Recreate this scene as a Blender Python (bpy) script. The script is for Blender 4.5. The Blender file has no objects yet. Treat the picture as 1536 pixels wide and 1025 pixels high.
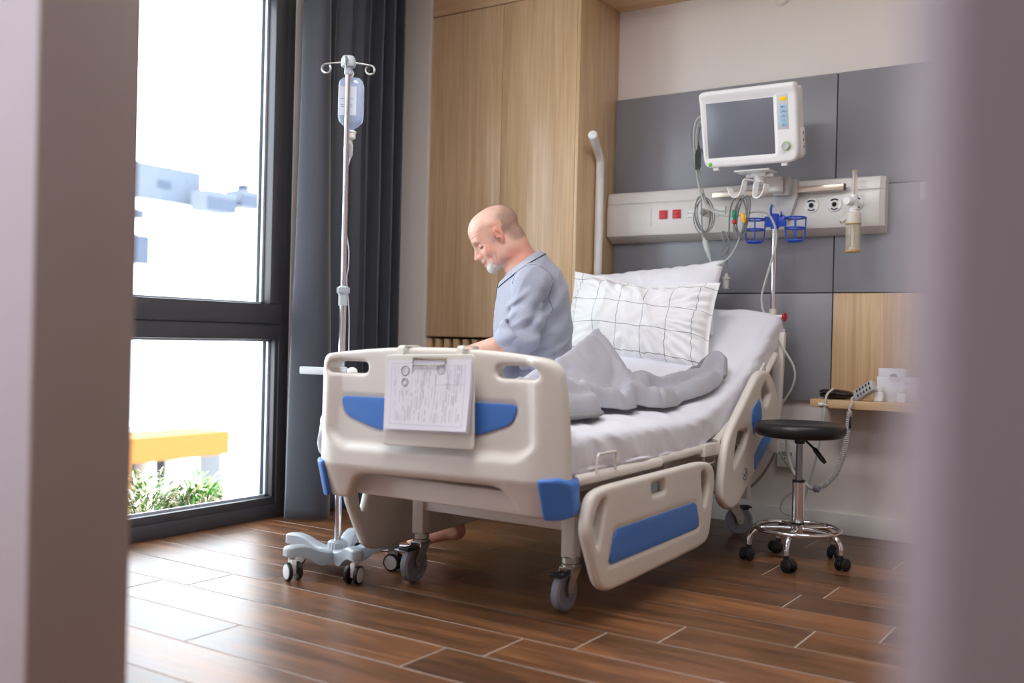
import bpy, bmesh, math, random
import numpy as np
from mathutils import Vector, Matrix, noise, Euler
from mathutils.geometry import delaunay_2d_cdt
R = math.radians
PI = math.pi
SC = bpy.context.scene
COL = SC.collection
LOC = {}

def lin(c):
    out = []
    for v in c:
        v = v / 255.0
        out.append(v / 12.92 if v <= 0.04045 else ((v + 0.055) / 1.055) ** 2.4)
    return out

# ---------------------------------------------------------------- materials
def new_mat(name):
    m = bpy.data.materials.new(name)
    m.use_nodes = True
    nt = m.node_tree
    b = nt.nodes['Principled BSDF']
    return m, nt, b

def nd(nt, typ, **kw):
    n = nt.nodes.new(typ)
    for k, v in kw.items():
        setattr(n, k, v)
    return n

def mat(name, rgb, rough=0.5, metal=0.0, bump=0.0, bscale=200.0, var=0.0, vscale=6.0, spec=0.5, coat=0.0, trans=0.0, alpha=1.0, sheen=0.0, sss=0.0):
    m, nt, b = new_mat(name)
    c = lin(rgb)
    b.inputs['Base Color'].default_value = (*c, 1)
    b.inputs['Roughness'].default_value = rough
    b.inputs['Metallic'].default_value = metal
    b.inputs['Specular IOR Level'].default_value = spec
    b.inputs['Coat Weight'].default_value = coat
    b.inputs['Transmission Weight'].default_value = trans
    b.inputs['Alpha'].default_value = alpha
    b.inputs['Sheen Weight'].default_value = sheen
    if sss:
        b.inputs['Subsurface Weight'].default_value = sss
        b.inputs['Subsurface Radius'].default_value = (0.012, 0.005, 0.003)
        b.inputs['Subsurface Scale'].default_value = 1.0
    tc = nd(nt, 'ShaderNodeTexCoord')
    if var:
        n = nd(nt, 'ShaderNodeTexNoise')
        n.inputs['Scale'].default_value = vscale
        n.inputs['Detail'].default_value = 4
        nt.links.new(tc.outputs['Object'], n.inputs['Vector'])
        r = nd(nt, 'ShaderNodeValToRGB')
        r.color_ramp.elements[0].position = 0.3
        r.color_ramp.elements[1].position = 0.7
        r.color_ramp.elements[0].color = (*[v * (1 - var) for v in c], 1)
        r.color_ramp.elements[1].color = (*[min(1, v * (1 + var)) for v in c], 1)
        nt.links.new(n.outputs['Fac'], r.inputs['Fac'])
        nt.links.new(r.outputs['Color'], b.inputs['Base Color'])
    if bump:
        n = nd(nt, 'ShaderNodeTexNoise')
        n.inputs['Scale'].default_value = bscale
        n.inputs['Detail'].default_value = 3
        nt.links.new(tc.outputs['Object'], n.inputs['Vector'])
        bp = nd(nt, 'ShaderNodeBump')
        bp.inputs['Strength'].default_value = bump
        bp.inputs['Distance'].default_value = 0.002
        nt.links.new(n.outputs['Fac'], bp.inputs['Height'])
        nt.links.new(bp.outputs['Normal'], b.inputs['Normal'])
    return m

def emis_mat(name, rgb, s):
    m, nt, b = new_mat(name)
    b.inputs['Base Color'].default_value = (*lin(rgb), 1)
    b.inputs['Emission Color'].default_value = (*lin(rgb), 1)
    b.inputs['Emission Strength'].default_value = s
    return m

def wood_mat(name, c1, c2, grain=(30, 30, 1.2), rough=0.5, axis='Z'):
    m, nt, b = new_mat(name)
    tc = nd(nt, 'ShaderNodeTexCoord')
    mp = nd(nt, 'ShaderNodeMapping')
    mp.inputs['Scale'].default_value = grain
    nt.links.new(tc.outputs['Object'], mp.inputs['Vector'])
    n = nd(nt, 'ShaderNodeTexNoise')
    n.inputs['Scale'].default_value = 1.0
    n.inputs['Detail'].default_value = 6
    n.inputs['Roughness'].default_value = 0.65
    n.inputs['Distortion'].default_value = 0.6
    nt.links.new(mp.outputs['Vector'], n.inputs['Vector'])
    mp2 = nd(nt, 'ShaderNodeMapping')
    mp2.inputs['Scale'].default_value = [g * 6 if g > 5 else g * 2.5 for g in grain]
    nt.links.new(tc.outputs['Object'], mp2.inputs['Vector'])
    n2 = nd(nt, 'ShaderNodeTexNoise')
    n2.inputs['Scale'].default_value = 1.0
    n2.inputs['Detail'].default_value = 3
    nt.links.new(mp2.outputs['Vector'], n2.inputs['Vector'])
    mx = nd(nt, 'ShaderNodeMath', operation='MULTIPLY_ADD')
    mx.inputs[1].default_value = 0.35
    nt.links.new(n2.outputs['Fac'], mx.inputs[0])
    ms = nd(nt, 'ShaderNodeMath', operation='MULTIPLY')
    ms.inputs[1].default_value = 0.65
    nt.links.new(n.outputs['Fac'], ms.inputs[0])
    nt.links.new(ms.outputs[0], mx.inputs[2])
    r = nd(nt, 'ShaderNodeValToRGB')
    r.color_ramp.elements[0].position = 0.33
    r.color_ramp.elements[1].position = 0.66
    r.color_ramp.elements[0].color = (*lin(c1), 1)
    r.color_ramp.elements[1].color = (*lin(c2), 1)
    nt.links.new(mx.outputs[0], r.inputs['Fac'])
    nt.links.new(r.outputs['Color'], b.inputs['Base Color'])
    b.inputs['Roughness'].default_value = rough
    return m

def glass_mat(name, tint=(1, 1, 1), refl=0.5, rough=0.02, ior=1.45, t=1.0):
    # thin pane: clear transmission plus a Fresnel reflection
    m = bpy.data.materials.new(name)
    m.use_nodes = True
    nt = m.node_tree
    nt.nodes.remove(nt.nodes['Principled BSDF'])
    out = nt.nodes['Material Output']
    tr = nd(nt, 'ShaderNodeBsdfTransparent')
    tr.inputs['Color'].default_value = (*[v * t for v in tint], 1)
    gl = nd(nt, 'ShaderNodeBsdfGlossy')
    gl.inputs['Roughness'].default_value = rough
    fr = nd(nt, 'ShaderNodeFresnel')
    fr.inputs['IOR'].default_value = ior
    mul = nd(nt, 'ShaderNodeMath', operation='MULTIPLY')
    mul.inputs[1].default_value = refl
    nt.links.new(fr.outputs[0], mul.inputs[0])
    mx = nd(nt, 'ShaderNodeMixShader')
    nt.links.new(mul.outputs[0], mx.inputs['Fac'])
    nt.links.new(tr.outputs[0], mx.inputs[1])
    nt.links.new(gl.outputs[0], mx.inputs[2])
    nt.links.new(mx.outputs[0], out.inputs['Surface'])
    return m

# ---------------------------------------------------------------- objects
def root_loc(p):
    while p is not None and p.parent is not None:
        p = p.parent
    return LOC.get(p, (0, 0, 0)) if p is not None else (0, 0, 0)

def thing(name, label, cat, loc=(0, 0, 0), group=None):
    o = bpy.data.objects.new(name, None)
    o.empty_display_size = 0.05
    o.location = loc
    COL.objects.link(o)
    LOC[o] = tuple(loc)
    tag(o, label, cat, group)
    return o

def tag(o, label, cat, group=None):
    o['label'] = label
    o['category'] = cat
    if group:
        o['group'] = group
    return o

def struct(o):
    o['kind'] = 'structure'
    return o

def mk(name, V, F, m, parent=None, sharp=35, origin=None):
    me = bpy.data.meshes.new(name)
    V = np.asarray(V, float).reshape(-1, 3)
    if parent is not None:
        off = root_loc(parent)
    elif origin is not None:
        off = origin
    else:
        off = (0, 0, 0)
    V = V - np.array(off)
    me.from_pydata(V.tolist(), [], [tuple(int(i) for i in f) for f in F])
    me.validate()
    me.shade_smooth()
    if sharp < 180:
        me.set_sharp_from_angle(angle=R(sharp))
    if not isinstance(m, (list, tuple)):
        m = [m]
    for x in m:
        me.materials.append(x)
    o = bpy.data.objects.new(name, me)
    COL.objects.link(o)
    if parent is not None:
        o.parent = parent
    elif origin is not None:
        o.location = origin
        LOC[o] = tuple(origin)
    return o

class MB:
    def __init__(s):
        s.V = []
        s.F = []
        s.MI = []
        s.mi = 0
    def add(s, V, F):
        b = len(s.V)
        s.V.extend([tuple(v) for v in V])
        s.F.extend([tuple(i + b for i in f) for f in F])
        s.MI.extend([s.mi] * len(F))
        return s
    def box(s, lo, hi, bev=0.0, seg=2, M=None):
        bm = bmesh.new()
        bmesh.ops.create_cube(bm, size=1.0)
        lo = Vector(lo); hi = Vector(hi)
        for v in bm.verts:
            v.co = Vector([lo[i] + (v.co[i] + 0.5) * (hi[i] - lo[i]) for i in range(3)])
        if bev > 0:
            bmesh.ops.bevel(bm, geom=list(bm.edges), offset=bev, segments=seg, profile=0.5, affect='EDGES')
        s.bm(bm, M)
        return s
    def bm(s, bm, M=None):
        bm.verts.index_update()
        V = [(M @ v.co if M is not None else v.co.copy()) for v in bm.verts]
        F = [[v.index for v in f.verts] for f in bm.faces]
        bm.free()
        s.add(V, F)
    def frame(s, d):
        d = Vector(d).normalized()
        a = Vector((0, 0, 1)) if abs(d.z) < 0.9 else Vector((1, 0, 0))
        u = d.cross(a).normalized()
        return u, d.cross(u).normalized()
    def cyl(s, p0, p1, r0, r1=None, seg=20, bev=0.0):
        r1 = r0 if r1 is None else r1
        p0 = Vector(p0); p1 = Vector(p1)
        L = (p1 - p0).length
        if bev > 0:
            prof = [(0, 0), (max(r0 - bev, 0.0001), 0), (r0, bev), (r1, L - bev), (max(r1 - bev, 0.0001), L), (0, L)]
        else:
            prof = [(0, 0), (r0, 0), (r1, L), (0, L)]
        return s.lathe(prof, p0, p1 - p0, seg)
    def lathe(s, prof, c, axis=(0, 0, 1), seg=24, a0=0.0, sx=1.0, sy=1.0):
        u, v = s.frame(axis)
        d = Vector(axis).normalized()
        c = Vector(c)
        V = []; F = []
        rings = []
        for r, h in prof:
            if r < 1e-7:
                V.append(c + d * h); rings.append([len(V) - 1])
            else:
                st = len(V)
                for k in range(seg):
                    a = a0 + 2 * PI * k / seg
                    V.append(c + d * h + u * (r * math.cos(a) * sx) + v * (r * math.sin(a) * sy))
                rings.append(list(range(st, st + seg)))
        for a, b in zip(rings, rings[1:]):
            if len(a) == 1 and len(b) == 1:
                continue
            for k in range(seg):
                k2 = (k + 1) % seg
                if len(a) == 1:
                    F.append((a[0], b[k2], b[k]))
                elif len(b) == 1:
                    F.append((a[k], a[k2], b[0]))
                else:
                    F.append((a[k], a[k2], b[k2], b[k]))
        # orient outward
        s.add(V, [tuple(reversed(f)) for f in F])
        return s
    def tube(s, pts, r, seg=10, closed=False, cap=True):
        P = [Vector(p) for p in pts]
        n = len(P)
        rr = r if hasattr(r, '__len__') else [r] * n
        T = []
        for i in range(n):
            a = P[(i - 1) % n] if (closed or i > 0) else P[i]
            b = P[(i + 1) % n] if (closed or i < n - 1) else P[i]
            T.append((b - a).normalized())
        u, v = s.frame(T[0])
        V = []; F = []
        for i in range(n):
            t = T[i]
            u = (u - t * u.dot(t))
            if u.length < 1e-6:
                u, _ = s.frame(t)
            u.normalize()
            w = t.cross(u)
            for k in range(seg):
                a = 2 * PI * k / seg
                V.append(P[i] + (u * math.cos(a) + w * math.sin(a)) * rr[i])
        m = n if closed else n - 1
        for i in range(m):
            j = (i + 1) % n
            for k in range(seg):
                k2 = (k + 1) % seg
                F.append((i * seg + k, i * seg + k2, j * seg + k2, j * seg + k))
        if cap and not closed:
            F.append(tuple(reversed(range(seg))))
            F.append(tuple(range((n - 1) * seg, n * seg)))
        s.add(V, F)
        return s
    def ell(s, c, r, seg=20, rings=12, M=None):
        V = []; F = []
        c = Vector(c)
        r = r if hasattr(r, '__len__') else (r, r, r)
        for i in range(rings + 1):
            th = PI * i / rings
            for k in range(seg):
                a = 2 * PI * k / seg
                p = Vector((r[0] * math.sin(th) * math.cos(a), r[1] * math.sin(th) * math.sin(a), r[2] * math.cos(th)))
                V.append(c + (M @ p if M is not None else p))
        for i in range(rings):
            for k in range(seg):
                k2 = (k + 1) % seg
                F.append((i * seg + k, (i + 1) * seg + k, (i + 1) * seg + k2, i * seg + k2))
        bm = bmesh.new()
        vs = [bm.verts.new(v) for v in V]
        for f in F:
            try:
                bm.faces.new([vs[i] for i in f])
            except Exception:
                pass
        bmesh.ops.remove_doubles(bm, verts=bm.verts, dist=1e-6)
        s.bm(bm)
        return s
    def torus(s, c, Rr, r, axis=(0, 0, 1), seg=48, sub=10, sx=1.0, sy=1.0):
        u, v = s.frame(axis)
        c = Vector(c)
        pts = [c + u * (Rr * sx * math.cos(2 * PI * k / seg)) + v * (Rr * sy * math.sin(2 * PI * k / seg)) for k in range(seg)]
        return s.tube(pts, r, sub, closed=True)
    def prism(s, poly, f0, f1):
        # poly: 2-D points, f0/f1 map (a,b) to the two end faces
        n = len(poly)
        V = [f0(*p) for p in poly] + [f1(*p) for p in poly]
        F = [tuple(range(n)), tuple(reversed(range(n, 2 * n)))]
        for i in range(n):
            j = (i + 1) % n
            F.append((i, n + i, n + j, j))
        bm = bmesh.new()
        vs = [bm.verts.new(v) for v in V]
        for f in F:
            bm.faces.new([vs[i] for i in f])
        bmesh.ops.recalc_face_normals(bm, faces=bm.faces)
        s.bm(bm)
        return s
    def build(s, name, m, parent=None, sharp=35, origin=None):
        o = mk(name, s.V, s.F, m, parent, sharp, origin)
        if isinstance(m, (list, tuple)) and len(s.MI) == len(o.data.polygons):
            o.data.polygons.foreach_set('material_index', s.MI)
        return o

def cr(pts, n=8, closed=False):
    # Catmull-Rom through points
    P = [Vector(p) for p in pts]
    out = []
    N = len(P)
    for i in range(N if closed else N - 1):
        p0 = P[(i - 1) % N] if (closed or i > 0) else P[0] * 2 - P[1]
        p1 = P[i]; p2 = P[(i + 1) % N]
        p3 = P[(i + 2) % N] if (closed or i + 2 < N) else P[-1] * 2 - P[-2]
        for k in range(n):
            t = k / n
            out.append(0.5 * ((2 * p1) + (p2 - p0) * t + (2 * p0 - 5 * p1 + 4 * p2 - p3) * t * t + (3 * p1 - p0 - 3 * p2 + p3) * t ** 3))
    if not closed:
        out.append(P[-1])
    return out

def rpoly(pts, seg=6):
    # polygon with rounded corners: (x, y, radius)
    out = []
    n = len(pts)
    for i in range(n):
        p = Vector(pts[i][:2]); r = pts[i][2] if len(pts[i]) > 2 else 0
        a = Vector(pts[i - 1][:2]); b = Vector(pts[(i + 1) % n][:2])
        if r <= 0:
            out.append((p.x, p.y)); continue
        da = a - p; db = b - p
        la = min(r, da.length * 0.48); lb = min(r, db.length * 0.48)
        pa = p + da.normalized() * la; pb = p + db.normalized() * lb
        for k in range(seg + 1):
            t = k / seg
            q = pa * (1 - t) ** 2 + p * 2 * t * (1 - t) + pb * t * t
            out.append((q.x, q.y))
    return out

def resample(poly, sp):
    P = np.array(poly, float)
    Q = np.vstack([P, P[:1]])
    d = np.hypot(*np.diff(Q, axis=0).T)
    s = np.concatenate([[0], np.cumsum(d)])
    n = max(8, int(round(s[-1] / sp)))
    t = np.linspace(0, s[-1], n, endpoint=False)
    return np.stack([np.interp(t, s, Q[:, 0]), np.interp(t, s, Q[:, 1])], 1)

def inside(P, poly):
    x, y = P[:, 0], P[:, 1]
    c = np.zeros(len(P), bool)
    a = poly; b = np.roll(poly, -1, 0)
    for (x0, y0), (x1, y1) in zip(a, b):
        if y0 == y1:
            continue
        k = ((y0 > y) != (y1 > y)) & (x < (x1 - x0) * (y - y0) / (y1 - y0) + x0)
        c ^= k
    return c

def bdist(P, loops):
    d = np.full(len(P), 1e9)
    for L in loops:
        a = L; b = np.roll(L, -1, 0)
        for (x0, y0), (x1, y1) in zip(a, b):
            ex, ey = x1 - x0, y1 - y0
            l2 = ex * ex + ey * ey + 1e-12
            t = np.clip(((P[:, 0] - x0) * ex + (P[:, 1] - y0) * ey) / l2, 0, 1)
            d = np.minimum(d, np.hypot(P[:, 0] - x0 - t * ex, P[:, 1] - y0 - t * ey))
    return d

def plate(outline, holes=(), T=0.04, r=0.012, sp=0.012, hf=None, hb=None):
    """Moulded plate in the (u,v) plane with rounded rims; w runs from -T/2 (front) to T/2 (back)."""
    loops = [resample(outline, sp)] + [resample(h, sp * 0.7) for h in holes]
    r = min(r, T / 2)
    pts = []; edges = []
    for L in loops:
        b = len(pts)
        pts += [tuple(p) for p in L]
        edges += [(b + i, b + (i + 1) % len(L)) for i in range(len(L))]
    nb = len(pts)
    ext = []
    for li, L in enumerate(loops):
        t = np.roll(L, -1, 0) - np.roll(L, 1, 0)
        t /= np.linalg.norm(t, axis=1)[:, None] + 1e-12
        nrm = np.stack([-t[:, 1], t[:, 0]], 1)
        test = inside(L + nrm * 1e-4, loops[0])
        for q in (0.08, 0.3, 0.62, 1.0):
            for sgn in (1, -1):
                ext.append((L + sgn * nrm * r * q, r * q))
    lo = loops[0].min(0); hi = loops[0].max(0)
    g = np.stack(np.meshgrid(np.arange(lo[0], hi[0], sp), np.arange(lo[1], hi[1], sp)), -1).reshape(-1, 2)
    g = g + (np.random.RandomState(1).rand(*g.shape) - 0.5) * sp * 0.1
    def ok(P, dmin):
        k = inside(P, loops[0])
        for h in loops[1:]:
            k &= ~inside(P, h)
        return k & (bdist(P, loops) > dmin)
    for P, q in ext:
        P = P[ok(P, q * 0.9)]
        pts += [tuple(p) for p in P]
    g = g[ok(g, r + sp * 0.45)]
    pts += [tuple(p) for p in g]
    res = delaunay_2d_cdt([Vector(p) for p in pts], edges, [], 0, 1e-6)
    V2 = np.array([(v.x, v.y) for v in res[0]])
    F = np.array([f for f in res[2]])
    cen = V2[F].mean(1)
    k = inside(cen, loops[0])
    for h in loops[1:]:
        k &= ~inside(cen, h)
    F = F[k]
    d = bdist(V2, loops)
    e = np.clip(d / r, 0, 1)
    w = T / 2 - r + r * np.sqrt(np.clip(1 - (1 - e) ** 2, 0, 1))
    wf = -w.copy(); wb = w.copy()
    if hf is not None:
        wf = wf + hf(V2[:, 0], V2[:, 1], d)
    if hb is not None:
        wb = wb + hb(V2[:, 0], V2[:, 1], d)
    n = len(V2)
    V = np.vstack([np.column_stack([V2, wf]), np.column_stack([V2, wb])])
    a2 = (V2[F[:, 1]] - V2[F[:, 0]]); b2 = (V2[F[:, 2]] - V2[F[:, 0]])
    neg = (a2[:, 0] * b2[:, 1] - a2[:, 1] * b2[:, 0]) < 0
    F[neg] = F[neg][:, ::-1]
    faces = [tuple(reversed(f)) for f in F] + [tuple(i + n for i in f) for f in F]
    # side band along free edges
    cnt = {}
    for f in F:
        for i in range(3):
            cnt[(f[i], f[(i + 1) % 3])] = 1
    for (a, b) in list(cnt):
        if (b, a) not in cnt:
            faces.append((a, b, b + n, a + n))
    return V, faces

def xplate(V, side=1, x=0.0):
    # plate (u,v,w) -> world with u=Y, v=Z, thickness along X; front (-w) faces +X when side=1
    V = np.asarray(V)
    return np.column_stack([x - side * V[:, 2], V[:, 0], V[:, 1]])

def yplate(V, y=0.0):
    # u=X, v=Z, front (-w) faces -Y
    V = np.asarray(V)
    return np.column_stack([V[:, 0], y + V[:, 2], V[:, 1]])

def flipf(F):
    return [tuple(reversed(f)) for f in F]

def sstep(a, b, x):
    t = np.clip((x - a) / (b - a), 0, 1)
    return t * t * (3 - 2 * t)

def fbm(p, s=1.0, o=3):
    return noise.fractal(Vector(p) * s, 1.0, 2.0, o)

def copy_tree(o, parent=None):
    c = o.copy()
    COL.objects.link(c)
    if parent is not None:
        c.parent = parent
    for ch in list(o.children):
        copy_tree(ch, c)
    return c
# ---------------------------------------------------------------- palette
M_wall = mat('wall_paint', (226, 219, 212), 0.75, bump=0.05, bscale=400)
M_doorpaint = mat('door_jamb_paint', (206, 196, 205), 0.6)
M_ceil = mat('ceiling_paint', (236, 232, 228), 0.8)
M_oak = wood_mat('oak_veneer', (188, 152, 112), (222, 192, 152), (22, 22, 1.0), 0.30)
M_oakx = wood_mat('oak_veneer_lengthwise', (190, 152, 110), (220, 188, 146), (1.2, 24, 24), 0.45)
M_panel = mat('grey_wall_panel', (138, 138, 144), 0.34, bump=0.04, bscale=600)
M_frame = mat('anthracite_window_frame', (66, 65, 68), 0.42, bump=0.05, bscale=900)
M_bead = mat('aluminium_glazing_bead', (196, 202, 212), 0.35, 0.3)
M_pane = glass_mat('window_pane', (0.97, 0.985, 0.98), 0.6)
M_black = mat('black_gap', (12, 11, 11), 0.8)
M_base = mat('baseboard_paint', (214, 209, 203), 0.45)
M_plastic = mat('cream_bed_plastic', (223, 217, 207), 0.34, bump=0.06, bscale=500)
M_blue = mat('blue_bed_plastic', (72, 126, 204), 0.42, bump=0.08, bscale=600)
M_bedsteel = mat('cream_powder_coated_steel', (226, 219, 212), 0.35)
M_chrome = mat('chrome', (222, 222, 224), 0.13, 1.0)
M_steel = mat('brushed_steel', (190, 188, 184), 0.3, 1.0)
M_castergrey = mat('grey_caster_rubber', (138, 138, 146), 0.55)
M_castertyre = mat('dark_caster_tyre', (70, 70, 76), 0.6)
M_blackpl = mat('black_plastic', (20, 20, 22), 0.45)
M_whitepl = mat('white_plastic', (236, 236, 234), 0.35)
M_greypl = mat('light_grey_plastic', (176, 184, 190), 0.35)
M_red = mat('red_plastic', (190, 24, 34), 0.35)
M_sheet = mat('white_sheet', (229, 229, 238), 0.85, bump=0.12, bscale=900, sheen=0.15)
M_pillow = mat('white_pillowcase', (236, 235, 240), 0.85, bump=0.1, bscale=700, sheen=0.15)
M_blanket = mat('grey_quilt', (170, 169, 178), 0.85, bump=0.15, bscale=700, sheen=0.2)
M_piping = mat('grey_green_piping', (138, 140, 140), 0.8)
M_cable = mat('pale_grey_cable', (186, 190, 184), 0.4)
M_cabled = mat('grey_cable', (128, 130, 132), 0.4)
M_cabledark = mat('dark_cable', (62, 64, 66), 0.4)

def floor_material():
    m, nt, b = new_mat('wood_look_floor_tile')
    tc = nd(nt, 'ShaderNodeTexCoord')
    geo = nd(nt, 'ShaderNodeNewGeometry')
    off = nd(nt, 'ShaderNodeVectorMath', operation='MULTIPLY_ADD')
    cmb = nd(nt, 'ShaderNodeCombineXYZ')
    for i in range(3):
        nt.links.new(geo.outputs['Random Per Island'], cmb.inputs[i])
    off.inputs[1].default_value = (37.0, 11.0, 5.0)
    nt.links.new(cmb.outputs[0], off.inputs[0])
    nt.links.new(tc.outputs['Object'], off.inputs[2])
    def nz(scale, det, dist=0.0):
        mp = nd(nt, 'ShaderNodeMapping')
        mp.inputs['Scale'].default_value = scale
        nt.links.new(off.outputs[0], mp.inputs['Vector'])
        n = nd(nt, 'ShaderNodeTexNoise')
        n.inputs['Scale'].default_value = 1
        n.inputs['Detail'].default_value = det
        n.inputs['Roughness'].default_value = 0.62
        n.inputs['Distortion'].default_value = dist
        nt.links.new(mp.outputs[0], n.inputs['Vector'])
        return n.outputs['Fac']
    a = nz((1.6, 13, 1), 6, 0.8)
    f = nz((5, 90, 1), 4)
    mx = nd(nt, 'ShaderNodeMath', operation='MULTIPLY_ADD')
    mx.inputs[1].default_value = 0.3
    nt.links.new(f, mx.inputs[0])
    sc = nd(nt, 'ShaderNodeMath', operation='MULTIPLY')
    sc.inputs[1].default_value = 0.7
    nt.links.new(a, sc.inputs[0])
    nt.links.new(sc.outputs[0], mx.inputs[2])
    pr = nd(nt, 'ShaderNodeMath', operation='MULTIPLY_ADD')
    pr.inputs[1].default_value = 0.16
    nt.links.new(geo.outputs['Random Per Island'], pr.inputs[0])
    sub = nd(nt, 'ShaderNodeMath', operation='SUBTRACT')
    sub.inputs[1].default_value = 0.08
    nt.links.new(mx.outputs[0], sub.inputs[0])
    nt.links.new(sub.outputs[0], pr.inputs[2])
    rp = nd(nt, 'ShaderNodeValToRGB')
    e = rp.color_ramp.elements
    e[0].position = 0.30; e[0].color = (*lin((58, 39, 26)), 1)
    e[1].position = 0.72; e[1].color = (*lin((158, 107, 67)), 1)
    x = e.new(0.5); x.color = (*lin((108, 71, 45)), 1)
    nt.links.new(pr.outputs[0], rp.inputs['Fac'])
    nt.links.new(rp.outputs[0], b.inputs['Base Color'])
    rr = nd(nt, 'ShaderNodeMapRange')
    rr.inputs['To Min'].default_value = 0.27
    rr.inputs['To Max'].default_value = 0.40
    b.inputs['Specular IOR Level'].default_value = 0.5
    nt.links.new(a, rr.inputs['Value'])
    nt.links.new(rr.outputs[0], b.inputs['Roughness'])
    bp = nd(nt, 'ShaderNodeBump')
    bp.inputs['Strength'].default_value = 0.12
    bp.inputs['Distance'].default_value = 0.001
    nt.links.new(f, bp.inputs['Height'])
    nt.links.new(bp.outputs[0], b.inputs['Normal'])
    return m
M_floor = floor_material()
M_grout = mat('grout', (198, 184, 170), 0.8)
# ---------------------------------------------------------------- setting
XW = -3.50      # window wall, inner face
YB = 4.685      # head wall
ZC = 2.90
XR = 1.9
def floor():
    mb = MB()
    y0 = 2.023 - 0.2043 * 22
    pitch = 0.2043; L = 1.24; g = 0.0020
    known = {0: -1.67, 1: -1.545, 2: -1.378, 3: -1.214, 4: -0.879, 5: -0.691, 6: -1.05}
    rnd = random.Random(5)
    mb.mi = 1
    mb.add([(-3.7, y0, -0.02), (2.2, y0, -0.02), (2.2, 4.8, -0.02), (-3.7, 4.8, -0.02),
            (-3.7, y0, -0.0012), (2.2, y0, -0.0012), (2.2, 4.8, -0.0012), (-3.7, 4.8, -0.0012)],
           [(3, 2, 1, 0), (4, 5, 6, 7), (0, 1, 5, 4), (1, 2, 6, 5), (2, 3, 7, 6), (3, 0, 4, 7)])
    mb.mi = 0
    for row in range(-22, 14):
        ya = 2.023 + pitch * row; yb = ya + pitch
        if ya > 4.75:
            break
        yb = min(yb, 4.76)
        xo = known.get(row, rnd.uniform(0, L))
        k0 = math.floor((-3.7 - xo) / L)
        for k in range(k0, k0 + 8):
            xa = max(xo + k * L, -3.69); xb = min(xo + (k + 1) * L, 2.19)
            if xb - xa < 0.01:
                continue
            b = 0.0012
            V = [(xa + g, ya + g, -0.001), (xb - g, ya + g, -0.001), (xb - g, yb - g, -0.001), (xa + g, yb - g, -0.001),
                 (xa + g + b, ya + g + b, 0), (xb - g - b, ya + g + b, 0), (xb - g - b, yb - g - b, 0), (xa + g + b, yb - g - b, 0)]
            mb.add(V, [(4, 5, 6, 7), (0, 1, 5, 4), (1, 2, 6, 5), (2, 3, 7, 6), (3, 0, 4, 7)])
    struct(mb.build('floor', [M_floor, M_grout], sharp=20))
floor()

def sbox(name, lo, hi, m, bev=0.0, parent=None):
    o = MB().box(lo, hi, bev).build(name, m, parent)
    if parent is None:
        struct(o)
    return o
sbox('ceiling', (-3.8, -2.6, ZC), (2.2, 4.9, ZC + 0.12), M_ceil)
sbox('wall_back', (-3.8, YB, -0.02), (2.2, YB + 0.15, ZC), M_wall)
sbox('wall_right', (XR, -2.6, -0.02), (XR + 0.15, YB, ZC), M_wall)
# window wall: solid pieces around the two window bays
mb = MB()
mb.box((XW - 0.22, 3.365, -0.02), (XW, 4.06, ZC))
mb.box((XW - 0.22, 4.06, -0.02), (XW - 0.10, YB, ZC))
mb.box((XW - 0.22, -0.2, 2.62), (XW, 3.365, ZC))
mb.box((XW - 0.22, -2.6, -0.02), (XW, 0.85, ZC))
struct(mb.build('wall_left', M_wall))
# front wall with the doorway the camera looks through
mb = MB()
mb.box((XW, 0.83, -0.02), (-1.40, 1.0, ZC), 0.006)
mb.box((-1.40, 0.83, 2.35), (0.80, 1.0, ZC))
mb.box((0.80, 0.83, -0.02), (XR, 1.0, ZC))
struct(mb.build('wall_front', M_doorpaint))
sbox('wall_corridor', (-3.8, -2.75, -0.02), (2.2, -2.6, ZC), M_wall)
# door leaf standing ajar on the right of the doorway
dr = MB()
Md = Matrix.Translation((-0.058, 0.325, 0)) @ Matrix.Rotation(math.atan2(0.475, 0.86), 4, 'Z')
dr.box((0, 0, 0.006), (0.98, 0.045, 2.33), 0.004, M=Md)
leaf = struct(dr.build('door_1', mat('grey_lilac_door', (156, 144, 152), 0.55)))
h = MB()
h.cyl(Md @ Vector((0.07, 0.045, 1.03)), Md @ Vector((0.07, 0.10, 1.03)), 0.01)
h.cyl(Md @ Vector((0.07, 0.095, 1.03)), Md @ Vector((0.20, 0.095, 1.03)), 0.01)
h.cyl(Md @ Vector((0.07, 0.045, 1.03)), Md @ Vector((0.07, 0.052, 1.03)), 0.026)
h.build('door_handle', M_steel, leaf)

# strip on the doorway reveal, its shade put into a darker taupe colour
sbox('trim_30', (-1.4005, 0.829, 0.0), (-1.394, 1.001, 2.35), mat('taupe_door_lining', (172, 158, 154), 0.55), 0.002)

# baseboards
sbox('baseboard_back', (-2.46, YB - 0.014, 0.0), (XR, YB, 0.098), M_base, 0.003)
sbox('baseboard_right', (XR - 0.014, 1.0, 0.0), (XR, YB - 0.014, 0.098), M_base, 0.003)
# pier between curtain and wardrobe
sbox('wall_pier', (XW - 0.10, 4.25, 0.0), (-3.393, YB, ZC), M_wall)
# oak bulkhead above the bed
sbox('trim_1', (-2.455, 4.27, 2.611), (XR, YB, ZC), M_oakx)

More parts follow.
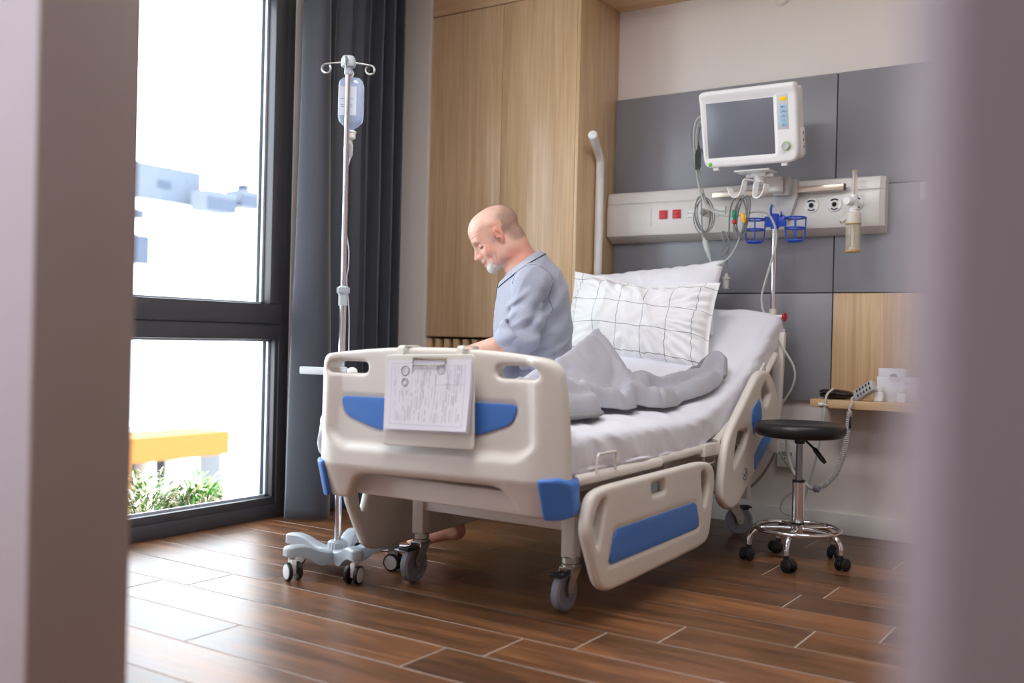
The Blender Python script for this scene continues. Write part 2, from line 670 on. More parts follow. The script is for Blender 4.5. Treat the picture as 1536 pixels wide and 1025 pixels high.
# windows ---------------------------------------------------------------
def window(name, ya, yb):
    root = bpy.data.objects.new(name, None)
    COL.objects.link(root)
    struct(root)
    x0, x1 = XW - 0.10, XW - 0.004
    f = MB()
    f.box((x0, ya, 0.0), (x1, yb, 0.062), 0.004)
    f.box((x0, ya, 2.54), (x1, yb, 2.62), 0.004)
    f.box((x0, ya, 0.062), (x1, ya + 0.055, 2.54), 0.004)
    f.box((x0, yb - 0.062, 0.062), (x1, yb, 2.54), 0.004)
    f.box((x0, ya + 0.055, 0.84), (x1, yb - 0.062, 0.915), 0.004)
    f.build('window_frame', M_frame, root)
    s = MB()   # opening casement above
    xs = XW + 0.004
    a, b = ya + 0.045, yb - 0.055
    s.box((x0 + 0.01, a, 0.914), (xs, b, 1.006), 0.004)
    s.box((x0 + 0.01, a, 2.45), (xs, b, 2.545), 0.005)
    s.box((x0 + 0.01, a, 1.006), (xs, a + 0.09, 2.45), 0.005)
    s.box((x0 + 0.01, b - 0.075, 1.006), (xs, b, 2.45), 0.005)
    s.build('casement', M_frame, root)
    s = MB()   # fixed light below: bottom and side bars
    s.box((x0 + 0.012, ya + 0.05, 0.055), (XW - 0.012, yb - 0.06, 0.098), 0.004)
    s.box((x0 + 0.012, ya + 0.05, 0.098), (XW - 0.012, ya + 0.085, 0.84), 0.004)
    s.box((x0 + 0.012, yb - 0.08, 0.098), (XW - 0.012, yb - 0.06, 0.84), 0.004)
    s.build('fixed_sash', M_frame, root)
    s = MB()
    for (p, q, za, zb) in ((a + 0.09, b - 0.075, 1.006, 2.45), (ya + 0.085, yb - 0.08, 0.098, 0.84)):
        xb = XW - 0.058
        s.box((xb, p, za), (xb + 0.012, p + 0.012, zb))
        s.box((xb, q - 0.012, za), (xb + 0.012, q, zb))
        s.box((xb, p, za), (xb + 0.012, q, za + 0.01))
        s.box((xb, p, zb - 0.01), (xb + 0.012, q, zb))
        s.box((xb - 0.02, q - 0.02, za), (xb - 0.014, q, zb))
    s.build('glazing_bead', M_bead, root)
    for (p, q, za, zb) in ((a + 0.09, b - 0.075, 1.006, 2.45), (ya + 0.085, yb - 0.08, 0.098, 0.84)):
        MB().add([(XW - 0.062, p, za), (XW - 0.062, q, za), (XW - 0.062, q, zb), (XW - 0.062, p, zb)], [(0, 1, 2, 3)]).build('pane', M_pane, root)
    h = MB()
    h.box((xs, a + 0.025, 1.60), (xs + 0.012, a + 0.06, 1.68), 0.003)
    h.box((xs + 0.012, a + 0.034, 1.52), (xs + 0.035, a + 0.05, 1.66), 0.005)
    h.build('window_handle', M_steel, root)
    return root
window('window_1', 2.365, 3.365)
window('window_2', 1.365, 2.362)
sbox('trim_2', (XW - 0.1, 0.85, 0.0), (XW, 1.362, 2.62), M_frame, 0.003)

# grey panelling behind the bed
def panels():
    y0, y1 = YB - 0.022, YB
    xs = [-2.478, -1.303, -0.13, 1.04]
    n = 3
    for i in range(3):
        xa, xb = xs[i] + 0.0025, xs[i + 1] - 0.0025
        for za, zb, wood in ((1.615, 2.142, 0), (1.1215, 1.610, 0), (0.612, 1.1165, 1)):
            m = M_oak if (wood and i == 1) else M_panel
            if i == 0:
                xa2 = -2.457
            else:
                xa2 = xa
            sbox('trim_%d' % n, (xa2, y0, za), (xb, y1, zb), m, 0.0015)
            n += 1
    sbox('trim_%d' % n, (-2.457, YB - 0.006, 0.615), (1.04, YB - 0.001, 2.138), M_black)
panels()
# ---------------------------------------------------------------- hospital bed
BX = -1.91
bed = thing('hospital_bed', 'cream and blue hospital bed on casters with its backrest raised, the man sitting on it', 'hospital bed', (BX, 3.5, 0))
FBX = -1.925
def tilt(V):
    # the footboard sits a few degrees askew on the bed frame, its ends curving back
    V = np.asarray(V, float).copy()
    u = V[:, 0] - FBX
    V[:, 1] += 3.6 * np.clip(np.abs(u) - 0.35, 0, 1) ** 2
    V[:, 2] += 0.008 * u
    c, s_ = math.cos(R(4.0)), math.sin(R(4.0))
    y = V[:, 1] - 2.46
    V[:, 0] = FBX + u * c - y * s_
    V[:, 1] = 2.46 + u * s_ + y * c
    return V
def mirror(P):
    return P + [(-x, y, r) for x, y, r in reversed(P)]

INS = rpoly([(-0.333, 0.672, 0.02), (0.333, 0.672, 0.02), (0.318, 0.612, 0.04), (0.17, 0.566, 0.06), (0, 0.556, 0.05), (-0.17, 0.566, 0.06), (-0.318, 0.612, 0.04)], 6)
def footboard():
    half = [(0.0, 0.838, 0.1), (0.17, 0.834, 0.1), (0.33, 0.821, 0.06), (0.436, 0.806, 0.05), (0.452, 0.70, 0.1), (0.465, 0.44, 0.05),
            (0.460, 0.334, 0.03), (0.326, 0.332, 0.03), (0.300, 0.385, 0.04), (0.265, 0.425, 0.06), (0.0, 0.425, 0.02)]
    out = [(x, y, r) for x, y, r in half] + [(-x, y, r) for x, y, r in reversed(half[1:-1])]
    out = rpoly(out, 5)
    def hole(c):
        return rpoly([(c - 0.075, 0.748, 0.02), (c + 0.07, 0.748, 0.022), (c + 0.078, 0.768, 0.02), (c + 0.07, 0.787, 0.022), (c - 0.05, 0.787, 0.03), (c - 0.078, 0.772, 0.02)], 5)
    h1 = hole(-0.318)
    h2 = [(-x, y) for x, y in h1]
    def hf(u, v, d):
        a = np.abs(u)
        v0 = 0.512 + 0.10 * np.clip((a - 0.30) / 0.13, 0, 1) ** 2
        m = sstep(v0 - 0.014, v0 + 0.016, v)
        side = 0.392 - 0.05 * (v - 0.5)
        m = m * (1 - sstep(side - 0.035, side + 0.012, a))
        y = 0.024 * m
        y = y + 0.42 * np.clip(0.452 - v, 0, 1) * sstep(0.0, 0.02, 0.452 - v)
        # groove round the blue inset
        P = resample(INS, 0.012)
        Q = np.column_stack([u + 0.012, v])
        ds = np.where(inside(Q, P), -bdist(Q, [P]), bdist(Q, [P]))
        y = y + 0.0045 * (1 - sstep(0.001, 0.008, ds))
        # the outer flanks fall back a little
        y = y + 0.02 * sstep(0.40, 0.468, a)
        return y
    V, F = plate(out, [h1, h2], 0.075, 0.014, 0.0095, hf)
    V[:, 0] += FBX
    return tilt(yplate(V, 2.4575)), F
V, F = footboard()
fb = mk('footboard', V, F, M_plastic, bed, 50)
def inset():
    out = INS
    V, F = plate(out, [], 0.006, 0.002, 0.010)
    V[:, 0] += FBX - 0.012
    return tilt(yplate(V, 2.4435)), F
V, F = inset()
o = mk('inset_panel', V, F, M_blue, fb, 50); o['label'] = 'blue inset panel'
def bumper(sg):
    out = rpoly([(0.398, 0.458, 0.004), (0.452, 0.461, 0.004), (0.476, 0.444, 0.008), (0.478, 0.350, 0.02), (0.458, 0.334, 0.02), (0.406, 0.334, 0.01)], 4)
    V, F = plate(out, [], 0.098, 0.012, 0.008)
    u, v, w = V[:, 0].copy(), V[:, 1], V[:, 2]
    # the whole front face leans back below the bumper line and wraps round the corner
    fr = np.clip(-w / 0.049, 0, 1)
    V[:, 2] = w + fr * (0.30 * np.clip(0.452 - v, 0, 1) + 0.022 * sstep(0.425, 0.49, u))
    V[:, 0] = FBX + sg * u
    V = tilt(yplate(V, 2.4595))
    if sg < 0:
        F = flipf(F)
    return V, F
for sg in (1, -1):
    V, F = bumper(sg)
    o = mk('corner_bumper', V, F, M_blue, fb, 50); o['label'] = 'blue corner bumper'

# chassis ---------------------------------------------------------------
PX = (-2.215, -1.597); PYF = 2.79; PYH = 4.36
mb = MB()
mb.box((PX[0] - 0.02, PYF - 0.015, 0.253), (PX[1] + 0.02, PYF + 0.015, 0.300), 0.004)
mb.box((PX[0] - 0.02, PYH - 0.015, 0.253), (PX[1] + 0.02, PYH + 0.015, 0.300), 0.004)
for x in PX:
    mb.box((x - 0.02, PYF, 0.262), (x + 0.02, PYH, 0.298), 0.004)
mb.build('chassis', M_bedsteel, bed)
for x in PX:
    for y in (PYF, PYH):
        MB().box((x - 0.024, y - 0.024, 0.168), (x + 0.024, y + 0.024, 0.345), 0.003).build('leg', M_bedsteel, bed)
mb = MB()
mb.box((BX - 0.375, 2.512, 0.336), (BX + 0.375, 2.57, 0.408), 0.012)
for x in (BX - 0.31, BX + 0.27):
    mb.box((x, 2.60, 0.372), (x + 0.04, 4.38, 0.412), 0.004)
mb.box((BX - 0.36, 4.34, 0.36), (BX + 0.36, 4.40, 0.41), 0.006)
for y in (2.95, 3.3, 3.65, 4.0):
    mb.box((BX - 0.40, y, 0.412), (BX + 0.40, y + 0.04, 0.438), 0.003)
mb.build('bed_frame', M_bedsteel, bed)
mb = MB()
mb.box((BX - 0.06, 3.0, 0.30), (BX + 0.06, 3.5, 0.372), 0.01)
mb.cyl((BX, 3.5, 0.335), (BX, 3.9, 0.36), 0.022)
mb.box((BX - 0.2, 3.1, 0.30), (BX - 0.12, 3.3, 0.36), 0.008)
mb.build('actuator', M_castergrey, bed)
for x in (PX[0] + 0.04, PX[1] - 0.05):
    for y in (3.02, 3.9):
        MB().box((x, y, 0.262), (x + 0.012, y + 0.04, 0.414), 0.002).build('lift_link', M_steel, bed)

def bend_path(y):
    # height of the mattress edge along the bed
    t = y - 3.355
    if t <= 0:
        return 0.602
    if t < 0.845:
        return 0.602 + 0.39 * t * t
    return 0.602 + 0.39 * 0.845 ** 2 + 0.66 * (t - 0.845)
def deck():
    mb = MB()
    ys = np.linspace(2.6, 4.36, 40)
    for lo, hi, in ((2.6, 3.33), (3.36, 4.36)):
        yy = np.linspace(lo, hi, 24)
        V = []
        for y in yy:
            z = bend_path(y) - 0.138
            for x, dz in ((BX - 0.41, 0), (BX + 0.41, 0), (BX + 0.41, -0.018), (BX - 0.41, -0.018)):
                V.append((x, y, z + dz))
        F = []
        for i in range(len(yy) - 1):
            for k in range(4):
                a = i * 4 + k; b = i * 4 + (k + 1) % 4
                F.append((a, b, b + 4, a + 4))
        F += [(0, 1, 2, 3), tuple(reversed([len(V) - 4 + k for k in range(4)]))]
        mb.add(V, [tuple(reversed(f)) for f in F])
    mb.build('mattress_deck', M_bedsteel, bed)
deck()
for sg in (1, -1):
    x = BX + sg * 0.44
    mb = MB()
    mb.tube([(x, 2.585, 0.447), (x, 2.595, 0.449), (x, 3.12, 0.453), (x, 3.165, 0.453), (x, 3.175, 0.453)], [0.016, 0.018, 0.018, 0.018, 0.010], 14)
    mb.tube([(x - sg * 0.008, 3.17, 0.458), (x - sg * 0.008, 3.2, 0.459), (x - sg * 0.008, 3.55, 0.466)], 0.017, 14)
    mb.build('deck_side_tube', M_bedsteel, bed)
    MB().box((x - 0.02, 3.535, 0.438), (x + 0.02, 3.69, 0.486), 0.005).build('deck_bracket', M_bedsteel, bed)
    pts = [(x, 3.57, 0.44), (x, 3.572, 0.41), (x, 3.585, 0.402), (x, 3.665, 0.408), (x, 3.677, 0.418), (x, 3.679, 0.45)]
    MB().tube(pts, 0.0045, 8).build('strap_loop', M_bedsteel, bed)
    pts = [(x + sg * 0.012, 2.69, 0.445), (x + sg * 0.016, 2.692, 0.515), (x + sg * 0.016, 2.697, 0.521), (x + sg * 0.016, 2.808, 0.521), (x + sg * 0.016, 2.813, 0.515), (x + sg * 0.012, 2.814, 0.445)]
    MB().tube(pts, 0.0042, 8).build('mattress_retainer', M_bedsteel, bed)
    b = lambda y, o: (x, y, bend_path(y) + o)
    MB().tube([b(3.68, -0.16), b(3.70, -0.152), b(3.95, -0.155), b(4.2, -0.16), b(4.36, -0.16)], 0.017, 14).build('backrest_tube', M_bedsteel, bed)
    pts = [(x + sg * 0.016, 4.06, bend_path(4.06) - 0.17), (x + sg * 0.02, 4.04, bend_path(4.06) - 0.085), (x + sg * 0.02, 4.05, bend_path(4.06) - 0.078),
           (x + sg * 0.02, 4.17, bend_path(4.18) - 0.078), (x + sg * 0.02, 4.178, bend_path(4.18) - 0.09), (x + sg * 0.016, 4.2, bend_path(4.2) - 0.17)]
    MB().tube(pts, 0.0042, 8).build('mattress_retainer', M_bedsteel, bed)

# side rails ------------------------------------------------------------
RF = rpoly([(2.583, 0.372, 0.05), (2.568, 0.30, 0.03), (2.66, 0.122, 0.04), (2.715, 0.096, 0.05), (2.83, 0.097, 0.06), (3.45, 0.117, 0.04), (3.525, 0.135, 0.05),
            (3.548, 0.23, 0.05), (3.573, 0.362, 0.04), (3.545, 0.42, 0.05), (3.44, 0.434, 0.05), (2.69, 0.426, 0.08), (2.61, 0.414, 0.05)], 5)
RFh = [rpoly([(2.694, 0.388, 0.02), (2.668, 0.387, 0.02), (2.625, 0.345, 0.04), (2.624, 0.30, 0.04), (2.648, 0.24, 0.012), (2.662, 0.27, 0.03)], 4),
       rpoly([(3.438, 0.398, 0.012), (3.47, 0.396, 0.02), (3.503, 0.362, 0.03), (3.50, 0.31, 0.03), (3.468, 0.258, 0.012), (3.447, 0.33, 0.03)], 4),
       rpoly([(3.012, 0.398, 0.01), (3.112, 0.399, 0.012), (3.126, 0.36, 0.012), (3.02, 0.357, 0.012)], 4)]
RFb = rpoly([(2.752, 0.284, 0.01), (3.39, 0.292, 0.006), (3.428, 0.205, 0.012), (3.418, 0.193, 0.012), (2.716, 0.179, 0.006)], 4)
RH = rpoly([(3.636, 0.30, 0.05), (3.66, 0.245, 0.04), (3.745, 0.210, 0.05), (3.825, 0.226, 0.05), (3.985, 0.322, 0.06), (4.295, 0.505, 0.05), (4.312, 0.59, 0.06),
            (4.225, 0.715, 0.05), (4.16, 0.757, 0.035), (4.08, 0.763, 0.035), (4.015, 0.748, 0.04), (3.80, 0.590, 0.08), (3.715, 0.525, 0.05), (3.668, 0.45, 0.06)], 5)
RHh = [rpoly([(3.80, 0.520, 0.015), (3.912, 0.520, 0.03), (3.892, 0.468, 0.025), (3.845, 0.435, 0.025), (3.757, 0.378, 0.01), (3.770, 0.44, 0.03)], 4),
       rpoly([(4.108, 0.715, 0.02), (4.128, 0.70, 0.02), (4.178, 0.655, 0.02), (4.122, 0.606, 0.012), (4.090, 0.622, 0.012), (4.056, 0.668, 0.02)], 4)]
RHb = [rpoly([(4.034, 0.648, 0.006), (4.060, 0.60, 0.006), (4.068, 0.548, 0.006), (3.968, 0.492, 0.006), (3.938, 0.594, 0.008)], 3),
       rpoly([(4.060, 0.470, 0.006), (4.20, 0.520, 0.01), (4.185, 0.455, 0.01), (3.992, 0.340, 0.006), (3.984, 0.408, 0.006)], 3)]
def groove(poly, depth, wid):
    P = resample(poly, 0.02)
    def hf(u, v, d):
        Q = np.column_stack([u, v])
        ins = inside(Q, P)
        ds = bdist(Q, [P])
        ds = np.where(ins, -ds, ds)
        return depth * (1 - sstep(0, wid, ds))
    return hf
def rail(kind, sg):
    x = BX + sg * 0.472
    out, holes, blues = (RF, RFh, [RFb]) if kind == 'F' else (RH, RHh, RHb)
    hf = groove(blues[0], 0.004, 0.012) if kind == 'F' else None
    V, F = plate(out, holes, 0.036, 0.015, 0.0095, hf)
    V = xplate(V, sg, x)
    if sg < 0:
        F = flipf(F)
    r = mk('side_rail', V, F, M_plastic, bed, 50)
    for b in blues:
        V, F = plate(b, [], 0.004, 0.0015, 0.03)
        V = xplate(V, sg, x + sg * (0.0155 if kind == 'F' else 0.0185))
        if sg < 0:
            F = flipf(F)
        o = mk('rail_panel', V, F, M_blue, r, 50); o['label'] = 'blue rail panel'
    if kind == 'H':
        m = MB()
        m.torus((x + sg * 0.0185, 3.882, 0.345), 0.024, 0.0022, (1, 0, 0), 32, 6)
        m.tube([(x + sg * 0.0185, 3.870, 0.345), (x + sg * 0.0185, 3.880, 0.333), (x + sg * 0.0185, 3.896, 0.359)], 0.003, 6)
        m.build('rail_emblem', M_castergrey, r)
    else:
        m = MB()   # hinge plate on the inner face
        m.box((x - sg * 0.018 - 0.004, 3.02, 0.15), (x - sg * 0.018 + 0.004, 3.17, 0.36), 0.003)
        m.cyl((x - sg * 0.02, 3.05, 0.33), (x - sg * 0.034, 3.05, 0.33), 0.012)
        m.cyl((x - sg * 0.02, 3.14, 0.19), (x - sg * 0.034, 3.14, 0.19), 0.012)
        m.build('rail_hinge', M_bedsteel, r)
for sg in (1, -1):
    rail('F', sg)
    rail('H', sg)

# casters ---------------------------------------------------------------
def bed_caster(x, y, back, yaw=0):
    # stem at (x, y); the wheel trails towards -y (back=1) or +y
    dy = -0.038 * back
    wz = 0.0635
    s = MB()
    s.cyl((x, y, 0.148), (x, y, 0.172), 0.029, bev=0.004)
    s.cyl((x, y, 0.138), (x, y, 0.149), 0.031, bev=0.003)
    top = 0.138
    for sx in (-1, 1):
        P = rpoly([(y - 0.028, top, 0.004), (y + 0.028, top, 0.004), (y + dy + 0.022 * back, wz + 0.02, 0.01), (y + dy + 0.012, wz - 0.014, 0.012), (y + dy - 0.012, wz - 0.014, 0.012), (y + dy - 0.018 * back, wz + 0.02, 0.01)], 3)
        if back < 0:
            P = rpoly([(y - 0.028, top, 0.004), (y + 0.028, top, 0.004), (y + dy + 0.018, wz + 0.02, 0.01), (y + dy + 0.012, wz - 0.014, 0.012), (y + dy - 0.012, wz - 0.014, 0.012), (y + dy - 0.022, wz + 0.02, 0.01)], 3)
        xa = x + sx * 0.0215
        s.prism(P, lambda a, b: (xa, a, b), lambda a, b: (xa + sx * 0.004, a, b))
    s.box((x - 0.0255, y - 0.03, top - 0.004), (x + 0.0255, y + 0.03, top + 0.002), 0.001)
    s.cyl((x - 0.03, y + dy, wz), (x + 0.03, y + dy, wz), 0.006)
    Rz = Matrix.Translation((x, y, 0)) @ Matrix.Rotation(R(yaw), 4, 'Z') @ Matrix.Translation((-x, -y, 0))
    s.V = [tuple(Rz @ Vector(v)) for v in s.V]
    c = s.build('caster', M_steel, bed)
    wv = MB()
    prof = [(0, -0.012), (0.045, -0.012), (0.047, -0.0165), (0.056, -0.0165), (0.0625, -0.010), (0.0635, 0), (0.0625, 0.010), (0.056, 0.0165), (0.047, 0.0165), (0.045, 0.012), (0, 0.012)]
    wv.lathe(prof, (x, y + dy, wz), (1, 0, 0), 40)
    wv.V = [tuple(Rz @ Vector(v)) for v in wv.V]
    wv.build('wheel', M_castergrey, c)
    p = MB()
    p.box((x - 0.022, y - back * 0.085 - 0.012, 0.118), (x + 0.022, y - back * 0.04 + 0.012, 0.127), 0.003)
    p.box((x - 0.024, y - back * 0.085 - 0.016, 0.122), (x + 0.024, y - back * 0.085 + 0.006, 0.131), 0.003)
    p.V = [tuple(Rz @ Vector(v)) for v in p.V]
    p.build('brake_pedal', M_blackpl, c)
bed_caster(PX[0], PYF, 1)
bed_caster(PX[1], PYF, 1)
bed_caster(PX[0], PYH, -1)
bed_caster(PX[1] - 0.055, PYH - 0.012, -1, -50)

# lifting pole, drip pole -----------------------------------------------
lp = MB()
lp.tube(cr([(-2.43, 4.45, 0.30), (-2.43, 4.45, 0.9), (-2.43, 4.45, 1.5), (-2.43, 4.45, 1.76), (-2.427, 4.436, 1.80), (-2.415, 4.39, 1.835), (-2.372, 4.262, 1.878)], 6), 0.021, 18)
lpo = lp.build('lifting_pole', M_whitepl, bed)
e = MB()
d = Vector((0.043, -0.128, 0.043)).normalized()
p = Vector((-2.372, 4.262, 1.878))
e.lathe([(0, -0.01), (0.0235, -0.01), (0.0235, 0.004), (0.018, 0.011), (0.006, 0.013), (0.004, 0.02), (0, 0.021)], p, d, 20)
e.build('pole_cap', M_whitepl, lpo)
e = MB()
e.tube(cr([(-2.413, 4.432, 1.70), (-2.41, 4.424, 1.76), (-2.402, 4.41, 1.805), (-2.385, 4.37, 1.828)], 5), 0.004, 8)
e.build('strap_hook', M_whitepl, lpo)
DX, DY = -1.522, 4.475
dp = MB()
dp.cyl((DX, DY, 0.40), (DX, DY, 1.035), 0.0165, bev=0.002, seg=18)
dpo = dp.build('drip_pole_sleeve', M_bedsteel, bed)
MB().cyl((DX, DY, 1.0), (DX, DY, 1.215), 0.0115).cyl((DX, DY, 1.2), (DX, DY, 1.44), 0.0135, seg=18).build('drip_pole', M_chrome, dpo)
k = MB()
k.cyl((DX + 0.014, DY, 1.0), (DX + 0.045, DY, 1.0), 0.009)
k.build('clamp_screw', M_whitepl, dpo)
k = MB()
k.lathe([(0, 0), (0.008, 0), (0.009, 0.006), (0.02, 0.010), (0.022, 0.016), (0.012, 0.022), (0, 0.023)], (DX + 0.043, DY, 1.0), (1, 0, 0), 10)
k.build('clamp_knob', M_red, dpo)
hb = MB()
hb.box((BX + 0.395, 4.42, 0.38), (BX + 0.445, 4.455, 0.93), 0.008, M=Matrix.Translation((BX + 0.42, 4.44, 0.4)) @ Matrix.Rotation(R(2.0), 4, 'Y') @ Matrix.Translation((-BX - 0.42, -4.44, -0.4)))
hb.box((BX - 0.445, 4.42, 0.38), (BX - 0.395, 4.455, 0.9), 0.008)
hb.box((BX - 0.44, 4.425, 0.62), (BX + 0.44, 4.45, 0.72), 0.006)
hb.build('head_frame', M_bedsteel, bed)
# blue bottle baskets on the drip pole
def basket(sg):
    m = MB()
    c0 = DX + sg * 0.095
    w0, w1 = 0.058, 0.040
    for z, sx, rr in ((1.452, 1.0, 0.0042), (1.405, 0.97, 0.004), (1.347, 0.72, 0.005)):
        m.torus((c0 + sg * 0.0, DY - 0.002, z), 0.046 * sx, rr, (0, 0, 1), 28, 8, 1.0, 1.0)
    for a in (20, 110, 180, 290):
        ca, sa = math.cos(R(a)), math.sin(R(a))
        q = [(c0 + 0.046 * ca, DY + 0.046 * sa, 1.452), (c0 + 0.0445 * ca, DY + 0.0445 * sa, 1.40), (c0 + 0.042 * ca, DY + 0.042 * sa, 1.37), (c0 + 0.033 * ca, DY + 0.033 * sa, 1.347)]
        m.tube(cr(q, 4), 0.0036, 8)
    return m
m = MB()
m.cyl((DX, DY, 1.405), (DX, DY, 1.475), 0.019, bev=0.003)
m.box((DX - 0.05, DY - 0.006, 1.415), (DX + 0.05, DY + 0.006, 1.465), 0.005)
m.tube(cr([(DX - 0.01, DY - 0.015, 1.46), (DX - 0.014, DY - 0.02, 1.49), (DX - 0.008, DY - 0.022, 1.515)], 4), 0.0055, 8)
m.tube(cr([(DX + 0.028, DY - 0.01, 1.46), (DX + 0.034, DY - 0.014, 1.472), (DX + 0.032, DY - 0.014, 1.482)], 4), 0.004, 8)
M_bluedk = mat('deep_blue_plastic', (40, 80, 192), 0.35)
bh = m.build('bottle_holder', M_bluedk, dpo)
bh['label'] = 'deep blue bottle holder'
for sg in (1, -1):
    b = basket(sg).build('bottle_basket', M_bluedk, bh)

# ---------------------------------------------------------------- mattress in its sheet
def mattress():
    n = 150; m = 96
    y0, y1 = 2.512, 4.43
    T = 0.162; W = 0.436
    V = []; F = []
    rings = []
    for i in range(n + 1):
        t = i / n
        y = y0 + (y1 - y0) * t
        z = bend_path(y)
        dz = (bend_path(y + 0.002) - bend_path(y - 0.002)) / 0.004
        nrm = Vector((0, -dz, 1)).normalized()
        e = min(t * (y1 - y0), (1 - t) * (y1 - y0))
        k = 1.0
        if e < 0.05:
            k = math.sqrt(max(0, 1 - (1 - e / 0.05) ** 2)) * 0.35 + 0.65
        for j in range(m):
            a = 2 * PI * j / m
            ca, sa = math.cos(a), math.sin(a)
            p = 0.28
            hx = W * math.copysign(abs(ca) ** p, ca)
            hz = (T / 2) * math.copysign(abs(sa) ** 0.42, sa)
            hx *= (1 - 0.05 * (1 - k)); hz *= k
            base = Vector((BX + hx, y, z)) + nrm * (hz - T / 2)
            # folds: long pulls on the sides, soft creases on top
            side = abs(hx) / W
            s1 = noise.noise(Vector((y * 7.0 + hz * 9, hx * 1.2, 3.1)))
            s2 = noise.noise(Vector((y * 22 + hz * 40, hz * 6, hx * 2 + 8)))
            s3 = fbm((BX + hx, y, 2.7 + hz), 4.5, 3)
            if side > 0.93:
                d = 0.015 * s1 + 0.006 * s2 + (0.014 if sa < -0.2 else 0.0) * (0.4 + 0.6 * s1)
                base.x += math.copysign(d, hx)
                base.z += 0.010 * s1 * (sa < 0)
            else:
                if sa > 0:
                    base += nrm * (0.009 * s3 + 0.004 * s2 + 0.022 * (1 - side ** 2))
            if hx < 0 and t < 0.10 and sa < 0.9:
                base.x -= 0.105 * math.sin(PI * t / 0.10) ** 0.7 * (1 - abs(sa - 0.1) / 0.85) * (0.8 + 0.3 * s2)
                base.z += 0.01 * s1
            V.append(base)
    for i in range(n):
        for j in range(m):
            j2 = (j + 1) % m
            F.append((i * m + j, (i + 1) * m + j, (i + 1) * m + j2, i * m + j2))
    F.append(tuple(range(m)))
    F.append(tuple(reversed(range(n * m, n * m + m))))
    return V, F
V, F = mattress()
mt = mk('mattress', V, F, M_sheet, None, 60, origin=(BX, 3.4, 0.45))
tag(mt, 'mattress tucked in a rumpled white sheet, bent up with the bed backrest', 'mattress')

# the loose sheet corner pushed out beside the footboard
V = []; F = []
nu, nv = 40, 26
for j in range(nv + 1):
    th = PI * j / nv
    for i in range(nu):
        a = 2 * PI * i / nu
        d = Vector((math.sin(th) * math.cos(a), math.sin(th) * math.sin(a), math.cos(th)))
        k = 1 + 0.16 * math.sin(5 * a + 3 * th) * math.sin(th) + 0.22 * noise.noise(d * 2.6)
        V.append(Vector((-2.425 + 0.066 * k * d.x + 0.02 * d.z, 2.555 + 0.045 * k * d.y, 0.530 + 0.088 * k * d.z)))
for j in range(nv):
    for i in range(nu):
        i2 = (i + 1) % nu
        F.append((j * nu + i, (j + 1) * nu + i, (j + 1) * nu + i2, j * nu + i2))
mk('sheet_corner', V, F, M_sheet, mt, 180)
# ---------------------------------------------------------------- wardrobe
wd = thing('wardrobe', 'tall oak wardrobe in the corner behind the man, slatted below', 'wardrobe', (-2.92, 4.45, 0))
WF = 4.27
mb = MB()
mb.box((-3.391, WF + 0.022, 0.876), (-3.373, YB - 0.003, ZC - 0.004))
mb.box((-2.476, WF + 0.0, 0.0), (-2.458, YB - 0.003, ZC - 0.004), 0.001)
mb.box((-3.373, WF + 0.022, 0.872), (-2.476, YB - 0.003, 0.89))
mb.box((-3.373, YB - 0.02, 0.0), (-2.476, YB - 0.003, ZC - 0.004))
mb.build('carcass', M_oak, wd)
MB().box((-3.391, WF, 2.618), (-2.478, WF + 0.02, ZC - 0.004), 0.001).build('fascia', M_oakx, wd)
for xa, xb in ((-3.390, -2.9235), (-2.9205, -2.478)):
    MB().box((xa, WF, 0.876), (xb, WF + 0.02, 2.613), 0.0012).build('door', M_oak, wd)
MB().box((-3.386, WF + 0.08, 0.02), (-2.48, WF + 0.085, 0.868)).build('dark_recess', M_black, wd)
for k in range(15):
    x = -3.396 + 0.0615 * k
    MB().box((x, WF + 0.012, 0.02), (x + 0.029, WF + 0.062, 0.862), 0.0015).build('slat', M_oak, wd)
MB().box((-3.40, WF + 0.055, 0.02), (-2.48, WF + 0.075, 0.06), 0.001).build('plinth', M_oak, wd)

# ---------------------------------------------------------------- curtain
M_curtain = mat('charcoal_curtain', (54, 58, 68), 0.5, bump=0.08, bscale=900, sheen=0.5)
def curtain():
    n = 420; m = 60
    V = []; F = []
    for j in range(m + 1):
        z = 0.012 + (2.84 - 0.012) * j / m
        g = j / m
        for i in range(n + 1):
            t = i / n
            y = 3.345 + (4.035 - 3.345) * t
            k = sstep(0.17 + 0.06 * (1 - g), 0.27 + 0.06 * (1 - g), t)
            ph = 2 * PI * (7.2 * (t - 0.22) + 0.30 * math.sin(2 * PI * t * 1.3 + 0.8)) + 0.5 * math.sin(z * 1.1)
            amp = 0.060 * (0.75 + 0.4 * math.sin(9.0 * t + 1.0)) * (1.0 - 0.15 * g) * k
            # one broad fold turned to the window, then tighter ones
            wd_ = 0.20 + 0.10 * (1 - g)
            br = math.sin(PI * min(1, t / wd_)) ** 0.8
            x = -3.43 + 0.035 * k + (0.15 - 0.07 * g) * br + amp * math.sin(ph) + 0.012 * k * math.sin(2.1 * ph + 1.4)
            x += 0.008 * noise.noise(Vector((t * 9, z * 0.8, 2.0)))
            dy = 0.020 * k * math.cos(ph) + 0.006 * noise.noise(Vector((t * 7, z * 1.2, 9.0)))
            q = (1 - t) ** 2
            dy -= 0.085 * q * (1 - g) ** 1.2
            x += 0.03 * q * (1 - g) ** 1.2
            V.append((x, y + dy, z))
    w = n + 1
    for j in range(m):
        for i in range(n):
            a = j * w + i
            F.append((a, a + 1, a + w + 1, a + w))
    return V, F
V, F = curtain()
cu = mk('curtain', V, F, M_curtain, None, 180, origin=(-3.40, 3.7, 0.012))
sol = cu.modifiers.new('thickness', 'SOLIDIFY'); sol.thickness = 0.004
tag(cu, 'floor-length charcoal curtain drawn aside to the right of the window', 'curtain')
cr_ = MB()
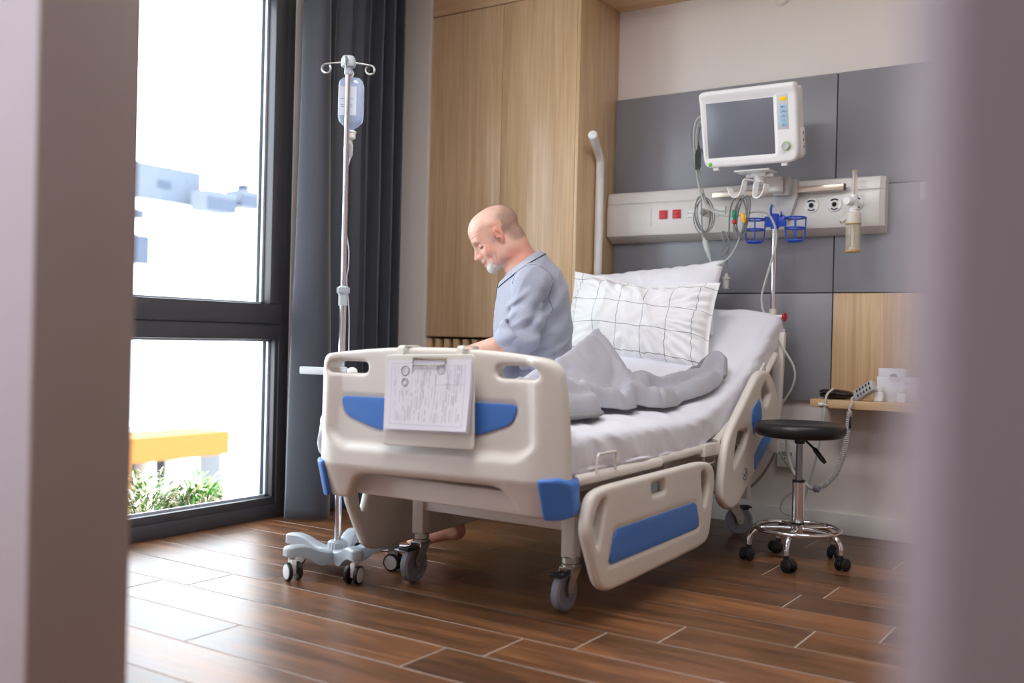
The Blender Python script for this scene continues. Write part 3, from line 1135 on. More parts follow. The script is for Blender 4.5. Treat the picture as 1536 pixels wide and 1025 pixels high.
cr_.box((-3.44, 1.1, ZC - 0.055), (-3.37, 4.2, ZC - 0.03), 0.003)
tag(cr_.build('curtain_rail', M_whitepl, origin=(-3.4, 2.6, ZC - 0.05)), 'slim white curtain rail fixed above the curtain, out of view', 'curtain rail')

# ---------------------------------------------------------------- medical supply rail unit
M_console = mat('brushed_pale_aluminium', (222, 219, 213), 0.3, 0.0, bump=0.02, bscale=900)
M_consolew = mat('white_lacquered_metal', (228, 225, 218), 0.3)
un = thing('bed_head_unit', 'long pale metal medical supply unit with sockets and gas outlets above the bed', 'supply unit', (-1.76, YB - 0.02, 1.39))
PR = [(4.66, 1.632), (4.605, 1.640), (4.592, 1.634), (4.585, 1.615), (4.583, 1.582), (4.589, 1.576), (4.583, 1.570), (4.578, 1.55), (4.578, 1.432), (4.584, 1.414), (4.632, 1.387), (4.66, 1.384)]
XA, XB = -2.452, -1.085
mb = MB()
mb.prism(PR, lambda y, z: (XA, y, z), lambda y, z: (XB, y, z))
mb.build('housing', M_console, un, 25)
for x, s in ((XA, -1), (XB, 1)):
    mb = MB()
    e = 0.004 if s < 0 else 0.02
    V0 = [(x, y, z) for y, z in PR]
    V1 = [(x + s * e, min(4.66, y + (4.66 - y) * 0.28), 1.51 + (z - 1.51) * 0.985) for y, z in PR]
    n = len(PR)
    F = [(i, (i + 1) % n, n + (i + 1) % n, n + i) for i in range(n)] + [tuple(range(n, 2 * n))]
    bm = bmesh.new(); vs = [bm.verts.new(v) for v in V0 + V1]
    for f in F:
        bm.faces.new([vs[i] for i in f])
    bmesh.ops.recalc_face_normals(bm, faces=bm.faces)
    mb.bm(bm)
    mb.build('end_cap', M_console, un, 25)
FY = 4.578
MB().box((-2.2, FY - 0.0008, 1.459), (-2.198, FY + 0.002, 1.545)).build('panel_joint', M_castergrey, un)
M_rail = mat('accessory_rail_metal', (206, 190, 170), 0.28, 0.7)
rl = MB()
rl.box((-1.862, 4.548, 1.578), (-1.512, 4.558, 1.606), 0.002)
rl.box((-1.512, 4.548, 1.578), (-1.232, 4.558, 1.606), 0.002)
for x in (-1.80, -1.55, -1.3):
    rl.box((x, 4.556, 1.586), (x + 0.02, 4.584, 1.598))
rlo = rl.build('accessory_rail', M_rail, un)
MB().box((-1.235, 4.5475, 1.5775), (-1.226, 4.5585, 1.6065), 0.001).build('rail_end_cap', M_blackpl, rlo)
M_sockdark = mat('dark_red_recess', (120, 10, 22), 0.5)
M_redsock = mat('red_socket_plate', (214, 36, 52), 0.35)
def socket(x, z, red):
    s = MB()
    pm = M_redsock if red else M_whitepl
    s.box((x - 0.022, FY - 0.006, z - 0.022), (x + 0.022, FY + 0.001, z + 0.022), 0.0015)
    o = s.build('socket', pm, un)
    o['label'] = 'red power socket' if red else 'white power socket'
    c = MB()
    c.lathe([(0.019, -0.001), (0.0195, 0.001), (0.0175, 0.0013), (0.017, -0.0), (0, 0)], (x, FY - 0.0058, z), (0, -1, 0), 28)
    c.build('socket_ring', mat('socket_inner', (176, 22, 40), 0.45) if red else mat('socket_inner_white', (214, 212, 204), 0.45), o)
    h = MB()
    for dx in (-0.0095, 0.0095):
        h.cyl((x + dx, FY - 0.0068, z), (x + dx, FY - 0.0062, z), 0.0027, seg=10)
    h.cyl((x, FY - 0.0068, z), (x, FY - 0.0062, z), 0.002, seg=10)
    h.build('pin_holes', M_black, o)
for x, r in ((-2.131, 1), (-2.059, 1), (-1.985, 0)):
    socket(x, 1.513, r)
sp = MB().box((-1.915 - 0.022, FY - 0.006, 1.491), (-1.915 + 0.022, FY + 0.001, 1.535), 0.0015).build('socket', M_whitepl, un)
sp['label'] = 'white power socket with a plug in it'
bp_ = MB().box((-1.862, FY - 0.008, 1.492), (-1.802, FY + 0.001, 1.54), 0.002).build('blank_plate', M_whitepl, un)
pl = MB()
pl.lathe([(0, 0), (0.017, 0), (0.018, 0.012), (0.012, 0.03), (0.008, 0.034), (0, 0.034)], (-1.913, FY - 0.006, 1.513), (0, -1, 0), 20)
pl.tube(cr([(-1.913, FY - 0.03, 1.51), (-1.913, FY - 0.032, 1.49), (-1.914, FY - 0.022, 1.44), (-1.915, FY - 0.01, 1.41), (-1.91, FY - 0.01, 1.37)], 5), 0.0042, 8)
tag(pl.build('power_plug', mat('plug_grey_white', (206, 204, 196), 0.4), origin=(-1.913, FY - 0.03, 1.513)), 'pale plug with its cord in the wall unit beside the coiled cable', 'plug')
def outlet(x, z):
    s = MB()
    s.lathe([(0.0325, -0.002), (0.034, 0.003), (0.031, 0.006), (0.0275, 0.006), (0.027, 0.003), (0.0, 0.003)], (x, FY, z), (0, -1, 0), 36)
    o = s.build('gas_outlet', M_whitepl, un)
    k = MB()
    for q in range(4):
        a0 = R(90 * q + 48); a1 = R(90 * q + 132)
        if q % 2 == 1:
            a0 = R(90 * q + 66); a1 = R(90 * q + 114)
        pts = []
        for i in range(9):
            a = a0 + (a1 - a0) * i / 8
            pts.append((0.0255 * math.cos(a), 0.0255 * math.sin(a)))
        for i in range(9):
            a = a1 + (a0 - a1) * i / 8
            pts.append((0.0205 * math.cos(a), 0.0205 * math.sin(a)))
        if q % 2 == 0:
            k = MB()
            k.prism(pts, lambda a, b: (x + a, FY - 0.0066, z + b), lambda a, b: (x + a, FY - 0.003, z + b))
            k.build('outlet_slot', M_blackpl, o)
    MB().lathe([(0.0125, 0.003), (0.0125, 0.009), (0.0105, 0.009), (0.0105, 0.003)], (x, FY, z), (0, -1, 0), 24).build('outlet_collar', M_steel, o)
    MB().lathe([(0.0105, 0.0042), (0, 0.0042)], (x, FY, z), (0, -1, 0), 20).build('outlet_hole', M_black, o)
for x in (-1.386, -1.281, -1.184):
    outlet(x, 1.518)
# mounting bracket of the arm on the unit
M_bracket = mat('bracket_grey', (196, 196, 194), 0.35)
ma = thing('wall_mount', 'white jointed arm clamped to the wall rail, carrying the monitor', 'monitor arm', (-1.5, 4.55, 1.50))
mb = MB()
mb.prism(rpoly([(-1.545, 1.64, 0.004), (-1.445, 1.64, 0.004), (-1.445, 1.565, 0.004), (-1.482, 1.452, 0.02), (-1.513, 1.452, 0.02), (-1.552, 1.56, 0.004)], 4), lambda a, b: (a, 4.546, b), lambda a, b: (a, 4.575, b))
mb.box((-1.545, 4.50, 1.562), (-1.468, 4.547, 1.648), 0.006)
mb.build('clamp_bracket', M_bracket, ma)
MB().cyl((-1.512, 4.5455, 1.47), (-1.512, 4.5445, 1.47), 0.009, seg=16).build('bracket_hole', M_black, ma)
mb = MB()
mb.cyl((-1.52, 4.47, 1.572), (-1.52, 4.47, 1.63), 0.033, bev=0.005, seg=28)
mb.box((-1.545, 4.47, 1.58), (-1.50, 4.52, 1.622), 0.005)
mb.build('elbow_joint', M_whitepl, ma)
arm_a, arm_b = Vector((-1.515, 4.465, 1.628)), Vector((-1.570, 4.40, 1.625))
mb = MB()
dd = (arm_b - arm_a); L_ = dd.length
Ma = Matrix.Translation(arm_a) @ dd.to_track_quat('X', 'Z').to_matrix().to_4x4()
mb.box((-0.02, -0.022, -0.018), (L_ + 0.01, 0.022, 0.018), 0.008, M=Ma)
mb.build('arm_link', M_whitepl, ma)
mb = MB()
mb.cyl((-1.571, 4.395, 1.595), (-1.571, 4.395, 1.645), 0.027, bev=0.006, seg=28)
mb.box((-1.605, 4.37, 1.636), (-1.535, 4.42, 1.653), 0.004)
mb.cyl((-1.633, 4.39, 1.643), (-1.503, 4.39, 1.643), 0.009, seg=16, bev=0.002)
mb.build('swivel_head', M_whitepl, ma)
mb = MB()
mb.box((-1.663, 4.31, 1.652), (-1.498, 4.42, 1.660), 0.002)
mb.build('mounting_tray', M_whitepl, ma)
# cable hooks under the swivel
def ribbon(pts, width, th, wdir):
    P = cr(pts, 8)
    wd_ = Vector(wdir).normalized()
    V = []; F = []
    n = len(P)
    for i, p in enumerate(P):
        t = (P[min(i + 1, n - 1)] - P[max(i - 1, 0)]).normalized()
        nn = t.cross(wd_).normalized()
        for a, b in ((-1, -1), (1, -1), (1, 1), (-1, 1)):
            V.append(p + wd_ * (a * width / 2) + nn * (b * th / 2))
    for i in range(n - 1):
        for k in range(4):
            F.append((i * 4 + k, (i + 1) * 4 + k, (i + 1) * 4 + (k + 1) % 4, i * 4 + (k + 1) % 4))
    F += [(0, 1, 2, 3), tuple(reversed([4 * n - 4 + k for k in range(4)]))]
    return V, F
for dx, pts in ((0, [(-1.571, 4.385, 1.612), (-1.562, 4.36, 1.605), (-1.564, 4.335, 1.60), (-1.565, 4.325, 1.56), (-1.560, 4.312, 1.535), (-1.534, 4.300, 1.527), (-1.510, 4.292, 1.548), (-1.500, 4.288, 1.585)]),
                (1, [(-1.573, 4.385, 1.612), (-1.587, 4.365, 1.615), (-1.617, 4.345, 1.62), (-1.626, 4.338, 1.58), (-1.637, 4.33, 1.545), (-1.662, 4.325, 1.54), (-1.677, 4.32, 1.56), (-1.684, 4.318, 1.582)])):
    V, F = ribbon(pts, 0.028, 0.006, (0.45, 0.9, 0.05) if dx == 0 else (0.4, 0.9, 0.0))
    mk('cable_hook', V, F, M_whitepl, ma, 40)

# ---------------------------------------------------------------- patient monitor
M_monbody = mat('monitor_white', (238, 236, 234), 0.32)
M_screen = mat('dark_grey_screen', (112, 113, 122), 0.25)
mon = thing('patient_monitor', 'white patient monitor with a blank dark screen above the bed', 'monitor', (-1.605, 4.36, 1.69))
MW, MH = 0.436, 0.345
Mm = Matrix.Translation((-1.580, 4.30, 1.671)) @ Matrix.Rotation(R(2.0), 4, 'Z') @ Matrix.Rotation(R(13), 4, 'X')
def wpl(V):
    return [Mm @ Vector(v) for v in V]
out = rpoly([(-MW / 2, 0.345, 0.03), (MW / 2, 0.348, 0.012), (MW / 2 + 0.006, 0.30, 0.02), (MW / 2 + 0.004, 0.03, 0.05), (MW / 2 - 0.02, 0.006, 0.03), (-MW / 2 + 0.025, 0.004, 0.04), (-MW / 2 + 0.006, 0.03, 0.03)], 5)
SCR = (-0.1865, 0.120, 0.049, 0.292)
def hf(u, v, d):
    s_ = rpoly([(SCR[0] - 0.006, SCR[2] - 0.005, 0.006), (SCR[1] + 0.006, SCR[2] - 0.005, 0.006), (SCR[1] + 0.006, SCR[3] + 0.006, 0.006), (SCR[0] - 0.006, SCR[3] + 0.006, 0.006)], 3)
    Q = np.column_stack([u, v]); P = resample(s_, 0.01)
    ds = np.where(inside(Q, P), -bdist(Q, [P]), bdist(Q, [P]))
    return 0.006 * (1 - sstep(-0.001, 0.006, ds)) - 0.010 * sstep(0.30, 0.335, v)
V, F = plate(out, [], 0.055, 0.014, 0.0085, hf)
body = mk('front_bezel', wpl(yplate(V, 0.0)), F, M_monbody, mon, 45)
mb = MB()
mb.box((-MW / 2 + 0.012, 0.02, 0.014), (MW / 2 - 0.004, 0.125, 0.335), 0.018, 3, M=Mm)
bk = mb.build('rear_housing', M_monbody, mon)
mb = MB()
mb.box((MW / 2 - 0.01, 0.05, 0.03), (MW / 2 + 0.003, 0.10, 0.15), 0.004, M=Mm)
po = mb.build('port_block', M_monbody, bk)
mb = MB()
for z_ in (0.06, 0.09, 0.12):
    mb.box((MW / 2 + 0.0025, 0.062, z_), (MW / 2 + 0.0035, 0.078, z_ + 0.012), M=Mm)
mb.build('port_sockets', M_castergrey, po)
MB().box((SCR[0], -0.0235, SCR[2]), (SCR[1], -0.018, SCR[3]), 0.001, M=Mm).build('screen', M_screen, mon)
MB().box((0.137, -0.0288, 0.150), (0.186, -0.026, 0.300), 0.001, M=Mm).build('key_panel', mat('key_panel_grey', (198, 200, 204), 0.45), mon)
MB().box((0.150, -0.0305, 0.272), (0.180, -0.028, 0.290), 0.0008, M=Mm).build('alarm_key', mat('yellow_key', (250, 206, 10), 0.45), mon)
for q in range(5):
    z_ = 0.240 - 0.0195 * q
    kk = MB().box((0.151, -0.0305, z_), (0.179, -0.028, z_ + 0.015), 0.0008, M=Mm).build('soft_key', mat('pale_blue_key', (150, 198, 226), 0.45), mon)
    g = MB()
    if q == 0:
        g.box((0.158, -0.0309, z_ + 0.004), (0.1635, -0.0305, z_ + 0.0095), M=Mm); g.tube([Mm @ Vector(p) for p in ((0.1655, -0.0307, z_ + 0.006), (0.168, -0.0307, z_ + 0.009), (0.171, -0.0307, z_ + 0.0085))], 0.0006, 5)
    elif q == 1:
        g.tube([Mm @ Vector((0.159 + 0.012 * t / 8, -0.0307, z_ + 0.0065 + 0.003 * math.sin(t * 1.3))) for t in range(9)], 0.0006, 5)
    elif q == 2:
        g.tube([Mm @ Vector((0.165 + 0.004 * math.cos(R(45 * t)), -0.0307, z_ + 0.0075 + 0.004 * math.sin(R(45 * t)))) for t in range(8)], 0.0006, 5, closed=True)
    elif q == 3:
        g.tube([Mm @ Vector(p) for p in ((0.161, -0.0307, z_ + 0.004), (0.169, -0.0307, z_ + 0.004), (0.169, -0.0307, z_ + 0.011), (0.161, -0.0307, z_ + 0.011))], 0.0005, 5, closed=True)
    else:
        for a_ in (0.004, 0.0075, 0.011):
            g.tube([Mm @ Vector((0.160, -0.0307, z_ + a_)), Mm @ Vector((0.170, -0.0307, z_ + a_))], 0.0006, 5)
    g.build('key_symbol', M_cabledark, kk)
ax = (Mm.to_3x3() @ Vector((0, -1, 0)))
kp = Mm @ Vector((0.171, -0.0275, 0.078))
MB().lathe([(0.020, 0), (0.0205, 0.002), (0.0165, 0.0025), (0, 0.0025)], kp, ax, 32).build('knob_ring', mat('lime_green', (150, 214, 60), 0.4), mon)
MB().lathe([(0.0175, 0.001), (0.017, 0.016), (0.0155, 0.018), (0.010, 0.0165), (0, 0.0160)], kp, ax, 32).build('control_knob', mat('knob_grey', (186, 186, 184), 0.35), mon)
kp = Mm @ Vector((-0.178, -0.0285, 0.0215))
MB().lathe([(0.0085, -0.002), (0.0085, 0.002), (0.007, 0.003), (0, 0.003)], kp, ax, 24).build('power_button', mat('green_power_button', (96, 200, 40), 0.35), mon)
for dx in (-0.158, 0.155):
    MB().box((dx - 0.014, -0.015, -0.008), (dx + 0.014, 0.03, 0.008), 0.003, M=Mm).build('foot', M_monbody, mon)

# ---------------------------------------------------------------- flowmeter with humidifier bottle
M_clear = mat('clear_plastic_bottle', (226, 218, 190), 0.08, alpha=0.34, spec=0.9)
M_clear2 = mat('clear_tube_plastic', (226, 224, 218), 0.08, alpha=0.36, spec=0.9)
M_amber = mat('amber_rim', (196, 160, 96), 0.35)
FX, FYY = -1.176, 4.505
fm = thing('oxygen_flowmeter', 'clear oxygen flowmeter with humidifier bottle plugged into the right-hand gas outlet', 'flowmeter', (FX, FYY, 1.29))
MB().lathe([(0.0, 0.0), (0.0135, 0.0), (0.0115, 0.10), (0.0125, 0.104), (0, 0.106)], (FX + 0.001, FYY, 1.545), (0, 0, 1), 24).build('flow_tube', M_clear2, fm)
m = MB(); m.cyl((FX + 0.001, FYY, 1.545), (FX + 0.001, FYY, 1.64), 0.0035, seg=10); m.cyl((FX + 0.001, FYY, 1.648), (FX + 0.001, FYY, 1.655), 0.0125, bev=0.002)
m.build('float_scale', M_amber, fm)
m = MB()
m.cyl((FX, FYY, 1.485), (FX, FYY, 1.548), 0.0165, bev=0.003)
m.cyl((FX, FYY, 1.50), (FX, FY, 1.512), 0.013)
m.lathe([(0, 0), (0.022, 0), (0.022, 0.008), (0.024, 0.010), (0.024, 0.018), (0, 0.018)], (FX, FYY, 1.468), (0, 0, 1), 28)
m.build('valve_body', M_whitepl, fm)
m = MB(); m.lathe([(0.012, 0), (0.0195, 0.004), (0.0205, 0.03), (0.018, 0.034), (0, 0.034)], (FX - 0.006, FYY - 0.014, 1.515), (-0.5, -1, 0), 20)
m.build('flow_knob', M_whitepl, fm)
M_ivory = mat('ivory_plastic', (216, 210, 196), 0.4)
m = MB()
m.lathe([(0, 0.0), (0.033, 0.0), (0.034, 0.012), (0.031, 0.045), (0.022, 0.052), (0, 0.052)], (FX, FYY, 1.418), (0, 0, 1), 30)
m.cyl((FX - 0.018, FYY - 0.01, 1.45), (FX - 0.05, FYY - 0.022, 1.425), 0.011)
m.build('bottle_cap', M_ivory, fm)
m = MB(); m.cyl((FX - 0.0495, FYY - 0.0218, 1.4254), (FX - 0.051, FYY - 0.0224, 1.4245), 0.007); m.build('spout_hole', M_black, fm)
MB().lathe([(0.031, 0.125), (0.0325, 0.12), (0.0335, 0.006), (0.030, 0.0), (0, 0.0)], (FX, FYY, 1.293), (0, 0, 1), 32).build('humidifier_bottle', M_clear, fm)
m = MB(); m.lathe([(0.0335, 0.0), (0.0345, 0.004), (0.0335, 0.009), (0.03, 0.004)], (FX, FYY, 1.291), (0, 0, 1), 32); m.torus((FX, FYY, 1.416), 0.032, 0.0025, seg=32, sub=8)
m.build('bottle_rim', M_amber, fm)
m = MB(); m.cyl((FX - 0.002, FYY, 1.302), (FX - 0.002, FYY, 1.42), 0.006, seg=12); m.cyl((FX - 0.002, FYY, 1.295), (FX - 0.002, FYY, 1.312), 0.016, seg=16, bev=0.003); m.build('diffuser_tube', M_ivory, fm)
m = MB()
for q in range(9):
    z_ = 1.315 + q * 0.0105
    pts = [(FX + 0.0338 * math.cos(R(a)), FYY + 0.0338 * math.sin(R(a)), z_) for a in (-28, -20, -12 if q % 2 else -4)]
    m.tube(pts, 0.0007, 5)
m.build('level_scale', M_cabledark, fm)

# ---------------------------------------------------------------- small wall fittings
def plate_thing(name, lo, hi, m, label, cat, bev=0.002):
    o = MB().box(lo, hi, bev).build(name, m, origin=(lo[0], hi[1], lo[2]))
    return tag(o, label, cat)
sw = plate_thing('wall_switch', (-0.929, 4.654, 1.529), (-0.848, 4.664, 1.609), M_whitepl, 'square white switch plate on the grey panel at far right', 'switch')
dp_ = thing('data_socket', 'low white network socket box on the wall behind the stool', 'data socket', (-1.50, YB, 0.295))
MB().box((-1.545, YB - 0.032, 0.290), (-1.452, YB, 0.408), 0.003).build('box', M_whitepl, dp_)
MB().box((-1.528, YB - 0.0335, 0.318), (-1.468, YB - 0.031, 0.372), 0.001).build('face_plate', M_whitepl, dp_)
for x in (-1.518, -1.492):
    MB().box((x, YB - 0.0345, 0.324), (x + 0.014, YB - 0.033, 0.337)).build('jack', M_black, dp_)
MB().box((-1.524, YB - 0.0345, 0.345), (-1.472, YB - 0.033, 0.365), 0.0005).build('label_strip', mat('strip_grey', (170, 170, 178), 0.5), dp_)
o = MB().lathe([(0.044, 0), (0.044, 0.008), (0.036, 0.016), (0, 0.018)], (-1.59, YB, 2.548), (0, -1, 0), 32).build('blanking_plate', M_wall, origin=(-1.59, YB, 2.548))
tag(o, 'round white cap on the white wall above the monitor, cut by the frame', 'wall cap')

# ---------------------------------------------------------------- shelf and what stands on it
shf = MB().box((-1.324, 4.42, 0.598), (0.35, YB - 0.0225, 0.634), 0.0015).build('shelf', M_oakx, origin=(-0.5, 4.66, 0.598))
tag(shf, 'oak wall shelf below the oak panel, right of the bed', 'shelf')
SZ = 0.634
M_card = mat('white_carton', (226, 226, 232), 0.55)
bx = thing('carton', 'larger white carton standing on the shelf behind the pill bottles', 'box', (-0.985, 4.56, SZ))
MB().box((-1.063, 4.52, SZ), (-0.895, 4.60, SZ + 0.108), 0.0015).build('box_body', M_card, bx)
pts = [(-0.985 + 0.028 * math.cos(R(a)), SZ + 0.1075 + 0.022 * math.sin(R(a))) for a in range(180, 361, 15)]
MB().prism(pts, lambda a, b: (a, 4.5185, b), lambda a, b: (a, 4.5205, b)).build('thumb_tab', mat('tab_tint', (214, 206, 210), 0.6), bx)
bx2 = thing('carton', 'small flat white carton with a half-round notch, lying on top of the larger carton', 'box', (-1.0, 4.56, SZ + 0.108))
Mb2 = Matrix.Translation((-1.0, 4.56, SZ + 0.1082)) @ Matrix.Rotation(R(-1.5), 4, 'Z')
MB().box((-0.058, -0.035, 0), (0.058, 0.035, 0.037), 0.0015, M=Mb2).build('box_body', M_card, bx2)
pts = [(0.008 + 0.0165 * math.cos(R(a)), 0.001 + 0.0145 * math.sin(R(a))) for a in range(0, 181, 15)]
MB().prism(pts, lambda a, b: Mb2 @ Vector((a, -0.0355, b)), lambda a, b: Mb2 @ Vector((a, -0.0335, b))).build('notch', mat('notch_grey', (150, 148, 150), 0.7), bx2)
def text_mesh(txt, size, M, m, parent, name, bold=0.0):
    cu_ = bpy.data.curves.new(name, 'FONT')
    cu_.body = txt; cu_.size = size; cu_.extrude = 0.0002; cu_.offset = bold
    to = bpy.data.objects.new(name, cu_)
    COL.objects.link(to)
    dg = bpy.context.evaluated_depsgraph_get()
    me = to.evaluated_get(dg).to_mesh()
    V = [M @ v.co for v in me.vertices]
    F = [tuple(p.vertices) for p in me.polygons]
    bpy.data.objects.remove(to)
    return mk(name, V, F, m, parent, 30)
Mt = Matrix.Translation((-0.947, 4.5192, SZ + 0.079)) @ Matrix.Rotation(R(90), 4, 'X')
M_faint = mat('faint_grey_print', (160, 160, 168), 0.6)
text_mesh('BREITH', 0.0135, Mt, M_faint, bx, 'print')
text_mesh('.', 0.02, Matrix.Translation((-0.917, 4.5192, SZ + 0.064)) @ Matrix.Rotation(R(90), 4, 'X'), M_faint, bx, 'print')
def pill_bottle(x, y, label):
    t = thing('pill_bottle', label, 'pill bottle', (x, y, SZ), 'white pill bottles on the shelf')
    m = MB().box((x - 0.0185, y - 0.0185, SZ), (x + 0.0185, y + 0.0185, SZ + 0.043), 0.006, 3)
    m.lathe([(0, 0.040), (0.0155, 0.040), (0.0155, 0.05), (0, 0.05)], (x, y, SZ), (0, 0, 1), 24)
    m.build('bottle', M_whitepl, t)
    MB().lathe([(0, 0.047), (0.018, 0.047), (0.0185, 0.05), (0.0185, 0.063), (0.017, 0.066), (0, 0.066)], (x, y, SZ), (0, 0, 1), 28).build('cap', M_whitepl, t)
pill_bottle(-1.042, 4.475, 'white square pill bottle near the left end of the carton on the shelf')
pill_bottle(-0.943, 4.462, 'white square pill bottle near the right end of the carton on the shelf')
# dark spectacle case
M_case = mat('black_brown_leather', (34, 22, 20), 0.32, bump=0.1, bscale=300)
cs = thing('spectacle_case', 'dark leather case lying on the left end of the shelf', 'case', (-1.235, 4.50, SZ))
def case_half(z0, z1, sgn, lift):
    V = []; F = []
    nu, nv = 28, 16
    for j in range(nv + 1):
        for i in range(nu + 1):
            u = -1 + 2 * i / nu; v = -1 + 2 * j / nv
            k = (max(0, 1 - abs(u) ** 3.2) ** 0.45) * (max(0, 1 - abs(v) ** 3) ** 0.5)
            x = -1.232 + 0.075 * u * (1 - 0.12 * v * v)
            y = 4.505 + 0.04 * v * (1 - 0.1 * u * u)
            z = SZ + z0 + (z1 - z0) * k + lift * (1 - u) * 0.5
            V.append((x, y, z))
    w = nu + 1
    for j in range(nv):
        for i in range(nu):
            f = (j * w + i, j * w + i + 1, (j + 1) * w + i + 1, (j + 1) * w + i)
            F.append(f if sgn > 0 else tuple(reversed(f)))
    return V, F
V, F = case_half(0.020, 0.001, -1, 0.0); V2, F2 = case_half(0.020, 0.028, 1, 0.0)
m = MB(); m.add(V, F); m.add(V2, F2); m.build('case_base', M_case, cs, 60)
V, F = case_half(0.024, 0.020, -1, 0.007); V2, F2 = case_half(0.024, 0.041, 1, 0.007)
m = MB(); m.add(V, F); m.add(V2, F2); m.build('case_lid', M_case, cs, 60)
# hand control with its coiled lead
hc = thing('bed_hand_control', 'grey hand control with rows of black oval buttons leaning on the shelf, coiled lead below', 'remote control', (-1.11, 4.44, SZ))
Mh = Matrix.Translation((-1.098, 4.450, SZ + 0.045)) @ Matrix.Rotation(R(-20), 4, 'Z') @ Matrix.Rotation(R(-32), 4, 'Y') @ Matrix.Rotation(R(-22), 4, 'X') @ Matrix.Scale(1.12, 4)
M_remote = mat('remote_grey', (176, 178, 178), 0.4)
m = MB(); m.box((-0.048, -0.010, -0.024), (0.048, 0.014, 0.024), 0.006, 3, M=Mh); m.build('handset', M_remote, hc)
for q in range(10):
    u = -0.030 + 0.0152 * (q % 5); v = -0.011 if q < 5 else 0.011
    m = MB(); m.ell(Mh @ Vector((u + 0.004, -0.0105, v)), (0.0042, 0.0015, 0.0075), 12, 8, M=Mh.to_3x3())
    m.build('button', M_blackpl, hc)
M_cord = mat('coiled_lead_grey', (190, 188, 184), 0.45)
def coil(path, rad, turns, r):
    P = cr(path, 12)
    cum = [0]
    for a, b in zip(P, P[1:]):
        cum.append(cum[-1] + (b - a).length)
    N = turns * 12
    out = []
    for i in range(N + 1):
        s_ = cum[-1] * i / N
        k = max(j for j in range(len(cum)) if cum[j] <= s_ + 1e-9)
        k = min(k, len(P) - 2)
        t = (s_ - cum[k]) / max(1e-9, cum[k + 1] - cum[k])
        p = P[k].lerp(P[k + 1], t)
        d = (P[k + 1] - P[k]).normalized()
        a_ = Vector((0, 1, 0)) if abs(d.y) < 0.8 else Vector((1, 0, 0))
        u = d.cross(a_).normalized(); v = d.cross(u)
        ang = 2 * PI * turns * i / N
        out.append(p + u * rad * math.cos(ang) + v * rad * math.sin(ang))
    return out
m = MB()
e0 = Mh @ Vector((-0.048, 0.002, 0.0))
m.tube(cr([e0, e0 + Vector((-0.012, -0.012, -0.008)), (-1.137, 4.405, 0.625), (-1.148, 4.402, 0.598), (-1.146, 4.402, 0.585)], 5), 0.0052, 10)
m.tube(coil([(-1.146, 4.402, 0.588), (-1.15, 4.405, 0.55), (-1.158, 4.41, 0.47), (-1.172, 4.415, 0.40), (-1.20, 4.42, 0.32), (-1.245, 4.42, 0.262), (-1.275, 4.42, 0.246)], 0.0095, 46, 0.003), 0.0034, 7)
m.tube(cr([(-1.28, 4.42, 0.244), (-1.31, 4.425, 0.235), (-1.345, 4.44, 0.255), (-1.40, 4.46, 0.29), (-1.43, 4.47, 0.36), (-1.44, 4.46, 0.45)], 5), 0.008, 10)
m.build('coiled_lead', M_cord, hc)
m = MB(); m.lathe([(0, 0), (0.015, 0), (0.017, 0.006), (0.017, 0.018), (0.012, 0.024), (0, 0.024)], (-1.292, 4.412, 0.238), (0.9, -0.35, 0.1), 20)
m.build('lead_ferrule', M_castergrey, hc)
m = MB(); m.box((-1.147, 4.394, 0.515), (-1.137, 4.402, 0.568), 0.002); m.build('lead_tag', M_blackpl, hc)
m = MB(); m.torus((-1.144, 4.398, 0.583), 0.013, 0.003, (1, 0.4, 0), 20, 7); m.build('lead_loop', M_cord, hc)
# ---------------------------------------------------------------- stool
SX, SY = -1.222, 3.955
st = thing('stool', 'round black rolling stool with chrome base beside the bed', 'stool', (SX, SY, 0))
M_vinyl = mat('black_vinyl', (24, 24, 26), 0.36, bump=0.05, bscale=500)
prof = [(0, -0.002), (0.14, -0.002), (0.165, 0.004), (0.176, 0.016), (0.1785, 0.032), (0.175, 0.046), (0.166, 0.055)]
for q in range(5):
    r = 0.146 - 0.022 * q
    prof += [(r + 0.006, 0.0565 - 0.0012 * q), (r, 0.0545 - 0.0012 * q), (r - 0.006, 0.0565 - 0.0012 * q - 0.001)]
prof += [(0.03, 0.049), (0, 0.0485)]
MB().lathe(prof, (SX, SY, 0.505), (0, 0, 1), 64).build('seat', M_vinyl, st, 60)
MB().lathe([(0, 0), (0.02, 0), (0.02, 0.018), (0.05, 0.026), (0.09, 0.03), (0, 0.03)], (SX, SY, 0.478), (0, 0, 1), 28).build('seat_mount', M_blackpl, st)
M_gas = mat('gas_lift_grey', (150, 150, 156), 0.25, 0.9)
m = MB(); m.cyl((SX, SY, 0.32), (SX, SY, 0.48), 0.0135, seg=24); m.build('gas_spring', M_gas, st)
m = MB(); m.cyl((SX, SY, 0.12), (SX, SY, 0.325), 0.0245, seg=28, bev=0.002); m.build('column', M_chrome, st)
m = MB(); m.cyl((SX, SY, 0.322), (SX, SY, 0.332), 0.0255, seg=28, bev=0.002); m.cyl((SX, SY, 0.155), (SX, SY, 0.162), 0.0252, seg=28); m.build('column_collar', M_blackpl, st)
m = MB(); m.cyl((SX + 0.02, SY - 0.005, 0.497), (SX + 0.062, SY - 0.012, 0.462), 0.0045, seg=10); lv = m.build('height_lever', M_blackpl, st)
m = MB(); m.tube([(SX + 0.058, SY - 0.011, 0.466), (SX + 0.066, SY - 0.012, 0.458), (SX + 0.095, SY - 0.014, 0.424), (SX + 0.108, SY - 0.015, 0.410)], [0.005, 0.0095, 0.010, 0.007], 14); m.build('lever_grip', M_blackpl, lv)
m = MB(); m.torus((SX, SY, 0.137), 0.163, 0.0095, seg=72, sub=12); m.build('foot_ring', M_chrome, st)
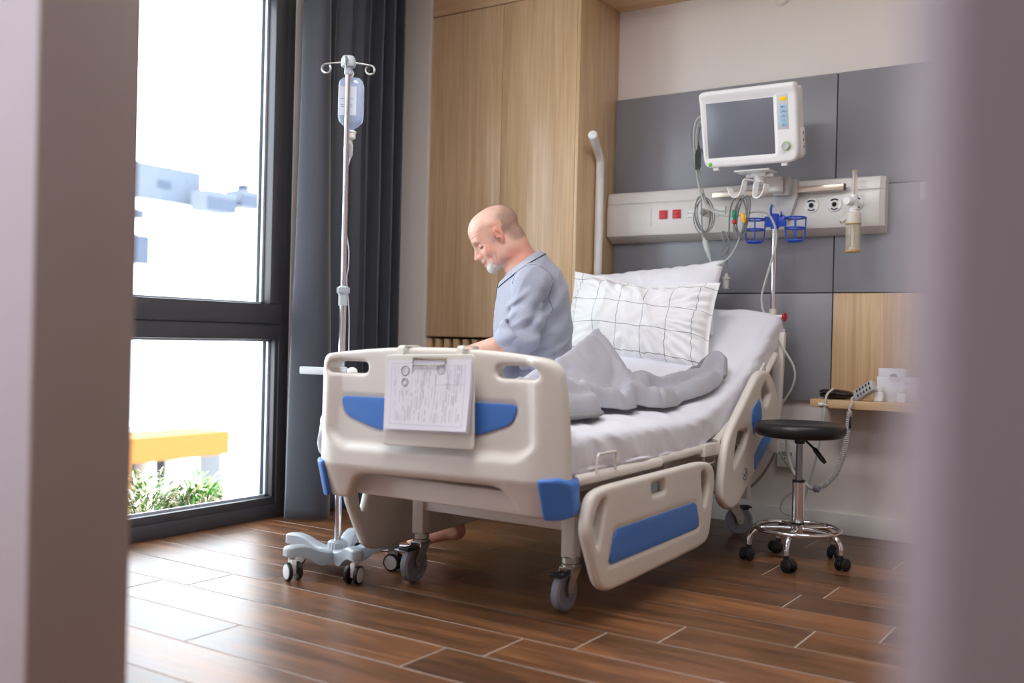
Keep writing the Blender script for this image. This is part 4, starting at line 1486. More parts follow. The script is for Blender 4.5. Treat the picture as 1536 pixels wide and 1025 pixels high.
m = MB(); m.cyl((SX, SY, 0.108), (SX, SY, 0.155), 0.03, seg=28, bev=0.004); m.cyl((SX, SY, 0.098), (SX, SY, 0.11), 0.016, seg=18); m.build('base_hub', M_chrome, st)
for q, a in enumerate((-85, -13, 59, 131, 203)):
    ca, sa = math.cos(R(a)), math.sin(R(a))
    P = lambda r, z: (SX + r * ca, SY + r * sa, z)
    m = MB(); m.tube(cr([P(0.015, 0.135), P(0.09, 0.135), P(0.135, 0.132), P(0.168, 0.118), P(0.184, 0.092), P(0.187, 0.062)], 6), 0.0115, 14)
    m.build('leg', M_chrome, st)
    cx_, cy_, _ = P(0.187, 0)
    b = R(a + (60, 80, 20, 95, 50)[q])
    m = MB()
    m.cyl((cx_, cy_, 0.04), (cx_, cy_, 0.064), 0.0105, seg=16, bev=0.002)
    ox, oy = 0.014 * math.cos(b), 0.014 * math.sin(b)
    wx, wy = -math.sin(b), math.cos(b)
    pts_ = [(0.024 * math.cos(R(t)) , 0.026 + 0.0235 * math.sin(R(t))) for t in range(-20, 201, 20)]
    m.prism(pts_, lambda u, v: (cx_ + ox + u * math.cos(b) + wx * 0.007, cy_ + oy + u * math.sin(b) + wy * 0.007, v), lambda u, v: (cx_ + ox + u * math.cos(b) - wx * 0.007, cy_ + oy + u * math.sin(b) - wy * 0.007, v))
    cst = m.build('caster', M_blackpl, st)
    for sd in (-1, 1):
        w_ = MB(); w_.lathe([(0, -0.008), (0.019, -0.008), (0.0245, -0.005), (0.025, 0), (0.0245, 0.004), (0.016, 0.0085), (0, 0.0095)], (cx_ + ox + sd * wx * 0.0165, cy_ + oy + sd * wy * 0.0165, 0.025), (sd * wx, sd * wy, 0), 28)
        w_.build('wheel', M_blackpl, cst)

# ---------------------------------------------------------------- drip stand
IX, IY = -2.535, 2.70
iv = thing('drip_stand', 'wheeled drip stand with a pale grey five-armed base beside the window', 'drip stand', (IX, IY, 0))
m = MB()
hub = [(0, 0.062), (0.04, 0.062), (0.046, 0.07), (0.046, 0.084), (0.0, 0.088)]
m.lathe(hub, (IX, IY, 0.0), (0, 0, 1), 30)
m.build('base_hub', M_greypl, iv)
m = MB()
pr_ = []
N_ = 60
V = []; F = []
for k in range(N_):
    a = 2 * PI * k / N_
    r = 0.0385 + 0.0012 * math.cos(18 * a)
    V += [(IX + r * math.cos(a), IY + r * math.sin(a), 0.082), (IX + (r - 0.004) * math.cos(a), IY + (r - 0.004) * math.sin(a), 0.108)]
for k in range(N_):
    k2 = (k + 1) % N_
    F.append((2 * k, 2 * k2, 2 * k2 + 1, 2 * k + 1))
F.append(tuple(2 * k + 1 for k in range(N_)))
m.add(V, F)
m.lathe([(0.034, 0.108), (0.026, 0.115), (0, 0.116)], (IX, IY, 0), (0, 0, 1), 30)
m.build('lock_collar', M_greypl, iv)
m = MB(); m.cyl((IX, IY, 0.035), (IX, IY, 0.062), 0.014, seg=16, bev=0.003); m.build('pole_bolt', M_steel, iv)
AR = 0.198
ANG = (-100, -28, 44, 116, 188)
for q, a in enumerate(ANG):
    ca, sa = math.cos(R(a)), math.sin(R(a))
    px, py = -sa, ca
    rows = [(0.02, 0.036, 0.044, 0.088), (0.06, 0.032, 0.040, 0.087), (0.095, 0.026, 0.040, 0.096), (0.135, 0.023, 0.066, 0.114), (0.17, 0.023, 0.080, 0.121), (0.20, 0.024, 0.083, 0.121), (0.218, 0.021, 0.083, 0.118), (0.227, 0.012, 0.087, 0.110)]
    P_ = cr([Vector((r, w, lo)) for r, w, lo, hi in rows], 5); Q_ = cr([Vector((r, hi, 0)) for r, w, lo, hi in rows], 5)
    V = []; F = []
    for (r, w, lo), (r2, hi, _) in zip(P_, Q_):
        c = 0.007
        for u, z in ((-w, lo), (w, lo), (w, hi - c), (w - c * 0.8, hi - c * 0.25), (w * 0.4, hi), (-w * 0.4, hi), (-w + c * 0.8, hi - c * 0.25), (-w, hi - c)):
            V.append((IX + r * ca + u * px, IY + r * sa + u * py, z))
    n = len(P_)
    for i in range(n - 1):
        for k in range(8):
            k2 = (k + 1) % 8
            F.append((i * 8 + k, i * 8 + k2, (i + 1) * 8 + k2, (i + 1) * 8 + k))
    F += [tuple(reversed(range(8))), tuple(range((n - 1) * 8, n * 8))]
    F = flipf(F)
    mk('base_arm', V, flipf(F), M_greypl, iv, 40)
    cx_, cy_ = IX + AR * ca, IY + AR * sa
    m = MB(); m.cyl((cx_, cy_, 0.068), (cx_, cy_, 0.09), 0.012, seg=16, bev=0.002)
    b = R((-20, -75, 10, 100, 60)[q])
    dx, dy = math.cos(b), math.sin(b); wx, wy = -dy, dx
    m.box((-0.012, -0.010, 0.022), (0.024, 0.010, 0.074), 0.005, M=Matrix.Translation((cx_, cy_, 0)) @ Matrix.Rotation(b, 4, 'Z'))
    cst = m.build('caster', M_whitepl, iv)
    for sd in (-1, 1):
        c0 = Vector((cx_ + 0.012 * dx + sd * wx * 0.0185, cy_ + 0.012 * dy + sd * wy * 0.0185, 0.0325))
        w_ = MB(); w_.lathe([(0.0, -0.006), (0.027, -0.0075), (0.0315, -0.006), (0.0325, 0), (0.0315, 0.006), (0.027, 0.0075), (0.026, 0.0065)], c0, (sd * wx, sd * wy, 0), 32)
        wo = w_.build('wheel', M_blackpl, cst)
        h_ = MB(); h_.lathe([(0.0262, 0.005), (0.0258, 0.0078), (0.02, 0.009), (0, 0.0095)], c0, (sd * wx, sd * wy, 0), 32)
        h_.build('hub_cap', M_whitepl, wo)
PTOP = 1.87
m = MB(); m.cyl((IX, IY, 0.10), (IX, IY, 1.0), 0.0128, seg=22); m.build('lower_pole', M_chrome, iv)
m = MB(); m.cyl((IX, IY, 0.99), (IX, IY, PTOP - 0.02), 0.0095, seg=20); m.build('upper_pole', M_chrome, iv)
m = MB()
m.lathe([(0, 0), (0.0165, 0), (0.0165, 0.04), (0.0215, 0.046), (0.0225, 0.055), (0.0215, 0.066), (0.014, 0.072), (0, 0.072)], (IX, IY, 0.978), (0, 0, 1), 24)
for a in range(0, 360, 30):
    m.box((0.0195, -0.0022, 1.024), (0.0242, 0.0022, 1.044), 0.001, M=Matrix.Translation((IX, IY, 0)) @ Matrix.Rotation(R(a), 4, 'Z'))
m.build('height_collar', M_greypl, iv)
m = MB()
m.lathe([(0, 0), (0.0145, 0), (0.0145, 0.025), (0.025, 0.028), (0.0275, 0.036), (0.026, 0.055), (0.021, 0.066), (0, 0.069)], (IX, IY, 1.828), (0, 0, 1), 28)
hd = m.build('hook_head', M_greypl, iv)
ld = Vector((0.80, 0.60, 0))     # bar direction, roughly across the picture
for sd in (-1, 1):
    b0 = Vector((IX, IY, 1.872)) + ld * (0.02 * sd)
    pts = [b0, b0 + ld * (0.03 * sd) + Vector((0, 0, -0.003)), b0 + ld * (0.058 * sd) + Vector((0, 0, -0.007))]
    c_ = b0 + ld * (0.060 * sd) + Vector((0, 0, -0.024))
    for a in range(75, -251, -30):
        pts.append(c_ + ld * (sd * 0.0165 * math.cos(R(a))) + Vector((0, 0, 0.0165 * math.sin(R(a)))))
    m = MB(); m.tube(cr(pts, 4), 0.0033, 8); m.build('bag_hook', M_steel, iv)
fd = Vector((0.6, -0.8, 0))
for sd in (1, -1):
    b0 = Vector((IX, IY, 1.876)) + fd * (0.02 * sd)
    pts = [b0, b0 + fd * (0.03 * sd), b0 + fd * (0.055 * sd) + Vector((0, 0, -0.004))]
    c_ = b0 + fd * (0.056 * sd) + Vector((0, 0, -0.021))
    for a in range(75, -211, -30):
        pts.append(c_ + fd * (sd * 0.017 * math.cos(R(a))) + Vector((0, 0, 0.017 * math.sin(R(a)))))
    m = MB(); m.tube(cr(pts, 4), 0.0033, 8); m.build('bag_hook', M_steel, iv)
m = MB()
hb0, hb1 = Vector((-2.735, 2.70, 0.733)), Vector((-2.555, 2.70, 0.736))
m.box((-2.737, 2.685, 0.719), (-2.50, 2.715, 0.747), 0.004)
m.cyl((IX, IY, 0.715), (IX, IY, 0.752), 0.022, seg=20, bev=0.003)
m.build('push_handle', mat('handle_pale_grey', (196, 200, 202), 0.4), iv)
m = MB(); m.ell((-2.482, 2.70, 0.737), (0.022, 0.016, 0.016)); m.build('handle_knob', M_whitepl, iv)

# fluid bag hanging behind the pole
M_bag = mat('bluish_clear_bag', (198, 214, 240), 0.06, alpha=0.46, spec=1.0)
fbx, fby = IX - 0.0245, IY + 0.0450
bg_ = thing('fluid_bag', 'clear bluish fluid bottle hanging from the drip stand', 'drip bag', (fbx, fby, 1.62))
V = []; F = []
u_ = Vector((0.83, 0.55, 0)); v_ = Vector((-0.55, 0.83, 0))
rows = [(1.628, 0.014, 0.012), (1.640, 0.016, 0.013), (1.648, 0.030, 0.022), (1.665, 0.050, 0.030), (1.68, 0.054, 0.032), (1.74, 0.0545, 0.033), (1.80, 0.054, 0.033), (1.815, 0.050, 0.030), (1.825, 0.040, 0.025), (1.829, 0.0, 0.0)]
nn = 40
for z, a, b in rows:
    for k in range(nn):
        t = 2 * PI * k / nn
        c, s_ = math.cos(t), math.sin(t)
        V.append(Vector((fbx, fby, z)) + u_ * (0.86 * a * math.copysign(abs(c) ** 0.6, c)) + v_ * (b * math.copysign(abs(s_) ** 0.6, s_)))
for i in range(len(rows) - 1):
    for k in range(nn):
        k2 = (k + 1) % nn
        F.append((i * nn + k, i * nn + k2, (i + 1) * nn + k2, (i + 1) * nn + k))
mk('bag', V, F, M_bag, bg_, 50)
c0 = Vector((fbx, fby, 0)) + v_ * 0.0325
m = MB()
for i in range(9):
    pass
V = []; F = []
for i in range(7):
    t = -0.040 + 0.065 * i / 6
    for z in (1.682, 1.79):
        V.append(Vector((fbx, fby, z)) + u_ * t - v_ * (0.0338))
for i in range(6):
    F.append((2 * i, 2 * i + 2, 2 * i + 3, 2 * i + 1))
lbl = mk('bag_label', V, F, mat('white_label', (206, 212, 224), 0.6), bg_, 50)
m = MB()
for z in (1.715, 1.722, 1.745):
    p0 = Vector((fbx, fby, z)) + u_ * (-0.034) - v_ * 0.0342; p1 = Vector((fbx, fby, z)) + u_ * (0.012) - v_ * 0.0342
    m.tube([p0, p1], 0.0006, 4)
m.build('label_lines', M_cabledark, lbl)
m = MB()
m.cyl((fbx, fby, 1.602), (fbx, fby, 1.632), 0.0195, seg=24, bev=0.003)
m.cyl((fbx, fby, 1.622), (fbx, fby, 1.63), 0.0225, seg=24, bev=0.002)
m.build('bag_cap', M_whitepl, bg_)
m = MB(); m.tube(cr([(fbx, fby, 1.828), Vector((fbx, fby, 1.845)) + u_ * 0.006, Vector((fbx, fby, 1.86)) - v_ * 0.01, Vector((IX, IY, 1.868)) - fd * 0.07], 5), 0.0028, 8); m.build('hanging_loop', M_whitepl, bg_)
m = MB(); m.lathe([(0, 0), (0.004, 0), (0.009, 0.012), (0.010, 0.05), (0.006, 0.06), (0, 0.06)], (fbx + 0.002, fby, 1.53), (0, 0, 1), 20); m.build('drip_chamber', M_clear2, bg_)
m = MB(); m.cyl((fbx, fby, 1.585), (fbx, fby, 1.605), 0.008, seg=14); m.build('spike', mat('spike_white', (222, 214, 196), 0.4), bg_)
m = MB()
m.tube(cr([(fbx + 0.002, fby, 1.53), (fbx - 0.01, fby - 0.01, 1.45), (IX - 0.006, IY + 0.012, 1.36), (IX - 0.014, IY + 0.012, 1.30), (IX + 0.002, IY + 0.014, 1.22), (IX + 0.012, IY + 0.012, 1.18), (IX + 0.017, IY + 0.006, 1.12), (IX + 0.012, IY + 0.004, 1.07), (IX + 0.02, IY + 0.012, 0.95), (IX + 0.016, IY + 0.02, 0.80)], 8), 0.0021, 7)
m.build('drip_line', mat('clear_line', (206, 206, 214), 0.3), bg_)

# ---------------------------------------------------------------- clipboard on the footboard
cb = thing('hanging_clipboard', 'cream plastic chart board hooked over the footboard of the bed', 'clipboard', (-1.89, 2.405, 0.53))
out = rpoly([(-2.064, 0.812, 0.012), (-1.737, 0.820, 0.012), (-1.730, 0.533, 0.012), (-2.070, 0.527, 0.012)], 5)
V, F = plate(out, [], 0.006, 0.0025, 0.008)
V = tilt(yplate(V, 2.4075))
M_cbd = mat('cream_board_plastic', (228, 223, 212), 0.4)
mk('board', V, F, M_cbd, cb, 50)
for x in (-2.014, -1.794):
    zt = 0.8405 if x < -1.9 else 0.8425
    V, F = ribbon([(x, 2.410, zt - 0.055), (x, 2.412, zt - 0.02), (x + 0.001, 2.417, zt - 0.003), (x + 0.001, 2.433, zt), (x + 0.001, 2.46, zt), (x + 0.001, 2.492, zt), (x + 0.001, 2.505, zt - 0.008), (x, 2.506, zt - 0.04)], 0.022, 0.004, (1, 0, 0))
    mk('hook', tilt(V), F, M_cbd, cb, 40)
m = MB()
m.box((-1.957, 2.397, 0.800), (-1.834, 2.4045, 0.806), 0.001)
m.tube([(-1.957, 2.402, 0.803), (-1.9575, 2.399, 0.790), (-1.953, 2.397, 0.780), (-1.839, 2.397, 0.784), (-1.835, 2.399, 0.792), (-1.834, 2.402, 0.806)], 0.0016, 6)
m.V = tilt(m.V).tolist()
m.build('clip', mat('clip_brass_steel', (206, 196, 168), 0.2, 1.0), cb)
M_paper = mat('paper', (238, 236, 244), 0.7)
pp = thing('chart_papers', 'stack of printed form sheets held under the clip of the hanging chart board', 'papers', (-1.89, 2.40, 0.58))
def sheet(dx, dz, dy, curl):
    V = []; F = []
    nu, nv = 16, 12
    for j in range(nv + 1):
        for i in range(nu + 1):
            u = i / nu; v = j / nv
            x = -2.056 + 0.312 * u + dx + 0.002 * v
            z = 0.580 + 0.214 * v + dz + 0.012 * u * 1.0 - 0.004 * (1 - v) * u
            y = 2.4022 - dy - curl * (1 - v) ** 2 * (0.4 + 0.6 * u) * 0.012 - 0.004 * curl * u ** 3 * (1 - v)
            V.append((x, y, z))
    w = nu + 1
    for j in range(nv):
        for i in range(nu):
            F.append((j * w + i, j * w + i + 1, (j + 1) * w + i + 1, (j + 1) * w + i))
    return V, F
for q in range(4):
    V, F = sheet(0.004 - 0.0015 * q, -0.008 + 0.0025 * q, 0.0006 * q, 0.6 + 0.25 * q)
    so_ = mk('sheet', tilt(V), F, M_paper, pp, 180)
# print on the top sheet: a rotated form with two round stamps
m = MB()
def on(u, v):
    x = -2.056 + 0.312 * u + 0.002 * v - 0.0005
    z = 0.580 + 0.214 * v - 0.0005 + 0.012 * u - 0.004 * (1 - v) * u
    c = 1.35
    y = 2.4022 - 0.0018 - c * (1 - v) ** 2 * (0.4 + 0.6 * u) * 0.012 - 0.004 * c * u ** 3 * (1 - v) - 0.0006
    return Vector((x, y, z))
def strip(u0, v0, u1, v1, hw):
    n = 10
    d = Vector((u1 - u0, v1 - v0)); L = d.length; d /= L
    nx, ny = -d.y * hw / 0.312, d.x * hw / 0.214
    V = []; F = []
    for i in range(n + 1):
        t = i / n
        u = u0 + (u1 - u0) * t; v = v0 + (v1 - v0) * t
        V += [on(u + nx, v + ny), on(u - nx, v - ny)]
    for i in range(n):
        F.append((2 * i, 2 * i + 1, 2 * i + 3, 2 * i + 2))
    m.add(V, F)
for (a, b, c, d) in ((0.06, 0.95, 0.06, 0.08), (0.06, 0.08, 0.94, 0.06), (0.94, 0.06, 0.93, 0.93), (0.06, 0.95, 0.5, 0.96)):
    strip(a, b, c, d, 0.0005)
rnd = random.Random(11)
u = 0.10
while u < 0.90:
    v = 0.10 + rnd.random() * 0.04
    vt = 0.92 if not (0.16 < u < 0.30 or 0.60 < u < 0.72) else 0.60
    while v < vt:
        l = rnd.uniform(0.05, 0.22)
        if rnd.random() < 0.78:
            strip(u, v, u, min(v + l, vt), rnd.choice((0.0004, 0.0007, 0.0011)))
        v += l + rnd.uniform(0.015, 0.05)
    u += rnd.choice((0.016, 0.02, 0.026, 0.034))
strip(0.60, 0.64, 0.93, 0.645, 0.0005); strip(0.58, 0.30, 0.60, 0.66, 0.0004)
m.V = tilt(m.V).tolist()
m.build('form_print', mat('grey_form_print', (192, 190, 200), 0.8), so_)
m = MB()
for (cu_, cv_, r, th) in ((0.225, 0.85, 0.0145, 0.0016), (0.225, 0.68, 0.0125, 0.0008), (0.225, 0.68, 0.008, 0.0006), (0.655, 0.86, 0.0145, 0.0008), (0.655, 0.86, 0.009, 0.0005), (0.225, 0.85, 0.006, 0.0004)):
    m.tube([on(cu_ + r * math.cos(t * PI / 16) / 0.312, cv_ + r * math.sin(t * PI / 16) / 0.214) for t in range(32)], th, 4, closed=True)
m.V = tilt(m.V).tolist()
m.build('round_stamps', mat('grey_stamp_ink', (158, 156, 168), 0.8), so_)

# ---------------------------------------------------------------- pillows
def pillow_grid(W, H, T, n, m, seed, flange=0.0, pinch=0.10, wr=1.0):
    top = []; bot = []
    for j in range(m + 1):
        for i in range(n + 1):
            u = -1 + 2 * i / n; v = -1 + 2 * j / m
            x = W / 2 * u * (1 - pinch * 0.5 * (1 - v * v))
            y = H / 2 * v * (1 - pinch * (1 - u * u))
            uu = min(1, abs(u) / (1 - flange)); vv = min(1, abs(v) / (1 - flange * W / H))
            k = max(0, 1 - uu ** 2.6) ** 0.55 * max(0, 1 - vv ** 2.4) ** 0.55
            # gathers radiating from the seam
            e = 1 - k
            a = math.atan2(v, u)
            w1 = noise.noise(Vector((x * 9 + seed, y * 9, 1.3)))
            w2 = noise.noise(Vector((x * 24 + seed, y * 24, 4.1)))
            ga = math.sin(a * 34 + 3 * w1) * e * (1 if k > 0.001 else 0.4)
            r1 = 1 - abs(noise.noise(Vector((x * 5.5 + 0.6 * y * 5 + seed, y * 3.0, 7.7)))) * 2
            d = wr * (0.011 * w1 + 0.005 * w2 + 0.0055 * ga + 0.009 * max(0, r1) ** 3) * min(1, k * 3 + 0.12)
            top.append(Vector((x, y, T / 2 * k + d)))
            bot.append(Vector((x, y, -T / 2 * k - 0.002 + 0.5 * d)))
    return top, bot
def pillow(name, Mx, W, H, T, m, seed, flange, label, wr=1.0, dent=None):
    n, mm = 130, 90
    top, bot = pillow_grid(W, H, T, n, mm, seed, flange, 0.10, wr)
    if dent:
        top = [dent(p) for p in top]; bot = [dent(p) for p in bot]
    V = [Mx @ p for p in top] + [Mx @ p for p in bot]
    w = n + 1; N = len(top)
    F = []
    for j in range(mm):
        for i in range(n):
            a = j * w + i
            F.append((a, a + 1, a + w + 1, a + w))
            F.append((N + a, N + a + w, N + a + w + 1, N + a + 1))
    rim = [i for i in range(w)] + [j * w + n for j in range(1, mm + 1)] + [mm * w + i for i in range(n - 1, -1, -1)] + [j * w for j in range(mm - 1, 0, -1)]
    for a, b in zip(rim, rim[1:] + rim[:1]):
        F.append((a, N + a, N + b, b))
    c = Mx.translation
    o = mk(name, V, F, m, None, 180, origin=(c.x, c.y, c.z))
    uv = o.data.uv_layers.new(name='UVMap')
    for l in o.data.loops:
        k = l.vertex_index % N
        uv.data[l.index].uv = ((k % w) / n, (k // w) / mm)
    tag(o, label, 'pillow')
    return o
def check_material():
    m, nt, b = new_mat('white_cotton_with_black_grid')
    uv = nd(nt, 'ShaderNodeUVMap')
    sp_ = nd(nt, 'ShaderNodeSeparateXYZ')
    nt.links.new(uv.outputs[0], sp_.inputs[0])
    def lines(sock, n, off, w):
        a = nd(nt, 'ShaderNodeMath', operation='MULTIPLY_ADD'); a.inputs[1].default_value = n; a.inputs[2].default_value = off
        nt.links.new(sock, a.inputs[0])
        f = nd(nt, 'ShaderNodeMath', operation='FRACT'); nt.links.new(a.outputs[0], f.inputs[0])
        c = nd(nt, 'ShaderNodeMath', operation='LESS_THAN'); c.inputs[1].default_value = w
        nt.links.new(f.outputs[0], c.inputs[0])
        return c.outputs[0]
    la = lines(sp_.outputs[0], 5.9, 0.62, 0.015); lb = lines(sp_.outputs[1], 3.6, 0.72, 0.018)
    mx = nd(nt, 'ShaderNodeMath', operation='MAXIMUM')
    nt.links.new(la, mx.inputs[0]); nt.links.new(lb, mx.inputs[1])
    mix = nd(nt, 'ShaderNodeMix', data_type='RGBA')
    mix.inputs[6].default_value = (*lin((240, 239, 240)), 1); mix.inputs[7].default_value = (*lin((44, 52, 58)), 1)
    nt.links.new(mx.outputs[0], mix.inputs[0])
    nt.links.new(mix.outputs[2], b.inputs['Base Color'])
    b.inputs['Roughness'].default_value = 0.85
    b.inputs['Sheen Weight'].default_value = 0.15
    return m
M_check = check_material()
def pm(c, roll, lean, yaw):
    # pillow plane: x across the bed, y up the pillow, z its front
    return Matrix.Translation(c) @ Matrix.Rotation(R(yaw), 4, 'Z') @ Matrix.Rotation(R(90 - lean), 4, 'X') @ Matrix.Rotation(R(roll), 4, 'Z')
pillow('pillow', pm((-2.075, 4.285, 1.050), 7.0, 36, 0), 0.72, 0.45, 0.16, M_pillow, 3.3, 0.0, 'plain white pillow behind the checked one, leaning on the raised mattress', 0.7)
def sag(p):
    # the filling has slumped: the top edge dips between the corners
    q = p.copy()
    if p.y > 0:
        q.y -= 0.032 * math.exp(-((p.x - 0.02) / 0.16) ** 2) * (p.y / 0.21) ** 2
    q.x -= 0.034 * (p.y / 0.21)
    return q
pillow('pillow', pm((-2.025, 4.095, 0.970), -5.5, 24, 0), 0.765, 0.44, 0.15, M_check, 8.8, 0.035, 'white pillow with thin black grid lines leaning in front', 1.9, sag)

# ---------------------------------------------------------------- quilt thrown open on the mattress
def seg_d(P, a, b):
    a = np.array(a[:2]); b = np.array(b[:2])
    e = b - a
    t = np.clip(((P - a) @ e) / (e @ e + 1e-9), 0, 1)
    return np.hypot(*(P - a - t[:, None] * e).T), t
def quilt():
    out = rpoly([(-1.61, 2.54, 0.03), (-1.565, 2.68, 0.05), (-1.562, 2.90, 0.05), (-1.60, 2.985, 0.03), (-1.655, 3.00, 0.03), (-1.625, 3.07, 0.03), (-1.58, 3.13, 0.04), (-1.59, 3.235, 0.04), (-1.615, 3.27, 0.03), (-1.55, 3.36, 0.06), (-1.545, 3.50, 0.06), (-1.565, 3.56, 0.05), (-1.525, 3.68, 0.08), (-1.51, 3.80, 0.08), (-1.515, 3.92, 0.05), (-1.585, 3.935, 0.05), (-1.645, 3.785, 0.06),
                  (-1.70, 3.665, 0.05), (-1.745, 3.565, 0.04), (-1.79, 3.49, 0.04), (-1.85, 3.50, 0.05), (-1.93, 3.42, 0.06), (-2.0, 3.15, 0.1), (-2.03, 2.54, 0.03)], 5)
    # puffs: polylines of (x, y, height, half-width), profile power, stretch beyond the last point
    PUFF = [
        ([(-1.84, 2.56, 0.055, 0.17), (-1.85, 2.90, 0.085, 0.18), (-1.855, 3.16, 0.165, 0.20), (-1.845, 3.40, 0.262, 0.22)], 1.0, 2.6),
        ([(-1.845, 3.40, 0.262, 0.12), (-1.74, 3.35, 0.155, 0.11), (-1.66, 3.33, 0.08, 0.07)], 0.95, 1.6),
        ([(-1.665, 2.56, 0.100, 0.062), (-1.66, 2.80, 0.108, 0.066), (-1.67, 2.95, 0.095, 0.055)], 0.45, 1.3),
        ([(-1.605, 2.56, 0.045, 0.055), (-1.60, 2.75, 0.052, 0.06), (-1.605, 2.93, 0.046, 0.055)], 0.4, 1.2),
        ([(-1.70, 3.02, 0.080, 0.07), (-1.645, 3.10, 0.065, 0.06), (-1.60, 3.16, 0.030, 0.05)], 0.5, 1.2),
        ([(-1.70, 3.38, 0.080, 0.075), (-1.645, 3.27, 0.078, 0.075), (-1.60, 3.18, 0.045, 0.05)], 0.5, 1.3),
        ([(-1.61, 3.30, 0.048, 0.06), (-1.605, 3.42, 0.058, 0.075), (-1.605, 3.50, 0.045, 0.06)], 0.5, 1.3),
        ([(-1.60, 3.50, 0.038, 0.06), (-1.58, 3.64, 0.036, 0.06), (-1.56, 3.77, 0.034, 0.05), (-1.54, 3.87, 0.030, 0.04)], 0.5, 1.2),
        ([(-1.79, 3.49, 0.085, 0.04), (-1.745, 3.56, 0.095, 0.035), (-1.70, 3.66, 0.055, 0.03), (-1.645, 3.78, 0.045, 0.028), (-1.585, 3.925, 0.082, 0.032), (-1.52, 3.92, 0.070, 0.03)], 0.6, 1.5),
        ([(-1.76, 3.46, 0.10, 0.05), (-1.72, 3.54, 0.085, 0.045)], 0.5, 1.2),
    ]
    def H(u, v):
        P = np.column_stack([u, v])
        wx = np.array([0.012 * noise.noise(Vector((a * 8, b * 6, 2.2))) for a, b in zip(u, v)])
        wy = np.array([0.016 * noise.noise(Vector((a * 8, b * 6, 6.6))) for a, b in zip(u, v)])
        P = P + np.column_stack([wx, wy])
        acc = np.full(len(P), 0.006)
        for pts, pw, st_ in PUFF:
            best = np.zeros(len(P))
            for i, (a, b) in enumerate(zip(pts, pts[1:])):
                A = np.array(a[:2]); B = np.array(b[:2]); e = B - A
                t = ((P - A) @ e) / (e @ e)
                tc_ = np.clip(t, 0, 1)
                d = np.hypot(*(P - A - tc_[:, None] * e).T)
                if i == len(pts) - 2:
                    d = np.where(t > 1, d * st_, d)
                h = a[2] + (b[2] - a[2]) * tc_; w = a[3] + (b[3] - a[3]) * tc_
                k = np.clip(1 - (d / w) ** (2 if pw < 0.9 else 1.15), 0, 1)
                best = np.maximum(best, h * k ** pw)
            hh = np.clip(0.5 + 0.5 * (best - acc) / 0.008, 0, 1)
            acc = acc * (1 - hh) + best * hh + 0.008 * hh * (1 - hh)
        nz = np.array([0.009 * noise.noise(Vector((a * 15, b * 10, 0.5))) + 0.005 * noise.noise(Vector((a * 34, b * 30, 5.5))) - 0.011 * max(0, 1 - 6 * abs(noise.noise(Vector((a * 6 + b * 3, b * 5 - a * 2, 9.5))))) for a, b in zip(u, v)])
        return acc + nz * np.clip(acc / 0.03, 0.3, 1.2) + 0.004
    V, F = plate(out, [], 0.026, 0.013, 0.0085)
    h = H(V[:, 0], V[:, 1])
    dB = bdist(V[:, :2], [resample(out, 0.012)])
    lift = sstep(3.30, 3.50, V[:, 1]) * sstep(-1.60, -1.64, V[:, 0]) + sstep(3.80, 3.90, V[:, 1]) 
    fade = np.maximum(sstep(-0.010, 0.028, dB), np.clip(lift, 0, 1))
    h = h * fade
    sf = lambda x, y: bend_path(y) + 0.022 * (1 - min(1, abs(x - BX) / 0.43) ** 2)
    surf = np.array([sf(x, y) for x, y in V[:, :2]])
    z = surf + 0.015 + h - V[:, 2]
    # the underside stays near the sheet except along the lifted rim
    W_ = np.column_stack([V[:, 0], V[:, 1], z])
    Po = resample(out, 0.012)
    ho = H(Po[:, 0], Po[:, 1])
    l_ = np.clip(sstep(3.30, 3.50, Po[:, 1]) * sstep(-1.60, -1.64, Po[:, 0]) + sstep(3.80, 3.90, Po[:, 1]), 0, 1)
    ho = ho * np.maximum(l_, 0.05)
    edge = [(x, y, sf(x, y) + 0.015 + q) for (x, y), q in zip(Po, ho)]
    return W_, F, edge
V, F, edge = quilt()
q_ = mk('quilt', V, flipf(F), M_blanket, None, 180, origin=(-1.8, 3.2, 0.63))
tag(q_, 'grey quilt thrown back in a heap on the near side of the mattress', 'quilt')
n_e = len(edge)
sel = [i for i, e in enumerate(edge) if (e[1] > 3.50 and (e[0] < -1.56 or e[1] > 3.86) and e[0] > -1.76)]
MB().tube([edge[i] for i in sel], 0.0075, 8).build('piping', M_piping, q_)
sel = [i for i, e in enumerate(edge) if (e[1] < 2.955 and e[0] > -1.60)]
MB().tube([edge[i] for i in sel], 0.009, 8).build('piping', M_piping, q_)

